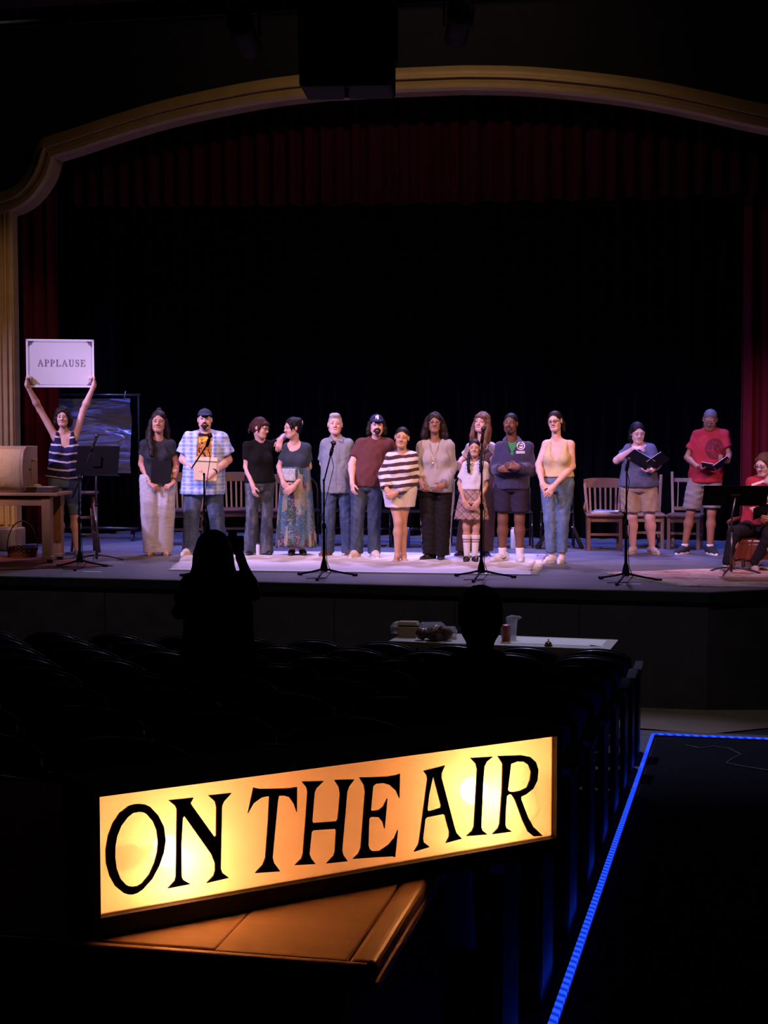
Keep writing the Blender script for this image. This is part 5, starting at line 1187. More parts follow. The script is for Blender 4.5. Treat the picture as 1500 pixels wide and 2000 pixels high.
# ------------------------------------------------ rugs
def rug(name, quad, m, label, th=0.008, fringe=None, wav=0.012, seed=0):
    """quad: four floor points (front-left, front-right, back-right, back-left)"""
    A, B, C_, D = [Vector((q_[0], q_[1], 0)) for q_ in quad]; nx, ny = 60, 24; r = np.random.default_rng(seed); ph = r.uniform(0, 6, 4)
    vs, fs = [], []
    for j in range(ny + 1):
        for i in range(nx + 1):
            s_, q_ = i / nx, j / ny
            p_ = (A * (1 - s_) + B * s_) * (1 - q_) + (D * (1 - s_) + C_ * s_) * q_
            ed = wav * (math.sin(s_ * 23 + ph[0]) if j in (0, ny) else 0); ex_ = wav * (math.sin(q_ * 17 + ph[1]) if i in (0, nx) else 0)
            vs.append((p_.x + ex_, p_.y + ed, 0.0055 + 0.002 * math.sin(s_ * 9 + ph[2]) * math.sin(q_ * 5 + ph[3])))
    for j in range(ny):
        for i in range(nx):
            a_ = j * (nx + 1) + i; fs.append((a_, a_ + 1, a_ + nx + 2, a_ + nx + 1))
    root = empty(name, (0, 0, 0), 0, label, 'rug')
    o = MB().add(vs, fs).build('pile', m, root, True); so_ = o.modifiers.new('thick', 'SOLIDIFY'); so_.thickness = 0.008; so_.offset = 0.0
    if fringe is not None:
        for a_, b_ in fringe:
            a_, b_ = Vector((*a_[:2], 0)), Vector((*b_[:2], 0)); n_ = int((b_ - a_).length / 0.022); out = Vector(((b_ - a_).y, -(b_ - a_).x, 0)).normalized(); fb = MB()
            for k in range(n_):
                p0 = a_ + (b_ - a_) * (k / n_); l_ = r.uniform(0.05, 0.09); fb.tube([p0 + Vector((0, 0, 0.008)), p0 + out * l_ * 0.6 + Vector((r.uniform(-.01, .01), 0, 0.007)), p0 + out * l_ + Vector((r.uniform(-.02, .02), r.uniform(-.01, .01), 0.005))], [0.005, 0.004, 0.003], 4)
            f_ = fb.build('fringe', M_fringe, root); f_['kind'] = 'stuff'
    return root
M_fringe = mat('fringe_cotton', (0.62, 0.55, 0.44), 0.95)
t = NT('pale_rug_wool', 0.95, spec=0.1); n = t.noise(3.2, 5, None, 0.65); n2 = t.noise(16, 4)
t.col(t.mix(n, (0.52, 0.48, 0.43), (0.76, 0.72, 0.67))); t.bump(t.noise(150, 2), 0.3)
q4 = [at_z(*q_) for q_ in ((330, 1114.5), (1036, 1124.0), (1052, 1083), (372, 1076))]
rug('pale_rug', q4, t.m, 'large pale rug under the people in the middle of the stage', fringe=[(q4[1], q4[2])])
MB().bar(q4[0] + Vector((0, 0.02, 0.0085)), q4[1] + Vector((0, 0.02, 0.0085)), 0.10, 0.016).build('border', mat('white_binding', (0.85, 0.83, 0.82), 0.9, var=0.02), bpy.data.objects['pale_rug'])
def orient_rug(name, cA, cB, cC, sc=5.0):
    t = NT(name, 0.95, spec=0.1); x, y, z = t.xyz(); w1 = t.noise(sc * 0.8, 4, t.scale((0.5, 2.2, 1)), 0.7, 1.5); w2 = t.vor(sc * 2.2, t.scale((0.7, 1.6, 1)), 'Distance')
    c_ = t.ramp(w1, [(0.36, cA), (0.50, cB), (0.62, cC)]); t.col(t.mix(t.ma('MULTIPLY', t.ma('LESS_THAN', w2, 0.22), 0.6), c_, cA)); t.bump(t.noise(150, 2), 0.3); return t.m
qr = [at_z(*q_) for q_ in ((1345, 1146), (1700, 1150), (1640, 1103), (1190, 1119))]
rug('patterned_rug', qr, orient_rug('faded_red_rug', (0.42, 0.10, 0.10), (0.72, 0.52, 0.44), (0.80, 0.68, 0.55)), 'faded red and cream patterned rug under the seated reader', fringe=[(qr[3], qr[0])], wav=0.02, seed=3)
ql = [at_z(*q_) for q_ in ((-130, 1119), (222, 1106), (120, 1091), (-60, 1082))]
rug('patterned_rug', ql, orient_rug('dark_red_rug', (0.10, 0.022, 0.022), (0.20, 0.06, 0.045), (0.16, 0.09, 0.075)), 'dark red patterned rug under the wooden work table', wav=0.006, seed=5)
M_tape = mat('white_gaffer_tape', (0.75, 0.74, 0.74), 0.7, var=0.03)
for i, (u0_, u1_, v_) in enumerate(((163, 197, 1117), (1208, 1252, 1141))):
    a_, b_ = at_z(u0_, v_), at_z(u1_, v_ + 0.4)
    tag(MB().bar(a_ + Vector((0, 0, 0.003)), b_ + Vector((0, 0, 0.003)), 0.05, 0.002).build('tape_mark', M_tape), ('strip of white tape on the floor near the striped top\'s mic stand', 'strip of white tape under the mic stand of the folder reader')[i], 'tape')

# ------------------------------------------------ microphone stands
def mic_stand(u, v, top, mic_to=None, label='', boom=None, spread=0.31, rot=0.0, grip=None, cable=True, clip=False):
    b = at_z(u, v); k = ppm(b); h = (v - top) / k
    r = empty('microphone_stand', b, face_cam(b), label, 'microphone stand', 'microphone stands along the stage edge')
    MB().lathe([(0.036, 0.062), (0.040, 0.09), (0.030, 0.14), (0.020, 0.18), (0.014, 0.20)], 14).build('hub', M_metal, r, True)
    for j in range(3):
        a_ = rot + j * 2 * PI / 3; d_ = Vector((math.cos(a_), math.sin(a_), 0))
        lg = MB().tube([d_ * 0.02 + Vector((0, 0, 0.085)), d_ * spread * 0.5 + Vector((0, 0, 0.05)), d_ * spread + Vector((0, 0, 0.018))], [0.012, 0.010, 0.010], 8).build('leg', M_metal, r, True)
        MB().tube([d_ * (spread - 0.02) + Vector((0, 0, 0.018)), d_ * (spread + 0.03) + Vector((0, 0, 0.016))], 0.0155, 8).build('rubber_foot', M_black_sole, lg, True)
    MB().tube([(0, 0, 0.15), (0, 0, h * 0.52)], 0.0155, 10).build('tube', M_metal, r, True)
    MB().lathe([(0.017, 0), (0.021, 0.01), (0.021, 0.05), (0.015, 0.06)], 12, (0, 0, h * 0.52 - 0.02)).build('clutch', M_metal, r, True)
    MB().tube([(0, 0, h * 0.52), (0, 0, h)], 0.0095, 10).build('shaft', M_metal, r, True)
    tip = Vector((0, 0, h)); d_ = Vector((0, -0.5, 0.85)).normalized()
    if boom:
        (u1, v1, y1), (u2, v2, y2) = boom
        A = Vector(((u1 - u) / k, y1, (v - v1) / k)); B = Vector(((u2 - u) / k, y2, (v - v2) / k))
        MB().tube([A, B], 0.0075, 8).build('boom', M_metal, r, True)
        MB().ball(tip, 0.014, 10).build('swivel', M_metal, r, True)
        tip = B; d_ = (B - A).normalized()
    if mic_to:
        M2 = Vector(((mic_to[0] - u) / k, mic_to[2], (v - mic_to[1]) / k)); d_ = (M2 - tip).normalized()
        cl_ = MB().tube([tip - d_ * 0.02, tip + d_ * 0.05], [0.017, 0.019], 10).build('mic_clip', M_metal, r, True)
        m_ = MB().tube([tip + d_ * 0.0, tip + d_ * 0.06, M2 - d_ * 0.03], [0.0115, 0.013, 0.018], 10).build('microphone', M_metal, r, True)
        MB().ball(M2, 0.026, 12).build('grille', grip or M_steel, m_, True)
        if cable:
            c0 = tip - d_ * 0.01
            MB().tube([c0, c0 + Vector((0.03, -0.02, -0.12)), Vector((-0.02, -0.03, h * 0.62)), Vector((0.03, -0.02, h * 0.5)), Vector((0.022, -0.02, h * 0.3)), Vector((0.03, -0.02, 0.16)), Vector((0.07, -0.03, 0.06)), Vector((0.02, -0.12, 0.010)), Vector((-0.18, -0.16, 0.008))], 0.0042, 6).build('cable', M_metal, r, True)
    return r
mic_stand(156, 1110, 932, (191, 852, -0.10), 'microphone stand with tilted boom in front of the music stand and table', boom=((143, 974, 0.12), (182, 878, -0.08)), rot=0.35, spread=0.29)
mic_stand(400, 1130, 926, (412, 852, -0.06), 'microphone stand before the person in blue plaid, base behind the photographer', boom=((376, 915, 0.10), (407, 868, -0.04)), rot=0.3)
mic_stand(633, 1128, 938, (652, 866, -0.08), 'microphone stand before the grey-haired person in grey-blue shirt', boom=((632, 945, 0.0), (647, 886, -0.05)), rot=0.32, spread=0.33)
mic_stand(940, 1131, 862, (943, 838, -0.04), 'microphone stand upright in front of the child with braids', rot=0.30, spread=0.34)
mic_stand(1222, 1137, 916, (1226, 897, -0.04), 'microphone stand upright before the folder reader in khaki shorts', rot=0.28, spread=0.34, grip=mat('bronze_grille', (0.16, 0.13, 0.09), 0.45, 0.5))

# ------------------------------------------------ music stands
def music_stand(u, v, desk, label, yaw, tilt=0.9, wd=0.52, hg=0.34):
    b = at_z(u, v); k = ppm(b); r = empty('music_stand', b, face_cam(b), label, 'music stand', 'music stands')
    c_ = Vector(((desk[0] - u) / k, 0, (v - desk[1]) / k)); R = Matrix.Rotation(yaw, 3, 'Z') @ Matrix.Rotation(tilt, 3, 'X')
    pl = MB().box(c_, (wd, 0.006, hg), R).build('desk', M_desk, r, bevel=0.002)
    MB().box(c_ + R @ Vector((0, 0.035, -hg / 2)), (wd, 0.07, 0.006), R).build('lip', M_metal, pl)
    MB().box(c_ + R @ Vector((0, -0.016, -0.02)), (0.10, 0.03, 0.12), R).build('bracket', M_desk, r, bevel=0.004)
    MB().tube([(0, 0, 0.03), (0, 0, c_.z * 0.55)], 0.016, 10).build('tube', M_steel, r, True)
    MB().tube([(0, 0, c_.z * 0.55), (0, 0, c_.z * 0.75), c_ + R @ Vector((0, -0.02, 0))], 0.0105, 10).build('shaft', M_steel, r, True)
    MB().lathe([(0.019, 0), (0.022, 0.012), (0.018, 0.03)], 12, (0, 0, c_.z * 0.55)).build('collar', M_metal, r, True)
    for j in range(3):
        a_ = 0.25 + j * 2 * PI / 3; d_ = Vector((math.cos(a_), math.sin(a_), 0))
        MB().tube([Vector((0, 0, 0.075)), d_ * 0.12 + Vector((0, 0, 0.062)), d_ * 0.24 + Vector((0, 0, 0.035)), d_ * 0.31 + Vector((0, 0, 0.010))], [0.012, 0.011, 0.010, 0.009], 8).build('leg', M_steel, r, True)
    return r
music_stand(189, 1097, (193, 899), 'black music stand in front of the hanging clear sheet', -0.35, -0.25, 0.50, 0.33)
music_stand(1428, 1122, (1434, 968), 'black music stand in front of the seated reader', 0.10, 0.85, 0.66, 0.33)

# ------------------------------------------------ chairs
def slat_chair(name, m, label, u, v, yaw=0.0, nsl=6, top_z=0.86, wid=0.43, seat_z=0.44, tall_posts=False, arms=True, group='wooden chairs behind the performers'):
    b = at_z(u, v); r = empty(name, b, face_cam(b) + yaw, label, 'chair', group); W, Dp = wid / 2, 0.43
    MB().box((0, -0.01, seat_z), (wid + 0.03, Dp + 0.04, 0.035)).build('seat', m, r, bevel=0.012)
    for sx_ in (-1, 1):
        MB().bar((sx_ * (W - 0.02), -Dp / 2 + 0.03, 0), (sx_ * (W - 0.02), -Dp / 2 + 0.03, seat_z - 0.017), 0.042, 0.042).build('leg', m, r, bevel=0.004)
        MB().bar((sx_ * (W - 0.025), Dp / 2 - 0.02, 0), (sx_ * (W - 0.02), Dp / 2 - 0.01, seat_z - 0.017), 0.04, 0.04).build('leg', m, r, bevel=0.004)
        MB().bar((sx_ * (W - 0.02), Dp / 2 - 0.02, seat_z), (sx_ * (W + 0.01), Dp / 2 + 0.09, top_z + (0.05 if tall_posts else -0.05)), 0.036, 0.034).build('back_post', m, r, bevel=0.004)
        MB().bar((sx_ * (W - 0.02), -Dp / 2 + 0.05, 0.17), (sx_ * (W - 0.02), Dp / 2 - 0.04, 0.17), 0.022, 0.028).build('stretcher', m, r)
        if arms: MB().tube([(sx_ * (W + 0.0), Dp / 2 - 0.02, seat_z + 0.01), (sx_ * (W + 0.02), Dp / 2 - 0.05, seat_z + 0.07), (sx_ * (W + 0.005), Dp / 2 + 0.02, seat_z + 0.13)], [0.016, 0.018, 0.014], 8).build('hip_brace', m, r, True)
    MB().bar((-W + 0.03, -Dp / 2 + 0.03, seat_z - 0.055), (W - 0.03, -Dp / 2 + 0.03, seat_z - 0.055), 0.02, 0.06).build('apron', m, r)
    MB().bar((-W + 0.03, -Dp / 2 + 0.03, 0.20), (W - 0.03, -Dp / 2 + 0.03, 0.20), 0.022, 0.03).build('stretcher', m, r)
    # crest rail, gently bowed
    vs = []; fs = []; N = 12; hc = 0.105 if not tall_posts else 0.05
    for i in range(N + 1):
        s_ = i / N; xx = (s_ - 0.5) * (wid + 0.05); bow = 0.03 * (1 - (2 * s_ - 1) ** 2); cr = 0.018 * (1 - (2 * s_ - 1) ** 4) if not tall_posts else 0.0
        y0 = Dp / 2 + 0.075 + bow
        z_ = top_z - hc if not tall_posts else top_z - 0.08
        vs += [(xx, y0 - 0.012, z_), (xx, y0 + 0.012, z_), (xx, y0 + 0.024, z_ + hc + cr), (xx, y0 + 0.002, z_ + hc + cr)]
    for i in range(N):
        a_ = i * 4
        for j in range(4): fs.append((a_ + j, a_ + (j + 1) % 4, a_ + 4 + (j + 1) % 4, a_ + 4 + j))
    fs += [(0, 1, 2, 3), (N * 4 + 3, N * 4 + 2, N * 4 + 1, N * 4)]
    MB().add(vs, fs).build('crest_rail', m, r, bevel=0.004)
    for i in range(nsl):
        xx = (i - (nsl - 1) / 2) * (wid - 0.06) / max(nsl - 0.4, 1); bow = 0.03 * (1 - (2 * xx / wid) ** 2)
        sw = 0.024 if not tall_posts else 0.012
        MB().bar((xx * 0.94, Dp / 2 - 0.02, seat_z + 0.015 if not tall_posts else seat_z + 0.09), (xx, Dp / 2 + 0.07 + bow, top_z - hc - (0.0 if not tall_posts else 0.03)), sw, 0.010, (0, 1, 0)).build('slat', m, r)
    if tall_posts: MB().bar((-W + 0.03, Dp / 2 + 0.0, seat_z + 0.07), (W - 0.03, Dp / 2 + 0.0, seat_z + 0.07), 0.022, 0.045).build('lower_rail', m, r)
    return r
slat_chair('wooden_chair', M_cherry, 'brown slat-back wooden chair with papers on its seat', 1179, 1073, 0.06, 6)
slat_chair('wooden_chair', M_pale, 'tan tall-post wooden chair behind the person in red T-shirt', 1338, 1071, -0.12, 3, 0.90, 0.40, 0.42, True, False)
slat_chair('wooden_chair', M_pale, 'tan tall-post wooden chair behind the folder reader in khaki shorts', 1262, 1069, 0.10, 3, 0.86, 0.40, 0.42, True, False)
slat_chair('wooden_chair', M_walnut, 'dark slat-back wooden chair between the plaid shirt and black T-shirt', 459, 1060, 0.05, 6, 0.90, 0.44)
slat_chair('wooden_chair', M_walnut, 'dark wooden chair half hidden behind the person in blue plaid', 364, 1062, 0.05, 6, 0.90, 0.47)
slat_chair('wooden_chair', M_walnut, 'dark wooden chair mostly hidden behind the long patchwork skirt', 528, 1063, 0.0, 6, 0.88, 0.38)
def bent_chair(u, v, label, yaw=0.0, m=None):
    m = m or mat('gloss_black_steel', (0.010, 0.010, 0.012), 0.18, 0.2, var=0.05); b = at_z(u, v); r = empty('folding_chair', b, face_cam(b) + yaw, label, 'chair', 'black metal chairs behind the performers')
    W = 0.20; sz = 0.45
    MB().box((0, 0, sz), (0.42, 0.40, 0.025)).build('seat', m, r, bevel=0.010)
    pts = [(-W, 0.19, 0.0), (-W, 0.20, sz), (-W, 0.24, 0.72)] + [(W * math.cos(a_) , 0.26, 0.72 + 0.16 * math.sin(a_)) for a_ in np.linspace(PI, 0, 9)][1:-1] + [(W, 0.24, 0.72), (W, 0.20, sz), (W, 0.19, 0.0)]
    MB().tube(pts, 0.013, 8).build('back_frame', m, r, True)
    MB().tube([(-W + 0.05, 0.235, 0.66), (0, 0.25, 0.67), (W - 0.05, 0.235, 0.66)], 0.03, 8).build('backrest', m, r, True)
    for sx_ in (-1, 1):
        MB().tube([(sx_ * W, -0.17, sz), (sx_ * (W + 0.01), -0.2, 0.0)], 0.012, 8).build('leg', m, r, True)
    MB().tube([(-W, -0.185, 0.24), (W, -0.185, 0.24)], 0.009, 8).build('crossbar', m, r, True)
    MB().tube([(-W, 0.195, 0.2), (W, 0.195, 0.2)], 0.009, 8).build('crossbar', m, r, True)
    return r
bent_chair(594, 1064, 'glossy black chair between the patchwork skirt and the grey-blue shirt', 0.1)
bent_chair(664, 1064, 'black chair behind the legs of the grey-haired person', 0.0)
bent_chair(733, 1066, 'black chair behind the striped sweater and maroon T-shirt', -0.1)
bent_chair(803, 1067, 'black chair between the white shorts and the black trousers', 0.1)
bent_chair(910, 1064, 'black chair between the cream blouse and the plaid skirt', -0.05)
bent_chair(1006, 1068, 'black chair behind the person in navy pullover', 0.05)
bent_chair(1088, 1068, 'black chair hidden behind the yellow top and blue jeans', 0.0)

# ------------------------------------------------ bottles, papers, bags
def bottle(u, v, hpx, rpx, m, capm, label):
    b = at_z(u, v); k = ppm(b); h, r_ = hpx / k, rpx / k; o = empty('water_bottle', b, 0, label, 'bottle')
    MB().lathe([(0, 0), (r_ * 0.9, 0.0), (r_, 0.01), (r_, h * 0.82), (r_ * 0.92, h * 0.88), (r_ * 0.6, h * 0.92)], 18).build('body', m, o, True)
    MB().lathe([(r_ * 0.72, h * 0.90), (r_ * 0.72, h), (0, h)], 18).build('cap', capm, o, True)
bottle(1003, 1072, 42, 6.2, mat('white_enamel', (0.75, 0.73, 0.76), 0.35, var=0.03), mat('grey_plastic', (0.4, 0.4, 0.42), 0.5), 'white water bottle standing behind the legs in dark shorts')
bottle(795, 1070, 40, 6.0, mat('blue_enamel', (0.05, 0.07, 0.20), 0.35), mat('grey_plastic', (0.4, 0.4, 0.42), 0.5), 'dark blue water bottle behind the barefoot person')
bottle(504, 1085, 24, 4.0, mat('clear_plastic', (0.65, 0.66, 0.72), 0.2), mat('blue_plastic', (0.05, 0.06, 0.2), 0.4), 'small clear plastic bottle between the black shoes')
def leaning(u, v, w_, h_, lean, yaw, label, m):
    b = at_z(u, v); o = empty('binder', b, face_cam(b) + yaw, label, 'binder'); R = Matrix.Rotation(lean, 3, 'Y')
    for sg in (-1, 1): MB().box(R @ Vector((sg * 0.016, 0, h_ / 2)) + Vector((0, 0, 0.012)), (0.006, w_, h_), R).build('cover', m, o)
    MB().box(R @ Vector((0, 0.0, h_ / 2)) + Vector((0, 0, 0.012)), (0.022, w_ - 0.02, h_ - 0.02), R).build('pages', M_paper, o)
    MB().box(R @ Vector((0, -w_ / 2 + 0.004, h_ / 2)) + Vector((0, 0, 0.012)), (0.038, 0.006, h_), R).build('spine', m, o)
leaning(1048, 1071, 0.26, 0.26, 0.62, 0.0, 'dark binder leaning against a black chair beside the jeans', M_bfold)
leaning(1136, 1071, 0.28, 0.29, -0.42, 0.1, 'dark binder leaning beside the slat-back chair with papers', M_bfold)
b = at_z(1179, 1073); th = face_cam(b) + 0.06
for i, (dx_, rz_) in enumerate(((-0.02, 0.1), (0.03, -0.15))):
    o = empty('script', b + Matrix.Rotation(th, 3, 'Z') @ Vector((dx_, -0.03, 0.459 + i * 0.016)), th + rz_, ('stack of papers lying on the brown slat-back chair', 'thin booklet on top of the papers on the slat-back chair')[i], 'papers')
    MB().box((0, 0, 0.006), (0.30, 0.22, 0.012)).build('pages', M_paper, o); MB().box((0, 0, 0.0135), (0.305, 0.225, 0.003), Matrix.Rotation(0.03, 3, 'Y')).build('cover', mat('blue_grey_card', (0.18, 0.19, 0.28), 0.7), o)

# things held in hands
def held(p, name, label, cat, group=None): return empty(name, p.root.location, p.root.rotation_euler.z, label, cat, group)
def R3(x=0, y=0, z=0): return Matrix.Rotation(z, 3, 'Z') @ Matrix.Rotation(y, 3, 'Y') @ Matrix.Rotation(x, 3, 'X')
p = PEOPLE[1]; o = held(p, 'script_folder', 'black folder held flat against the charcoal T-shirt', 'folder')
c_ = Vector(p.L(316, 921, -0.185)); R = R3(0.10, 0.04, 0)
MB().box(c_, (0.235, 0.006, 0.27), R).build('cover', M_bfold, o); MB().box(c_ + Vector((0, 0.008, 0)), (0.22, 0.008, 0.255), R).build('pages', M_paper, o); MB().box(c_ + Vector((0, 0.016, 0)), (0.235, 0.006, 0.27), R).build('cover', M_bfold, o)
p = PEOPLE[2]; o = held(p, 'script_pages', 'cream bundle of folded script pages held against the belly', 'papers')
M_cream = mat('cream_paper', (0.62, 0.54, 0.36), 0.85, var=0.06)
c_ = Vector(p.L(403, 914, -0.30)); R = R3(-0.10, 0.05, 0)
for k_, (dy_, w_, h_) in enumerate(((0.0, 0.275, 0.285), (-0.008, 0.255, 0.275))): MB().box(c_ + Vector((0, dy_, 0.004 * k_)), (w_, 0.007, h_), R).build('page_bundle', M_cream, o, bevel=0.002)
MB().box(c_ + R @ Vector((0, -0.02, 0.105)), (0.27, 0.016, 0.03), R).build('folded_edge', mat('pale_paper', (0.70, 0.63, 0.46), 0.85), o, bevel=0.006)
p = PEOPLE[13]; o = held(p, 'open_folder', 'open black script folder in the hands of the khaki shorts wearer', 'folder')
A = Vector(p.L(1268, 908, -0.27)); l_ = Vector(p.L(1228, 884, -0.34)); r_ = Vector(p.L(1296, 888, -0.30))
def leaf(A, B, hgt, tilt, m, name, off=0.0, par=None, sh_=0.0):
    d_ = (B - A); up_ = Vector((0.0, -math.sin(tilt), math.cos(tilt))); up_ = (up_ - d_.normalized() * up_.dot(d_.normalized())).normalized(); n_ = d_.normalized().cross(up_)
    A2, B2 = A + n_ * off + d_ * sh_, B + n_ * off - d_ * sh_
    pts = [A2 - up_ * hgt / 2, B2 - up_ * hgt / 2, B2 + up_ * hgt / 2, A2 + up_ * hgt / 2]
    vs = pts + [q_ + n_ * 0.004 for q_ in pts]
    return MB().add(vs, [(0, 1, 2, 3), (7, 6, 5, 4), (0, 4, 5, 1), (1, 5, 6, 2), (2, 6, 7, 3), (3, 7, 4, 0)]).build(name, m, o)
leaf(A, l_, 0.24, 0.9, M_bfold, 'cover'); leaf(A, r_, 0.24, 0.9, M_bfold, 'cover'); leaf(A, r_, 0.23, 0.9, M_paper, 'page', -0.008, None, 0.02); leaf(A, l_, 0.23, 0.9, M_paper, 'page', 0.008, None, 0.02)
p = PEOPLE[14]; o = held(p, 'open_script', 'open script held by the person in red T-shirt', 'papers')
A = Vector(p.L(1392, 911, -0.30)); l_ = Vector(p.L(1369, 907, -0.28)); r_ = Vector(p.L(1418, 892, -0.30))
leaf(A, l_, 0.26, 1.25, M_paper, 'page'); leaf(A, r_, 0.26, 1.25, M_paper, 'page'); leaf(A, r_, 0.27, 1.25, M_bfold, 'cover', 0.006); leaf(A, l_, 0.27, 1.25, M_bfold, 'cover', -0.006)
p = SEATED; o = held(p, 'open_script', 'open dark script on the lap of the seated reader', 'papers')
A = Vector(p.L(1497, 990, -0.36)); l_ = Vector(p.L(1470, 1000, -0.40)); r_ = Vector(p.L(1522, 978, -0.36))
leaf(A, l_, 0.24, 1.0, M_bfold, 'cover'); leaf(A, r_, 0.24, 1.0, M_bfold, 'cover'); leaf(A, r_, 0.23, 1.0, M_paper, 'page', -0.008); leaf(A, l_, 0.23, 1.0, M_paper, 'page', 0.008)

# ------------------------------------------------ applause sign
p = PEOPLE[0]; o = held(p, 'applause_sign', 'white APPLAUSE sign with corner ornaments raised above the striped top', 'sign')
a_, b_ = Vector(p.L(58.5, 757, -0.10)), Vector(p.L(187, 664.5, -0.10)); ww, hh_ = b_.x - a_.x, b_.z - a_.z
M_board = mat('white_board', (0.74, 0.72, 0.72), 0.75, var=0.02); M_ink = mat('grey_ink', (0.24, 0.21, 0.32), 0.8, var=0.05); M_ornam = mat('dark_ink', (0.06, 0.055, 0.14), 0.8, var=0.05); M_rim = mat('white_rim', (0.82, 0.82, 0.86), 0.7, var=0.0)
MB().box(((a_.x + b_.x) / 2, -0.10, (a_.z + b_.z) / 2), (ww, 0.02, hh_)).build('board', M_board, o, bevel=0.003)
yf = -0.1115; fr = MB()
for (x0, z0, x1, z1) in ((0, 0, ww, 0.022), (0, hh_ - 0.022, ww, hh_), (0, 0, 0.022, hh_), (ww - 0.022, 0, ww, hh_)): fr.box((a_.x + (x0 + x1) / 2, yf, a_.z + (z0 + z1) / 2), (x1 - x0, 0.003, z1 - z0))
fr.build('white_border', M_rim, o)
fr = MB(); e_ = 0.030
for (x0, z0, x1, z1) in ((e_, e_, ww - e_, e_ + 0.003), (e_, hh_ - e_ - 0.003, ww - e_, hh_ - e_), (e_, e_, e_ + 0.003, hh_ - e_), (ww - e_ - 0.003, e_, ww - e_, hh_ - e_)): fr.box((a_.x + (x0 + x1) / 2, yf, a_.z + (z0 + z1) / 2), (x1 - x0, 0.002, z1 - z0))
fr.build('border_line', mat('faint_ink', (0.45, 0.42, 0.52), 0.8, var=0), o)
for sx_ in (0, 1):
    for sz_ in (0, 1):
        fr = MB(); X0 = lambda v_: a_.x + (e_ - 0.006 + v_ if sx_ == 0 else ww - e_ + 0.006 - v_); Z0 = lambda v_: a_.z + (e_ - 0.006 + v_ if sz_ == 0 else hh_ - e_ + 0.006 - v_)
        for x0, z0, x1, z1 in ((0, 0, 0.060, 0.010), (0, 0, 0.010, 0.060), (0.014, 0.014, 0.046, 0.020), (0.014, 0.014, 0.020, 0.046), (0.034, 0.020, 0.040, 0.036), (0.020, 0.032, 0.036, 0.038)):
            fr.box(((X0(x0) + X0(x1)) / 2, yf - 0.0005, (Z0(z0) + Z0(z1)) / 2), (x1 - x0, 0.003, z1 - z0))
        fr.build('corner_ornament', M_ornam, o)
GL = {  # letters on a 0..1 height grid: lists of quads/polys (thick and thin strokes with slab serifs)
 'A': (0.92, [[(0.40, 1.0), (0.50, 1.0), (0.88, 0.04), (0.70, 0.04)], [(0.42, 0.98), (0.46, 0.90), (0.16, 0.04), (0.11, 0.04)], [(0.22, 0.34), (0.66, 0.34), (0.64, 0.40), (0.24, 0.40)], [(0.0, 0.0), (0.28, 0.0), (0.28, 0.045), (0.0, 0.045)], [(0.58, 0.0), (0.96, 0.0), (0.96, 0.045), (0.58, 0.045)]]),
 'P': (0.74, [[(0.12, 0.0), (0.28, 0.0), (0.28, 1.0), (0.12, 1.0)], [(0.0, 0.0), (0.42, 0.0), (0.42, 0.045), (0.0, 0.045)], [(0.0, 0.955), (0.46, 0.955), (0.46, 1.0), (0.0, 1.0)], [(0.44, 1.0), (0.60, 0.96), (0.70, 0.84), (0.70, 0.66), (0.60, 0.52), (0.44, 0.46), (0.28, 0.46), (0.28, 0.505), (0.42, 0.51), (0.52, 0.58), (0.55, 0.68), (0.55, 0.82), (0.52, 0.90), (0.42, 0.955)]]),
 'L': (0.76, [[(0.12, 0.0), (0.28, 0.0), (0.28, 1.0), (0.12, 1.0)], [(0.0, 0.955), (0.42, 0.955), (0.42, 1.0), (0.0, 1.0)], [(0.0, 0.0), (0.70, 0.0), (0.72, 0.30), (0.67, 0.30), (0.60, 0.10), (0.50, 0.045), (0.0, 0.045)]]),
 'U': (0.90, [[(0.12, 0.28), (0.28, 0.28), (0.28, 1.0), (0.12, 1.0)], [(0.0, 0.955), (0.42, 0.955), (0.42, 1.0), (0.0, 1.0)], [(0.56, 0.955), (0.86, 0.955), (0.86, 1.0), (0.56, 1.0)], [(0.68, 0.28), (0.74, 0.28), (0.74, 1.0), (0.68, 1.0)], [(0.12, 0.30), (0.28, 0.30), (0.31, 0.14), (0.44, 0.05), (0.58, 0.09), (0.68, 0.28), (0.74, 0.28), (0.66, 0.06), (0.46, -0.02), (0.26, 0.0), (0.15, 0.10)]]),
 'S': (0.66, [[(0.54, 0.98), (0.54, 0.72), (0.50, 0.72), (0.44, 0.90), (0.30, 0.965), (0.18, 0.92), (0.15, 0.80), (0.24, 0.70), (0.44, 0.60), (0.57, 0.48), (0.60, 0.30), (0.52, 0.08), (0.32, -0.02), (0.14, 0.04), (0.06, 0.0), (0.05, 0.30), (0.09, 0.30), (0.16, 0.11), (0.32, 0.03), (0.44, 0.09), (0.47, 0.22), (0.40, 0.34), (0.20, 0.44), (0.07, 0.55), (0.03, 0.72), (0.10, 0.93), (0.30, 1.02), (0.44, 0.97), (0.50, 1.0)]]),
 'E': (0.78, [[(0.12, 0.0), (0.28, 0.0), (0.28, 1.0), (0.12, 1.0)], [(0.0, 0.955), (0.68, 0.955), (0.70, 0.72), (0.655, 0.72), (0.60, 0.90), (0.50, 0.955), (0.68, 1.0), (0.0, 1.0)][:5] + [(0.48, 0.955), (0.0, 0.955)], [(0.0, 0.96), (0.70, 0.96), (0.70, 1.0), (0.0, 1.0)], [(0.0, 0.0), (0.72, 0.0), (0.74, 0.30), (0.69, 0.30), (0.62, 0.10), (0.52, 0.045), (0.0, 0.045)], [(0.28, 0.49), (0.48, 0.49), (0.48, 0.53), (0.28, 0.53)], [(0.47, 0.36), (0.51, 0.36), (0.51, 0.66), (0.47, 0.66)]])}
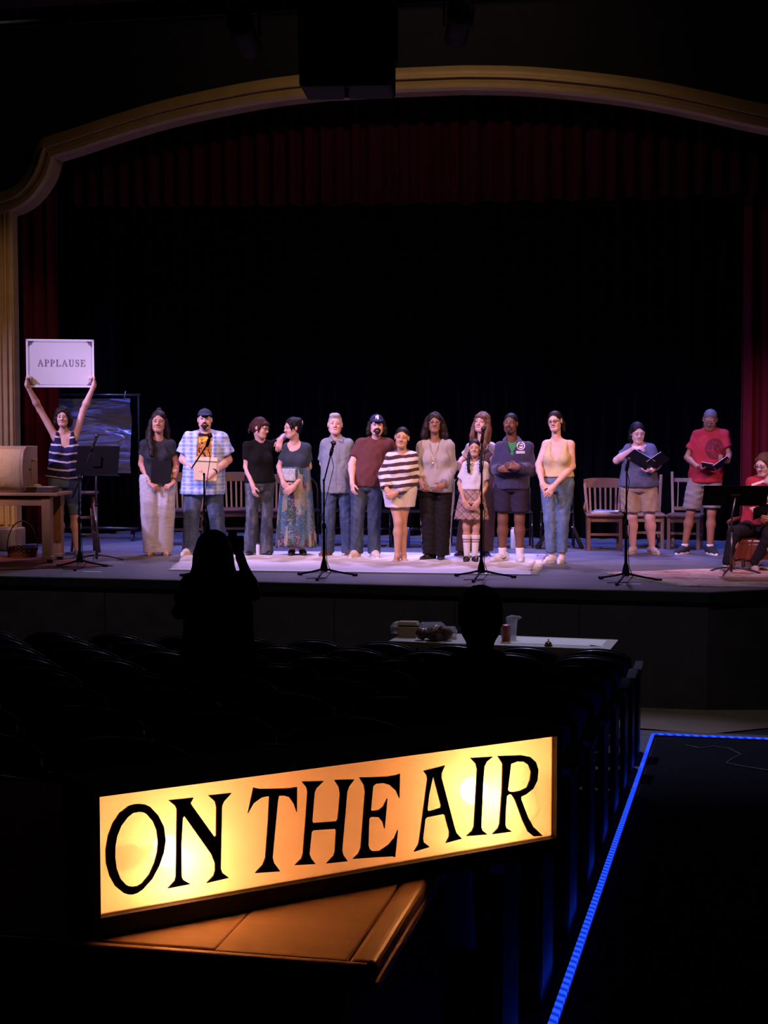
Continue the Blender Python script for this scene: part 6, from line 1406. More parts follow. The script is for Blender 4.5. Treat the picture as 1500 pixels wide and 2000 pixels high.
lh = 15.2 / p.K * (13.0 / 15.2); wtot = sum(GL[c][0] for c in 'APPLAUSE') * lh + 7 * 0.16 * lh
x_ = Vector(p.L(79.5, 0, 0)).x; targ = Vector(p.L(170, 0, 0)).x - x_; sxk = targ / wtot; zb = Vector(p.L(0, 716.5, 0)).z
for ch in 'APPLAUSE':
    wd_, polys = GL[ch]; g_ = MB()
    for pl in polys: g_.prism([(a * lh * sxk, b * lh) for a, b in pl], (x_, yf + 0.0008, zb), (1, 0, 0), (0, 0, 1), (0, -1, 0), 0.0025)
    g_.build('letter', M_ink, o); x_ += (wd_ + 0.16) * lh * sxk

# ------------------------------------------------ clear sheet hanging on a rolling rack
Y_ = at_z(150, 1052).y
A, B = at_y(98, 772, Y_), at_y(270, 772, Y_)
rk = empty('rolling_rack', ((A.x + B.x) / 2, Y_, 0), 0, 'black pipe rolling rack holding the hanging clear sheet', 'rack')
hw = (B.x - A.x) / 2; ht = A.z
MB().tube([(-hw - 0.06, 0, ht), (hw + 0.03, 0, ht)], 0.017, 10).build('top_bar', mat('rack_steel', (0.10, 0.10, 0.12), 0.3, 0.8), rk, True)
for sg in (-1, 1):
    MB().tube([(sg * hw, 0, 0.12), (sg * hw, 0, ht)], 0.017, 10).build('upright', M_metal, rk, True)
    MB().bar((sg * hw, -0.28, 0.13), (sg * hw, 0.28, 0.13), 0.035, 0.035).build('foot_bar', M_metal, rk)
    for q_ in (-0.25, 0.25):
        c_ = MB().box((sg * hw, q_, 0.10), (0.04, 0.05, 0.05)).build('caster', M_metal, rk)
        MB().lathe([(0.0, -0.014), (0.045, -0.014), (0.05, 0), (0.045, 0.014), (0, 0.014)], 16, (sg * hw, q_, 0.052), Matrix.Rotation(PI / 2, 3, 'Y')).build('wheel', mat('grey_wheel', (0.12, 0.12, 0.13), 0.5), c_, True)
MB().tube([(-hw, 0, 0.15), (hw, 0, 0.15)], 0.017, 10).build('lower_bar', mat('rack_steel', (0.10, 0.10, 0.12), 0.3, 0.8), rk, True)
C1, C2 = at_y(106, 779, Y_), at_y(258.5, 924, Y_)
sh = empty('thunder_sheet', (rk.location.x, Y_ - 0.03, 0), 0, 'large clear plastic sheet hanging from the rack behind the sign holder', 'sheet')
t = NT('clear_acetate', 0.12, spec=0.9); n = t.noise(1.6, 3, t.scale((0.5, 1, 3.0)), 0.5, 1.5)
t.col((0.60, 0.64, 0.85)); t.b.inputs['Metallic'].default_value = 0.55; t.b.inputs['Roughness'].default_value = 0.26; t.b.inputs['Alpha'].default_value = 0.72; t.bump(n, 1.0, 0.12)
nx, nz = 40, 36; vs, fs = [], []
for j in range(nz + 1):
    for i in range(nx + 1):
        s_, q_ = i / nx, j / nz
        vs.append((C1.x - rk.location.x + (C2.x - C1.x) * s_, 0.022 * math.sin(9 * q_ + 2.2 * s_) + 0.012 * math.sin(17 * q_ - 4 * s_) - 0.05 * (1 - q_) ** 3 * (1 if s_ > 0.6 else 0.5), C2.z + (C1.z - C2.z) * q_))
for j in range(nz):
    for i in range(nx):
        a0 = j * (nx + 1) + i; fs.append((a0, a0 + 1, a0 + nx + 2, a0 + nx + 1))
MB().add(vs, fs).build('sheet', t.m, sh, True)
M_stick = mat('pale_tape', (0.55, 0.52, 0.50), 0.6)
for u_ in (111, 247): q_ = at_y(u_, 775, Y_); MB().tube([(q_.x - rk.location.x, 0, ht + 0.05), (q_.x - rk.location.x - 0.01, -0.02, ht - 0.02), (q_.x - rk.location.x + 0.01, 0.0, C1.z - 0.04)], 0.006, 6).build('hanging_tie', M_stick, sh, True)
q_ = at_y(111, 783, Y_); MB().box((q_.x - rk.location.x, -0.02, q_.z), (0.055, 0.004, 0.045)).build('tag', M_paper, sh)
# ------------------------------------------------ tall stool behind the sign holder
b = at_z(167, 1078); st = empty('bar_stool', b, face_cam(b) + 0.2, 'tall brown wooden stool behind the bare legs of the sign holder', 'stool'); zs = 0.74
MB().lathe([(0, zs - 0.03), (0.165, zs - 0.03), (0.175, zs - 0.012), (0.165, zs), (0, zs)], 24).build('seat', M_walnut, st, True)
M_stool = wood('stool_red_brown', (0.085, 0.030, 0.016), (0.15, 0.06, 0.03), 2)
LG = []
for j in range(4):
    a0 = PI / 4 + j * PI / 2; d_ = Vector((math.cos(a0), math.sin(a0), 0)); MB().tube([d_ * 0.20, d_ * 0.115 + Vector((0, 0, zs - 0.02))], [0.018, 0.016], 8).build('leg', M_stool, st, True); LG.append(d_)
for zz_, n_ in ((0.20, 4), (0.42, 4)):
    for j in range(n_):
        rr_ = 0.20 + (0.115 - 0.20) * zz_ / zs; MB().tube([LG[j] * rr_ + Vector((0, 0, zz_ + 0.03 * (j % 2))), LG[(j + 1) % 4] * rr_ + Vector((0, 0, zz_ + 0.03 * (j % 2)))], 0.010, 8).build('rung', M_stool, st, True)
# ------------------------------------------------ work table with the wind machine
b = at_z(22, 1098); k = ppm(b); tb = empty('work_table', b, face_cam(b) * 0.25, 'heavy wooden work table carrying the canvas wind machine', 'table')
P = lambda u, v, y=0.0: Vector(((u - 22) / k, y, (1098 - v) / k))
zt = P(0, 961).z; xl, xr = P(-130, 0).x, P(127, 0).x
MB().box(((xl + xr) / 2, 0.08, zt - 0.016), (xr - xl, 0.56, 0.034)).build('table_top', M_oak_x, tb, bevel=0.006)
xa, xb = P(-118, 0).x, P(112, 0).x
for y0 in (-0.14, 0.30): MB().box(((xa + xb) / 2, y0, zt - 0.033 - 0.06 - 0.014), (xb - xa, 0.03, 0.075)).build('apron', M_oak_x, tb, bevel=0.003)
MB().box(((xa + xb) / 2, 0.08, zt - 0.045), (xb - xa - 0.06, 0.40, 0.02)).build('sub_frame', M_walnut, tb)
for xx in (P(102, 0).x, P(-108, 0).x):
    for y0 in (-0.11, 0.27):
        MB().bar((xx, y0, 0.07), (xx, y0, zt - 0.05), 0.105, 0.105).build('leg', M_oak, tb, bevel=0.006)
        MB().bar((xx, y0, 0.045), (xx, y0, 0.085), 0.125, 0.125).build('leg_block', M_oak, tb, bevel=0.006)
        c_ = MB().box((xx + 0.02, y0, 0.035), (0.05, 0.05, 0.05)).build('caster', M_metal, tb)
        MB().lathe([(0, -0.012), (0.026, -0.012), (0.029, 0), (0.026, 0.012), (0, 0.012)], 14, (xx + 0.04, y0 - 0.03, 0.03), Matrix.Rotation(0.9, 3, 'Z') @ Matrix.Rotation(PI / 2, 3, 'Y')).build('wheel', M_metal, c_, True)
# wind machine: a slatted drum in a frame with canvas drawn over it
wm = empty('wind_machine', b + Matrix.Rotation(tb.rotation_euler.z, 3, 'Z') @ Vector((0, 0.02, zt + 0.001)), tb.rotation_euler.z, 'tan canvas-covered wind machine on the wooden table', 'wind machine')
Wq = lambda u, v, y=0.0: Vector(((u - 22) / k, y, (957.5 - v) / k))
x0, x1 = Wq(-105, 0).x, Wq(59, 0).x; ztop = Wq(0, 869).z
M_frame_w = wood('pine_frame', (0.30, 0.19, 0.10), (0.44, 0.29, 0.16), 2)
for xx in (x0, x1):
    prof = [(0.26, 0.0), (0.26, ztop), (-0.12, ztop)] + [(-0.142 - 0.12 * math.sin(s_ * PI) ** 0.8, ztop * 0.5 + ztop * 0.46 * math.sin(-PI / 2 + s_ * PI)) for s_ in np.linspace(0.97, 0.03, 13)] + [(-0.12, 0.0)]
    MB().prism(prof, (xx - 0.014, 0, 0), (0, 1, 0), (0, 0, 1), (1, 0, 0), 0.028).build('side_panel', M_frame_w, wm)
MB().box(((x0 + x1) / 2, 0.08, ztop - 0.012), (x1 - x0 + 0.03, 0.38, 0.03)).build('top_board', M_frame_w, wm, bevel=0.004)
t = NT('tan_canvas', 0.95, spec=0.1); n = t.noise(9, 4, t.scale((1, 1, 0.6)), 0.6, 1.0); t.col(t.mix(n, (0.36, 0.25, 0.13), (0.52, 0.38, 0.21))); t.bump(n, 0.5, 0.02)
vs, fs = [], []; N, Mx = 26, 40
for j in range(N + 1):
    s_ = j / N; ang = -0.35 + s_ * 2.05; zz_ = ztop * 0.5 + ztop * 0.46 * math.sin(-PI / 2 + s_ * PI); yy = -0.13 - 0.12 * math.sin(s_ * PI) ** 0.8 + (0.05 if s_ > 0.9 else 0)
    for i in range(Mx + 1):
        q_ = i / Mx; wob = 0.003 * math.sin(q_ * 31 + 5 * s_) * (1 - s_) + 0.006 * math.sin(q_ * 11 - s_ * 9) * (1 - s_)
        vs.append((x0 + 0.012 + (x1 - x0 - 0.024) * q_, yy + wob, zz_))
for j in range(N):
    for i in range(Mx):
        a0 = j * (Mx + 1) + i; fs.append((a0, a0 + 1, a0 + Mx + 2, a0 + Mx + 1))
cv = MB().add(vs, fs).build('canvas', t.m, wm, True); cv.modifiers.new('thick', 'SOLIDIFY').thickness = 0.004
MB().tube([(x0, -0.02, ztop * 0.5), (x1 + 0.05, -0.02, ztop * 0.5)], 0.014, 10).build('axle', M_steel, wm, True)
cr = MB().bar((x1 + 0.045, -0.02, ztop * 0.40), (x1 + 0.045, -0.02, ztop * 0.72), 0.018, 0.034).build('crank', M_frame_w, wm, bevel=0.004)
MB().tube([(x1 + 0.04, -0.03, ztop * 0.70), (x1 + 0.10, -0.03, ztop * 0.70)], 0.016, 10).build('crank_handle', M_frame_w, cr, True)
# tray and cloth on the table
tr = empty('wooden_tray', b + Matrix.Rotation(tb.rotation_euler.z, 3, 'Z') @ Vector((P(88, 0).x, -0.02, zt + 0.001)), tb.rotation_euler.z, 'low dark wooden box on the table end', 'box')
MB().box((0, 0, 0.004), (0.30, 0.22, 0.008)).build('base', M_walnut, tr)
for (cx_, cy_, sx_, sy_) in ((0, -0.107, 0.30, 0.008), (0, 0.107, 0.30, 0.008), (-0.146, 0, 0.008, 0.21), (0.146, 0, 0.008, 0.21)): MB().box((cx_, cy_, 0.030), (sx_, sy_, 0.058)).build('side', M_walnut, tr)
MB().box((0, 0, 0.062), (0.312, 0.235, 0.007)).build('lid', mat('pale_lid', (0.34, 0.26, 0.20), 0.6), tr, bevel=0.002); MB().box((0.012, -0.113, 0.03), (0.008, 0.004, 0.024)).build('latch', M_chrome, tr)
cl = MB().ball((0, 0, 0.0), 0.075, 16, (1.0, 0.8, 1.0)); me_v = [(x * (1 + 0.15 * math.sin(9 * y)), y, max(0.002, z * 0.9 + 0.02)) for x, y, z in [tuple(v) for v in cl.v]]; cl.v = me_v
o = cl.build('crumpled_cloth', mat('white_rag', (0.62, 0.60, 0.62), 0.95, bump=0.6, bscale=40), None, True); o.location = b + Matrix.Rotation(tb.rotation_euler.z, 3, 'Z') @ Vector((P(64.5, 0).x + 0.015, 0.16, zt + 0.001)); tag(o, 'white crumpled rag behind the wind machine on the table', 'cloth')
# basket under the table
bb = at_z(44, 1089); bk = empty('wicker_basket', bb, face_cam(bb), 'shallow wicker basket with tall hoop handle under the table', 'basket'); M_wick = mat('dark_wicker', (0.13, 0.045, 0.025), 0.8, var=0.3, bump=0.8, bscale=50)
rw, rd = 30 / k, 0.15
for zz_ in range(6): MB().tube([(rw * (0.88 + 0.02 * zz_) * math.cos(a0), rd * (0.88 + 0.02 * zz_) * math.sin(a0), 0.012 + zz_ * 0.022 + 0.004 * math.sin(a0 * 16 + zz_ * PI)) for a0 in np.linspace(0, 2 * PI, 49)[:-1]], 0.012, 6, closed=True).build('weave_band', M_wick, bk, True)
for a0 in np.linspace(0, 2 * PI, 21)[:-1]: MB().tube([(rw * 0.86 * math.cos(a0), rd * 0.86 * math.sin(a0), 0.0), (rw * 1.0 * math.cos(a0), rd * 1.0 * math.sin(a0), 0.14)], 0.006, 5).build('stake', M_wick, bk, True)
MB().lathe([(0, 0.0), (0.12, 0.0), (0.12, 0.01), (0, 0.01)], 16).build('base', M_wick, bk)
MB().tube([(rw * math.cos(a0), 0, 0.10 + 0.33 * math.sin(a0)) for a0 in np.linspace(0, PI, 17)], 0.007, 6).build('handle', mat('handle_cane', (0.16, 0.11, 0.08), 0.7), bk, True)
# rod leaning under the table
a_, b_ = at_z(42, 1072), at_y(14, 975, at_z(42, 1072).y + 0.25)
tag(MB().tube([a_ + Vector((0, 0, 0.012)), (b_.x, b_.y, b_.z)], 0.010, 8).build('cane', mat('grey_rod', (0.22, 0.22, 0.24), 0.5), None, True), 'thin grey rod leaning under the wooden work table', 'rod')

# ------------------------------------------------ armchair of the seated reader
p = SEATED; b = p.root.location; ch = empty('wooden_armchair', b, p.root.rotation_euler.z - 0.24, 'red-brown wooden armchair under the seated reader', 'chair')
M_mahog = wood('mahogany', (0.13, 0.030, 0.018), (0.24, 0.075, 0.035), 2, rough=0.3); zq = p.hip[0][2] - 0.135; x0 = p.pel[0]
MB().box((x0, -0.06, zq), (0.50, 0.50, 0.05)).build('seat', M_mahog, ch, bevel=0.015)
MB().box((x0, -0.29, zq - 0.10), (0.44, 0.03, 0.16)).build('apron', M_mahog, ch, bevel=0.006)
for sx_ in (-1, 1):
    MB().lathe([(0.020, 0), (0.026, 0.05), (0.018, 0.10), (0.028, 0.18), (0.022, 0.26), (0.026, zq - 0.02)], 12, (x0 + sx_ * 0.22, -0.27, 0)).build('leg', M_mahog, ch, True)
    MB().bar((x0 + sx_ * 0.22, 0.16, 0), (x0 + sx_ * 0.22, 0.15, zq), 0.04, 0.04).build('leg', M_mahog, ch, bevel=0.004)
    MB().bar((x0 + sx_ * 0.22, 0.15, zq), (x0 + sx_ * 0.235, 0.26, zq + 0.52), 0.036, 0.036).build('back_post', M_mahog, ch, bevel=0.004)
    MB().tube([(x0 + sx_ * 0.25, -0.24, zq + 0.02), (x0 + sx_ * 0.27, -0.26, zq + 0.20)], [0.018, 0.02], 10).build('arm_post', M_mahog, ch, True)
    MB().tube([(x0 + sx_ * 0.265, -0.30, zq + 0.205), (x0 + sx_ * 0.27, -0.10, zq + 0.225), (x0 + sx_ * 0.24, 0.20, zq + 0.23)], [0.026, 0.022, 0.018], 10).build('armrest', M_mahog, ch, True)
    MB().tube([(x0 + sx_ * 0.22, -0.27, 0.10), (x0 + sx_ * 0.22, 0.16, 0.10)], 0.013, 8).build('stretcher', M_mahog, ch, True)
MB().tube([(x0 - 0.22, -0.27, 0.16), (x0, -0.27, 0.16), (x0 + 0.22, -0.27, 0.16)], [0.013, 0.022, 0.013], 10).build('stretcher', M_mahog, ch, True)
MB().box((x0, 0.26, zq + 0.48), (0.50, 0.03, 0.12)).build('crest_rail', M_mahog, ch, bevel=0.012)
for i in range(5): MB().tube([(x0 - 0.16 + i * 0.08, 0.17, zq + 0.02), (x0 - 0.17 + i * 0.085, 0.25, zq + 0.43)], [0.010, 0.012], 8).build('spindle', M_mahog, ch, True)
# keg-shaped footstool behind her legs
kb = at_z(1457, 1102); kg = empty('small_keg', kb, 0.3, 'small banded wooden keg behind the legs of the seated reader', 'keg'); M_keg = wood('keg_oak', (0.26, 0.10, 0.03), (0.42, 0.19, 0.06), 2)
for i in range(14):
    a0 = 2 * PI * i / 14; a1 = 2 * PI * (i + 1) / 14 - 0.02; vs = []
    for zz_, r_ in ((0.0, 0.115), (0.09, 0.135), (0.19, 0.135), (0.28, 0.115)):
        for a_, rr_ in ((a0, r_), (a1, r_), (a1, r_ - 0.018), (a0, r_ - 0.018)): vs.append((rr_ * math.cos(a_), rr_ * math.sin(a_), zz_))
    fs = [(0, 1, 2, 3), (15, 14, 13, 12)]
    for j in range(3):
        for q_ in range(4): fs.append((j * 4 + q_, j * 4 + (q_ + 1) % 4, j * 4 + 4 + (q_ + 1) % 4, j * 4 + 4 + q_))
    MB().add(vs, fs).build('stave', M_keg, kg)
for zz_, r_ in ((0.06, 0.131), (0.22, 0.131)): MB().lathe([(r_, zz_ - 0.012), (r_ + 0.006, zz_), (r_, zz_ + 0.012)], 28).build('hoop', mat('red_hoop', (0.16, 0.02, 0.02), 0.4), kg, True)
MB().lathe([(0, 0.262), (0.108, 0.262), (0.108, 0.272), (0, 0.272)], 20).build('head', M_keg, kg)
# ------------------------------------------------ camera of the photographer
p = PHOTOG; o = held(p, 'handheld_camera', 'dark camera with a strap held by the silhouetted photographer', 'camera'); c_ = Vector(p.L(458, 1068, 0.20))
MB().box(c_, (0.13, 0.06, 0.09)).build('body', M_metal, o, bevel=0.01); MB().lathe([(0.032, 0), (0.036, 0.02), (0.034, 0.08), (0.038, 0.09), (0.03, 0.092)], 18, c_ + Vector((-0.01, 0.03, 0)), Matrix.Rotation(-PI / 2, 3, 'X')).build('lens', M_metal, o, True)
MB().box(c_ + Vector((0, 0, 0.055)), (0.05, 0.05, 0.03)).build('viewfinder', M_metal, o, bevel=0.005)
sp_ = [Vector(p.L(u_, v_, y_)) for u_, v_, y_ in ((464, 1066, 0.2), (474, 1074, 0.16), (478, 1090, 0.14), (477, 1108, 0.12), (470, 1122, 0.08))]
MB().tube(sp_, 0.006, 6).build('strap', M_metal, o, True)
# ================================================================== the auditorium
M_seatwood = mat('dark_seat_ply', (0.012, 0.010, 0.010), 0.28, spec=0.6, var=0.2)
M_seatrim = mat('seat_rim_highlight', (0.11, 0.11, 0.12), 0.4, 0.3)
M_uph = mat('seat_upholstery', (0.010, 0.009, 0.013), 0.9, var=0.2)
M_iron = mat('cast_iron', (0.012, 0.012, 0.016), 0.4, 0.3)
SWD = 0.53
def make_seat():
    r = empty('theatre_seat', (0, 0, 0)); N, Mz = 14, 8
    vs, fs = [], []
    for j in range(Mz + 1):
        for i in range(N + 1):
            s_ = i / N * 2 - 1; q_ = j / Mz; top_ = 0.785 + 0.11 * math.sqrt(max(0, 1 - s_ * s_ * 0.92)) - 0.11
            z_ = 0.36 + (top_ - 0.36) * q_; vs.append((s_ * 0.245, 0.02 - 0.10 * q_ + 0.035 * s_ * s_, z_))
    for j in range(Mz):
        for i in range(N):
            a0 = j * (N + 1) + i; fs.append((a0, a0 + 1, a0 + N + 2, a0 + N + 1))
    b = MB().add(vs, fs).build('seat_back', M_seatwood, r, True); b.modifiers.new('thick', 'SOLIDIFY').thickness = 0.028
    MB().tube([Vector(vs[Mz * (N + 1) + i]) + Vector((0, 0.012, 0.004)) for i in range(N + 1)], 0.006, 6).build('back_rim_highlight', M_seatrim, r, True)  # paler tube paints rim light along the top of the seat back
    MB().box((0, 0.24, 0.42), (0.45, 0.40, 0.09), Matrix.Rotation(0.08, 3, 'X')).build('seat_cushion', M_uph, r, bevel=0.03)
    MB().box((0, 0.09, 0.56), (0.42, 0.05, 0.32), Matrix.Rotation(0.2, 3, 'X')).build('back_cushion', M_uph, r, bevel=0.02)
    MB().bar((-SWD / 2, 0.05, 0.0), (-SWD / 2, 0.0, 0.62), 0.035, 0.09).build('standard', M_iron, r, bevel=0.006)
    MB().box((-SWD / 2, 0.17, 0.635), (0.06, 0.36, 0.03)).build('armrest', M_seatwood, r, bevel=0.01)
    return r
proto = make_seat()
ROWX = -0.52
rows = [3.75 + 0.93 * i for i in range(9)]
first = True
ORD = ['front', 'second', 'third', 'fourth', 'fifth', 'sixth', 'seventh', 'eighth', 'ninth']
def in_view(pt): 
    d = Vector(pt) - Vector((0, 0, CAMZ)); D = d.dot(_f); return 750 + F * d.dot(_r) / D
for i, yy in enumerate(rows):
    dist = len(rows) - 1 - i
    for j in range(14):
        x_ = ROWX - SWD / 2 - j * SWD + (0.0 if i % 2 else 0.0)
        if in_view((x_ + SWD / 2, yy, house_z(yy) + 0.8)) < -20: break
        if abs(yy - 7.9) < 0.3 and abs(x_ - PHOTOG.root.location.x) < 0.45: continue
        o = proto if first else copy_tree(proto); first = False
        o.location = (x_, yy, house_z(yy))
        tag(o, 'dark curved-back theatre seat, %s row from the stage, %s from the aisle' % (ORD[dist], ('first', 'second', 'third', 'fourth', 'fifth', 'sixth', 'seventh', 'eighth', 'ninth', 'tenth', 'eleventh', 'twelfth', 'thirteenth', 'fourteenth')[j]), 'seat', 'rows of theatre seats')
    # aisle end standard
    e = empty('aisle_standard', (ROWX + 0.02, yy, house_z(yy)), 0, 'iron aisle standard with painted pale glint ending the %s seat row from the stage' % ORD[dist], 'seat end', 'aisle ends of the seat rows')
    MB().box((0, 0.10, 0.30), (0.03, 0.34, 0.60)).build('panel', M_iron, e, bevel=0.01)
    MB().box((0, 0.14, 0.635), (0.065, 0.40, 0.032)).build('armrest', M_uph, e, bevel=0.012)
    MB().box((0.0, -0.062, 0.625), (0.032, 0.006, 0.022)).build('armrest_glint', mat('pale_glint', (0.62, 0.62, 0.64), 0.35, 0.3, var=0), e)  # pale block paints in the light caught by the armrest end

# production table laid in front of the front row
tq = [at_z(u_, v_, -0.20) for u_, v_ in ((760, 1254), (1196, 1271), (1203, 1247), (784, 1237))]
c_ = sum(tq, Vector()) / 4; ang = math.atan2((tq[1] - tq[0]).y, (tq[1] - tq[0]).x); wl = (tq[1] - tq[0]).length; dl = 0.55
pt_ = empty('production_table', (c_.x, c_.y + 0.05, 0), ang, 'long pale table before the stage holding food and papers', 'table')
M_lam = mat('pale_laminate', (0.42, 0.38, 0.34), 0.5, var=0.08)
hz = house_z(c_.y)
MB().box((0, 0, -0.215), (wl, dl, 0.03)).build('table_top', M_lam, pt_, bevel=0.004)
MB().box((0, -dl / 2 - 0.003, -0.225), (wl, 0.008, 0.045)).build('edge_band', wood('edge_wood', (0.20, 0.12, 0.07), (0.28, 0.18, 0.10), 0), pt_)
for sx_ in (-1, 1):
    for sy_ in (-1, 1): MB().tube([(sx_ * (wl / 2 - 0.12), sy_ * (dl / 2 - 0.06), hz), (sx_ * (wl / 2 - 0.12), sy_ * (dl / 2 - 0.06), -0.23)], 0.015, 8).build('leg', M_iron, pt_, True)
def on_table(u, v, dy=0.0):
    q_ = at_z(u, v, -0.20); q_.y += dy; return q_
TA = ang
def tset(name, u, v, label, cat, rz=0.0): q_ = on_table(u, v); return empty(name, (q_.x, q_.y, -0.1995), TA + rz, label, cat)
kt = ppm(c_)
o = tset('paper_sheet', 1085, 1253, 'large white sheet of paper spread on the long table', 'paper'); MB().box((0, 0, 0.001), (0.80, 0.36, 0.0015)).build('sheet', M_paper, o); MB().box((0.36, -0.14, 0.004), (0.12, 0.08, 0.002), Matrix.Rotation(0.12, 3, 'Y')).build('curled_corner', M_paper, o)
o = tset('takeout_box', 797, 1243, 'tan cardboard takeout box at the table end', 'box', 0.1); M_kraft = mat('kraft_card', (0.40, 0.29, 0.17), 0.85)
MB().box((0, 0, 0.045), (0.15, 0.15, 0.09), None, 1.12).build('tray', M_kraft, o, bevel=0.004); MB().box((0, 0.01, 0.112), (0.18, 0.17, 0.03), Matrix.Rotation(-0.06, 3, 'X'), 0.85).build('lid', M_kraft, o, bevel=0.004)
t = NT('clear_clamshell', 0.08, spec=0.9); t.col((0.55, 0.57, 0.66)); t.b.inputs['Alpha'].default_value = 0.35; M_clam = t.m
for i, (u_, v_, lab) in enumerate(((790, 1236, 'clear plastic lid tray behind the cardboard takeout box'), (868, 1246, 'clear plastic clamshell beside the dark bag of rolls'), (845, 1237, 'clear plastic tray with silvery lid behind the dark bag of rolls'))):
    o = tset('plastic_clamshell', u_, v_, lab, 'container', 0.2 * i); MB().box((0, 0, 0.03), (0.20, 0.16, 0.06), None, 1.1).build('tray', M_clam, o, bevel=0.008); MB().box((0, 0, 0.075), (0.21, 0.17, 0.03), None, 0.85).build('lid', M_clam, o, bevel=0.008)
o = tset('bread_bag', 845, 1251, 'dark plastic bag of brown rolls on the long table', 'bag'); r_ = np.random.default_rng(3)
pr = [ell((x_, y_, 0.055), (0.055, 0.05, 0.05), 0.02) for x_, y_ in ((-0.09, 0), (-0.02, 0.03), (0.05, 0.0), (0.11, 0.02), (0.02, -0.04))] + [ell((0.04, 0, 0.10), (0.06, 0.045, 0.03), 0.03)]
V_, Q_ = surf(pr, 0.009, planes=[((0, 0, 0.001), (0, 0, -1))]); V_ = wrinkle(V_, Q_, 0.008, 0.04, 4); link('bag', np_mesh('bag', V_, Q_, mat('brown_rolls', (0.10, 0.055, 0.035), 0.3, var=0.5, vscale=20)), o)
o = tset('plastic_cup', 1000, 1249, 'tall clear plastic cup with crumpled film on the long table', 'cup'); MB().lathe([(0.035, 0), (0.036, 0.004), (0.045, 0.16), (0.047, 0.165), (0.042, 0.16), (0.033, 0.006), (0, 0.006)], 20).build('cup', M_clam, o, True)
V_, Q_ = surf([ell((0, 0, 0.17), (0.05, 0.045, 0.03), 0.01), ell((0.04, 0, 0.185), (0.04, 0.02, 0.012), 0.01), ell((-0.02, 0, 0.13), (0.03, 0.04, 0.04), 0.02)], 0.007); V_ = wrinkle(V_, Q_, 0.007, 0.03, 9); link('crumpled_film', np_mesh('crumpled_film', V_, Q_, M_clam), o)
o = tset('red_cup', 988, 1253, 'red tumbler beside the tall clear cup', 'cup'); MB().lathe([(0, 0.0), (0.034, 0), (0.043, 0.13), (0.045, 0.135), (0.041, 0.13), (0, 0.12)], 20).build('tumbler', mat('red_plastic', (0.30, 0.03, 0.015), 0.4), o, True)
o = tset('call_bell', 1071, 1262, 'small brass call bell near the table edge', 'bell'); MB().lathe([(0, 0), (0.034, 0), (0.034, 0.006), (0.026, 0.012)], 18).build('base', M_iron, o); MB().lathe([(0.030, 0.012), (0.028, 0.022), (0.018, 0.034), (0.006, 0.040)], 18).build('dome', mat('brass', (0.40, 0.24, 0.10), 0.3, 0.9), o, True); MB().tube([(0, 0, 0.04), (0, 0, 0.055)], [0.004, 0.007], 8).build('plunger', M_chrome, o, True)

# ------------------------------------------------ the ON THE AIR sign
hS = 0.190
PB0, PB1 = at_depth(192, 1790, F * hS / 238.0), at_depth(1079, 1632, F * hS / 200.0)
PB1.z = PB0.z = (PB0.z + PB1.z) / 2
ex = (PB1 - PB0); WS = ex.length; ex.normalize(); ez = Vector((0, 0, 1)); en = ex.cross(ez)      # en points at the viewer
sg = empty('lightbox_sign', PB0, 0, 'lit amber ON THE AIR lightbox sign in the dark house', 'sign')
def sp_pt(u, v):
    d = ray(u, v); o_ = Vector((0, 0, CAMZ)); t_ = (PB0 - o_).dot(en) / d.dot(en); q_ = o_ + d * t_ - PB0; return (q_.dot(ex), q_.z)
M_box = mat('sign_black', (0.006, 0.005, 0.005), 0.6, spec=0.3)
M_in = mat('sign_inside_white', (0.88, 0.84, 0.78), 0.8, var=0.03)
DB = 0.115
def sbox(x0, x1, z0, z1, y0, y1, name, m, bevel=0.0):
    c0 = ex * (x0 + x1) / 2 + ez * (z0 + z1) / 2 + en * (y0 + y1) / 2
    return MB().box(c0, (x1 - x0, y1 - y0, z1 - z0), Matrix((ex, en, ez)).transposed()).build(name, m, sg, bevel=bevel)
sbox(-0.012, WS + 0.012, -0.030, hS + 0.012, -DB - 0.008, -DB, 'back_panel', M_box)
sbox(0, WS, 0, hS, -DB, -DB + 0.002, 'reflector', M_in)
for a_ in ((-0.012, WS + 0.012, hS, hS + 0.012, -DB, 0.012), (-0.012, WS + 0.012, -0.030, 0, -DB, 0.014), (-0.012, 0, 0, hS, -DB, 0.012), (WS, WS + 0.012, 0, hS, -DB, 0.012)): sbox(*a_, 'frame_side', M_box)
for a_ in ((0, WS, hS - 0.002, hS, -DB, -0.003), (0, WS, 0, 0.002, -DB, -0.003), (0, 0.002, 0, hS, -DB, -0.003), (WS - 0.002, WS, 0, hS, -DB, -0.003)): sbox(*a_, 'inner_lining', M_in)
# frosted panel: real light from the two bulbs shines through it
t = NT('amber_frosted_glass', 0.5); nt = t.t; n = t.noise(7, 5, None, 0.6, 1.0)
tr_ = t.n('ShaderNodeBsdfTranslucent'); tp_ = t.n('ShaderNodeBsdfTransparent'); mx = t.n('ShaderNodeMixShader'); mx.inputs[0].default_value = 0.22
colr = t.mix(n, (0.96, 0.60, 0.36), (1.0, 0.66, 0.42)); t.put(tr_.inputs[0], colr); tp_.inputs[0].default_value = (1.0, 0.72, 0.40, 1)
nt.links.new(tr_.outputs[0], mx.inputs[1]); nt.links.new(tp_.outputs[0], mx.inputs[2]); nt.links.new(mx.outputs[0], nt.nodes['Material Output'].inputs['Surface'])
MB().add([-en * 0.002, ex * WS - en * 0.002, ex * WS + ez * hS - en * 0.002, ez * hS - en * 0.002], [(0, 1, 2, 3)]).build('frosted_panel', t.m, sg)
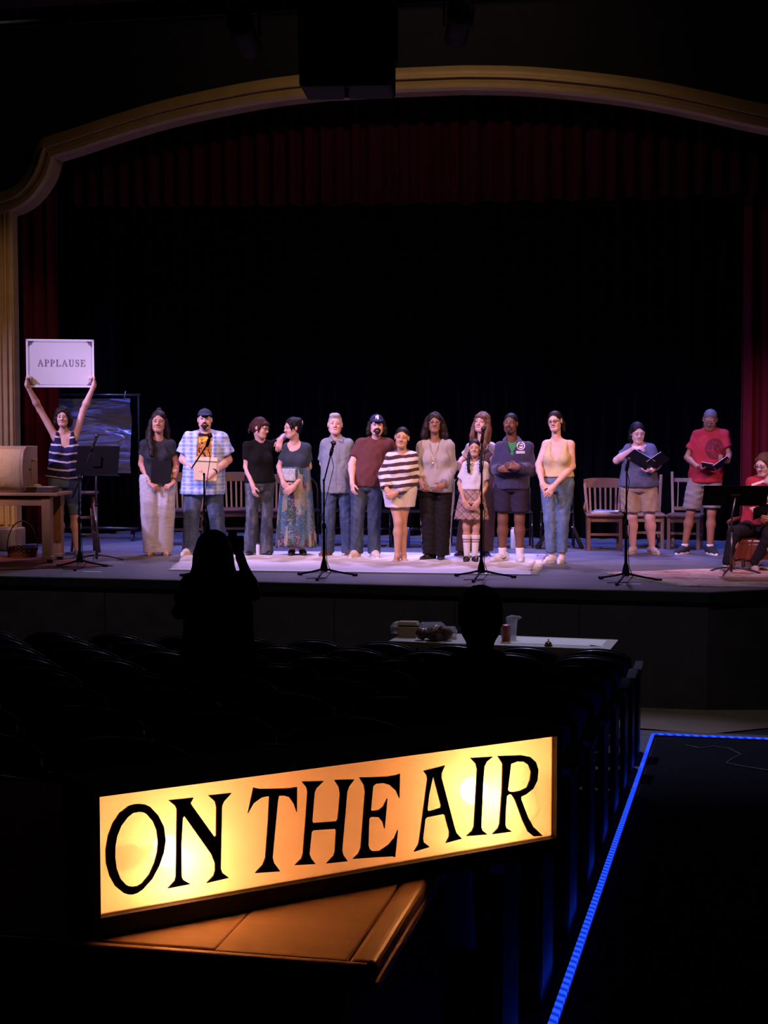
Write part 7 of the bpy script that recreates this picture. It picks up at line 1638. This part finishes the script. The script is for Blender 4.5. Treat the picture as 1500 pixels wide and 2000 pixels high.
M_bulb = NT('warm_bulb', 0.3); M_bulb.col((1, 0.8, 0.5)); M_bulb.b.inputs['Emission Color'].default_value = (1, 0.52, 0.25, 1); M_bulb.b.inputs['Emission Strength'].default_value = 34.0
BW = []
for i, (u_, v_) in enumerate(((326, 1662), (925, 1544))):
    d_ = ray(u_, v_); t_ = ((PB0 - en * 0.066) - Vector((0, 0, CAMZ))).dot(en) / d_.dot(en); c0 = Vector((0, 0, CAMZ)) + d_ * t_ - PB0
    bl = MB().ball(c0, 0.026, 16, (1.0, 1.0, 1.0)).build('bulb', M_bulb.m, sg, True); bl.visible_shadow = True
    sgn = -1 if i == 0 else 1
    MB().tube([c0 + ex * sgn * 0.022, c0 + ex * sgn * 0.060], [0.014, 0.013], 10).build('bulb_cap', M_chrome, bl, True)
    MB().tube([c0 + ex * sgn * 0.055, c0 + ex * sgn * 0.10], [0.020, 0.022], 12).build('socket', mat('socket_ceramic', (0.30, 0.24, 0.18), 0.5), bl, True)
    ld = bpy.data.lights.new('sign_bulb_light', 'POINT'); ld.energy = 0.28; ld.color = (1.0, 0.42, 0.18); ld.shadow_soft_size = 0.010
    lo = bpy.data.objects.new('sign_bulb_light', ld); COL.objects.link(lo); lo.location = PB0 + c0 + en * 0.034
x_, z_ = sp_pt(1035, 1560)
MB().tube([ex * (x_ - 0.03) + ez * z_ - en * 0.05, ex * (x_ + 0.02) + ez * (z_ + 0.03) - en * 0.02, ex * (x_ + 0.03) + ez * (z_ - 0.03) - en * 0.012, ex * (x_ - 0.005) + ez * (z_ - 0.075) - en * 0.02], 0.003, 6).build('wire', mat('brown_wire', (0.10, 0.06, 0.03), 0.6), sg, True)
LT = {
 'O': (5.0, (180, 1520), [(460, 248), (515, 255), (560, 275), (640, 360), (695, 470), (712, 600), (695, 720), (650, 850), (580, 980), (490, 1080), (440, 1115), (390, 1132), (345, 1130), (300, 1115), (220, 1050), (165, 950), (132, 830), (127, 700), (150, 560), (195, 440), (260, 340), (350, 270), (405, 252)],
       [[(455, 325), (495, 330), (530, 350), (590, 420), (625, 510), (638, 620), (630, 720), (600, 830), (550, 940), (480, 1025), (437, 1050), (395, 1057), (360, 1053), (330, 1040), (270, 975), (235, 880), (220, 770), (222, 660), (240, 560), (280, 460), (340, 380), (395, 335)]]),
 'N': (5.0, (180, 1520), [(740, 212), (985, 187), (955, 240), (970, 265), (1190, 572), (1205, 560), (1208, 280), (1195, 225), (1128, 165), (1355, 142), (1280, 225), (1262, 270), (1250, 880), (1265, 920), (1330, 968), (1112, 1020), (1180, 950), (1195, 900), (1195, 830), (1160, 740), (895, 365), (880, 385), (865, 640), (868, 960), (885, 990), (955, 1030), (733, 1072), (800, 1000), (812, 960), (822, 300), (805, 265)], []),
 'T': (4.545, (470, 1480), [(110, 262), (165, 275), (330, 272), (440, 268), (495, 258), (493, 478), (470, 410), (430, 350), (380, 333), (335, 335), (325, 380), (278, 880), (290, 930), (345, 1005), (125, 1020), (190, 950), (215, 890), (240, 550), (250, 345), (235, 338), (180, 350), (110, 400), (60, 490)], []),
 'H': (4.545, (470, 1480), [(540, 210), (730, 205), (665, 270), (650, 310), (630, 560), (640, 578), (845, 562), (858, 545), (878, 320), (868, 260), (828, 195), (1003, 190), (955, 255), (940, 300), (895, 820), (905, 860), (945, 915), (758, 935), (820, 870), (833, 830), (843, 640), (830, 628), (640, 640), (625, 655), (605, 850), (620, 890), (660, 940), (478, 950), (535, 895), (550, 850), (590, 300), (580, 260)], []),
 'E': (4.545, (470, 1480), [(1050, 172), (1150, 172), (1300, 165), (1375, 152), (1408, 140), (1403, 355), (1375, 290), (1320, 240), (1260, 222), (1195, 228), (1170, 250), (1150, 460), (1165, 470), (1225, 462), (1262, 430), (1296, 360), (1272, 625), (1255, 565), (1220, 525), (1150, 522), (1135, 540), (1128, 770), (1140, 810), (1170, 828), (1230, 825), (1310, 770), (1360, 710), (1390, 640), (1365, 880), (1340, 872), (1200, 880), (992, 895), (1040, 850), (1062, 800), (1100, 300), (1090, 240)], []),
 'A': (4.839, (790, 1420), [(175, 412), (375, 362), (345, 430), (343, 475), (470, 960), (485, 1000), (535, 1052), (385, 1092), (415, 1035), (418, 990), (375, 830), (355, 820), (205, 850), (190, 870), (168, 1050), (175, 1085), (232, 1130), (85, 1175), (125, 1110), (135, 1065), (212, 490), (205, 455)], [[(265, 455), (340, 740), (335, 762), (225, 795), (210, 780), (225, 640)]]),
 'I': (4.839, (790, 1420), [(615, 290), (828, 278), (770, 325), (748, 370), (738, 500), (718, 940), (730, 975), (778, 1012), (580, 1028), (635, 975), (650, 940), (680, 400), (668, 345)], []),
 'R': (4.839, (790, 1420), [(875, 272), (1100, 265), (1180, 280), (1235, 330), (1258, 400), (1250, 500), (1210, 580), (1140, 635), (1095, 655), (1095, 680), (1160, 850), (1210, 940), (1300, 1025), (1215, 1030), (1160, 985), (1110, 880), (1040, 690), (1010, 640), (985, 630), (960, 650), (950, 780), (945, 920), (955, 950), (1008, 985), (825, 1010), (880, 950), (892, 910), (912, 620), (920, 400), (920, 345)], [[(1000, 345), (1060, 322), (1120, 325), (1165, 355), (1190, 420), (1180, 500), (1150, 570), (1090, 600), (1030, 612), (985, 608), (970, 590)]])}
M_letter = mat('letter_black', (0.010, 0.005, 0.005), 0.7, spec=0.2, var=0)
for ch, (k_, (ox, oy), outl, holes) in LT.items():
    cv = lambda P_: [sp_pt(ox + a_ / k_, oy + b_ / k_) for a_, b_ in P_]
    MB().prism(cv(outl), en * 0.0, ex, ez, en, 0.003, [cv(h_) for h_ in holes]).build('letter', M_letter, sg)

# ------------------------------------------------ wooden half wall that carries the sign
zb = PB0.z - 0.0305
M_cap = wood('varnished_cap_board', (0.50, 0.32, 0.20), (0.74, 0.52, 0.34), 0, scale=7.0, rough=0.65)
M_capend = wood('worn_edge_moulding', (0.34, 0.20, 0.10), (0.66, 0.45, 0.25), 1, scale=12.0, rough=0.3)
q = {n_: at_z(u_, v_, zb) for n_, u_, v_ in (('fl', 412, 1862), ('fr', 722, 1872), ('br', 812, 1742))}
yf_, xr_ = (q['fl'].y + q['fr'].y) / 2, (q['fr'].x + q['br'].x) / 2
hw_ = empty('half_wall', (0, 0, 0), 0, 'dark half wall with worn varnished wooden cap under the lit sign', 'half wall')
xj = q['fl'].x; yb_ = yf_ + 0.95
MB().box(((xj + xr_ - 0.035) / 2, (yf_ + yb_) / 2, zb - 0.011), (xr_ - 0.035 - xj, yb_ - yf_, 0.022)).build('cap_board', M_cap, hw_, bevel=0.003)
MB().box(((xj - 1.2) / 2 + xj / 2, (yf_ + yb_) / 2 + 0.012, zb - 0.013), (1.195, yb_ - yf_ - 0.004, 0.022)).build('cap_board', M_cap, hw_, bevel=0.003)
MB().box((xr_ - 0.012, (yf_ + yb_) / 2, zb - 0.016), (0.045, yb_ - yf_ + 0.01, 0.034)).build('end_moulding', M_capend, hw_, bevel=0.012, seg=4)
MB().box((xr_ - 0.004, (yf_ + yb_) / 2, zb - 0.040), (0.030, yb_ - yf_, 0.022)).build('end_moulding', M_capend, hw_, bevel=0.008, seg=3)
MB().box(((xj + xr_) / 2 - 0.5, yf_ - 0.004, zb - 0.014), (xr_ - xj + 1.0, 0.016, 0.026)).build('front_moulding', M_capend, hw_, bevel=0.006, seg=3)
hb = house_z(yf_)
MB().box(((xj - 1.2 + xr_) / 2 - 0.02, (yf_ + yb_) / 2, (zb - 0.05 + hb) / 2), (xr_ - xj + 1.14, yb_ - yf_ - 0.05, zb - 0.05 - hb)).build('wall_panel', M_box, hw_)

# loose cable lying on the aisle carpet near the light strip
pts = [at_house(u_, v_, 0.016) for u_, v_ in ((1338, 1455), (1370, 1462), (1392, 1458), (1425, 1462), (1448, 1474), (1430, 1482), (1418, 1490), (1445, 1496), (1500, 1505), (1560, 1512))]
tag(MB().tube(pts, 0.005, 6).build('loose_cable', mat('grey_cable', (0.10, 0.10, 0.11), 0.5), None, True), 'thin grey cable lying loose on the dark aisle carpet', 'cable')
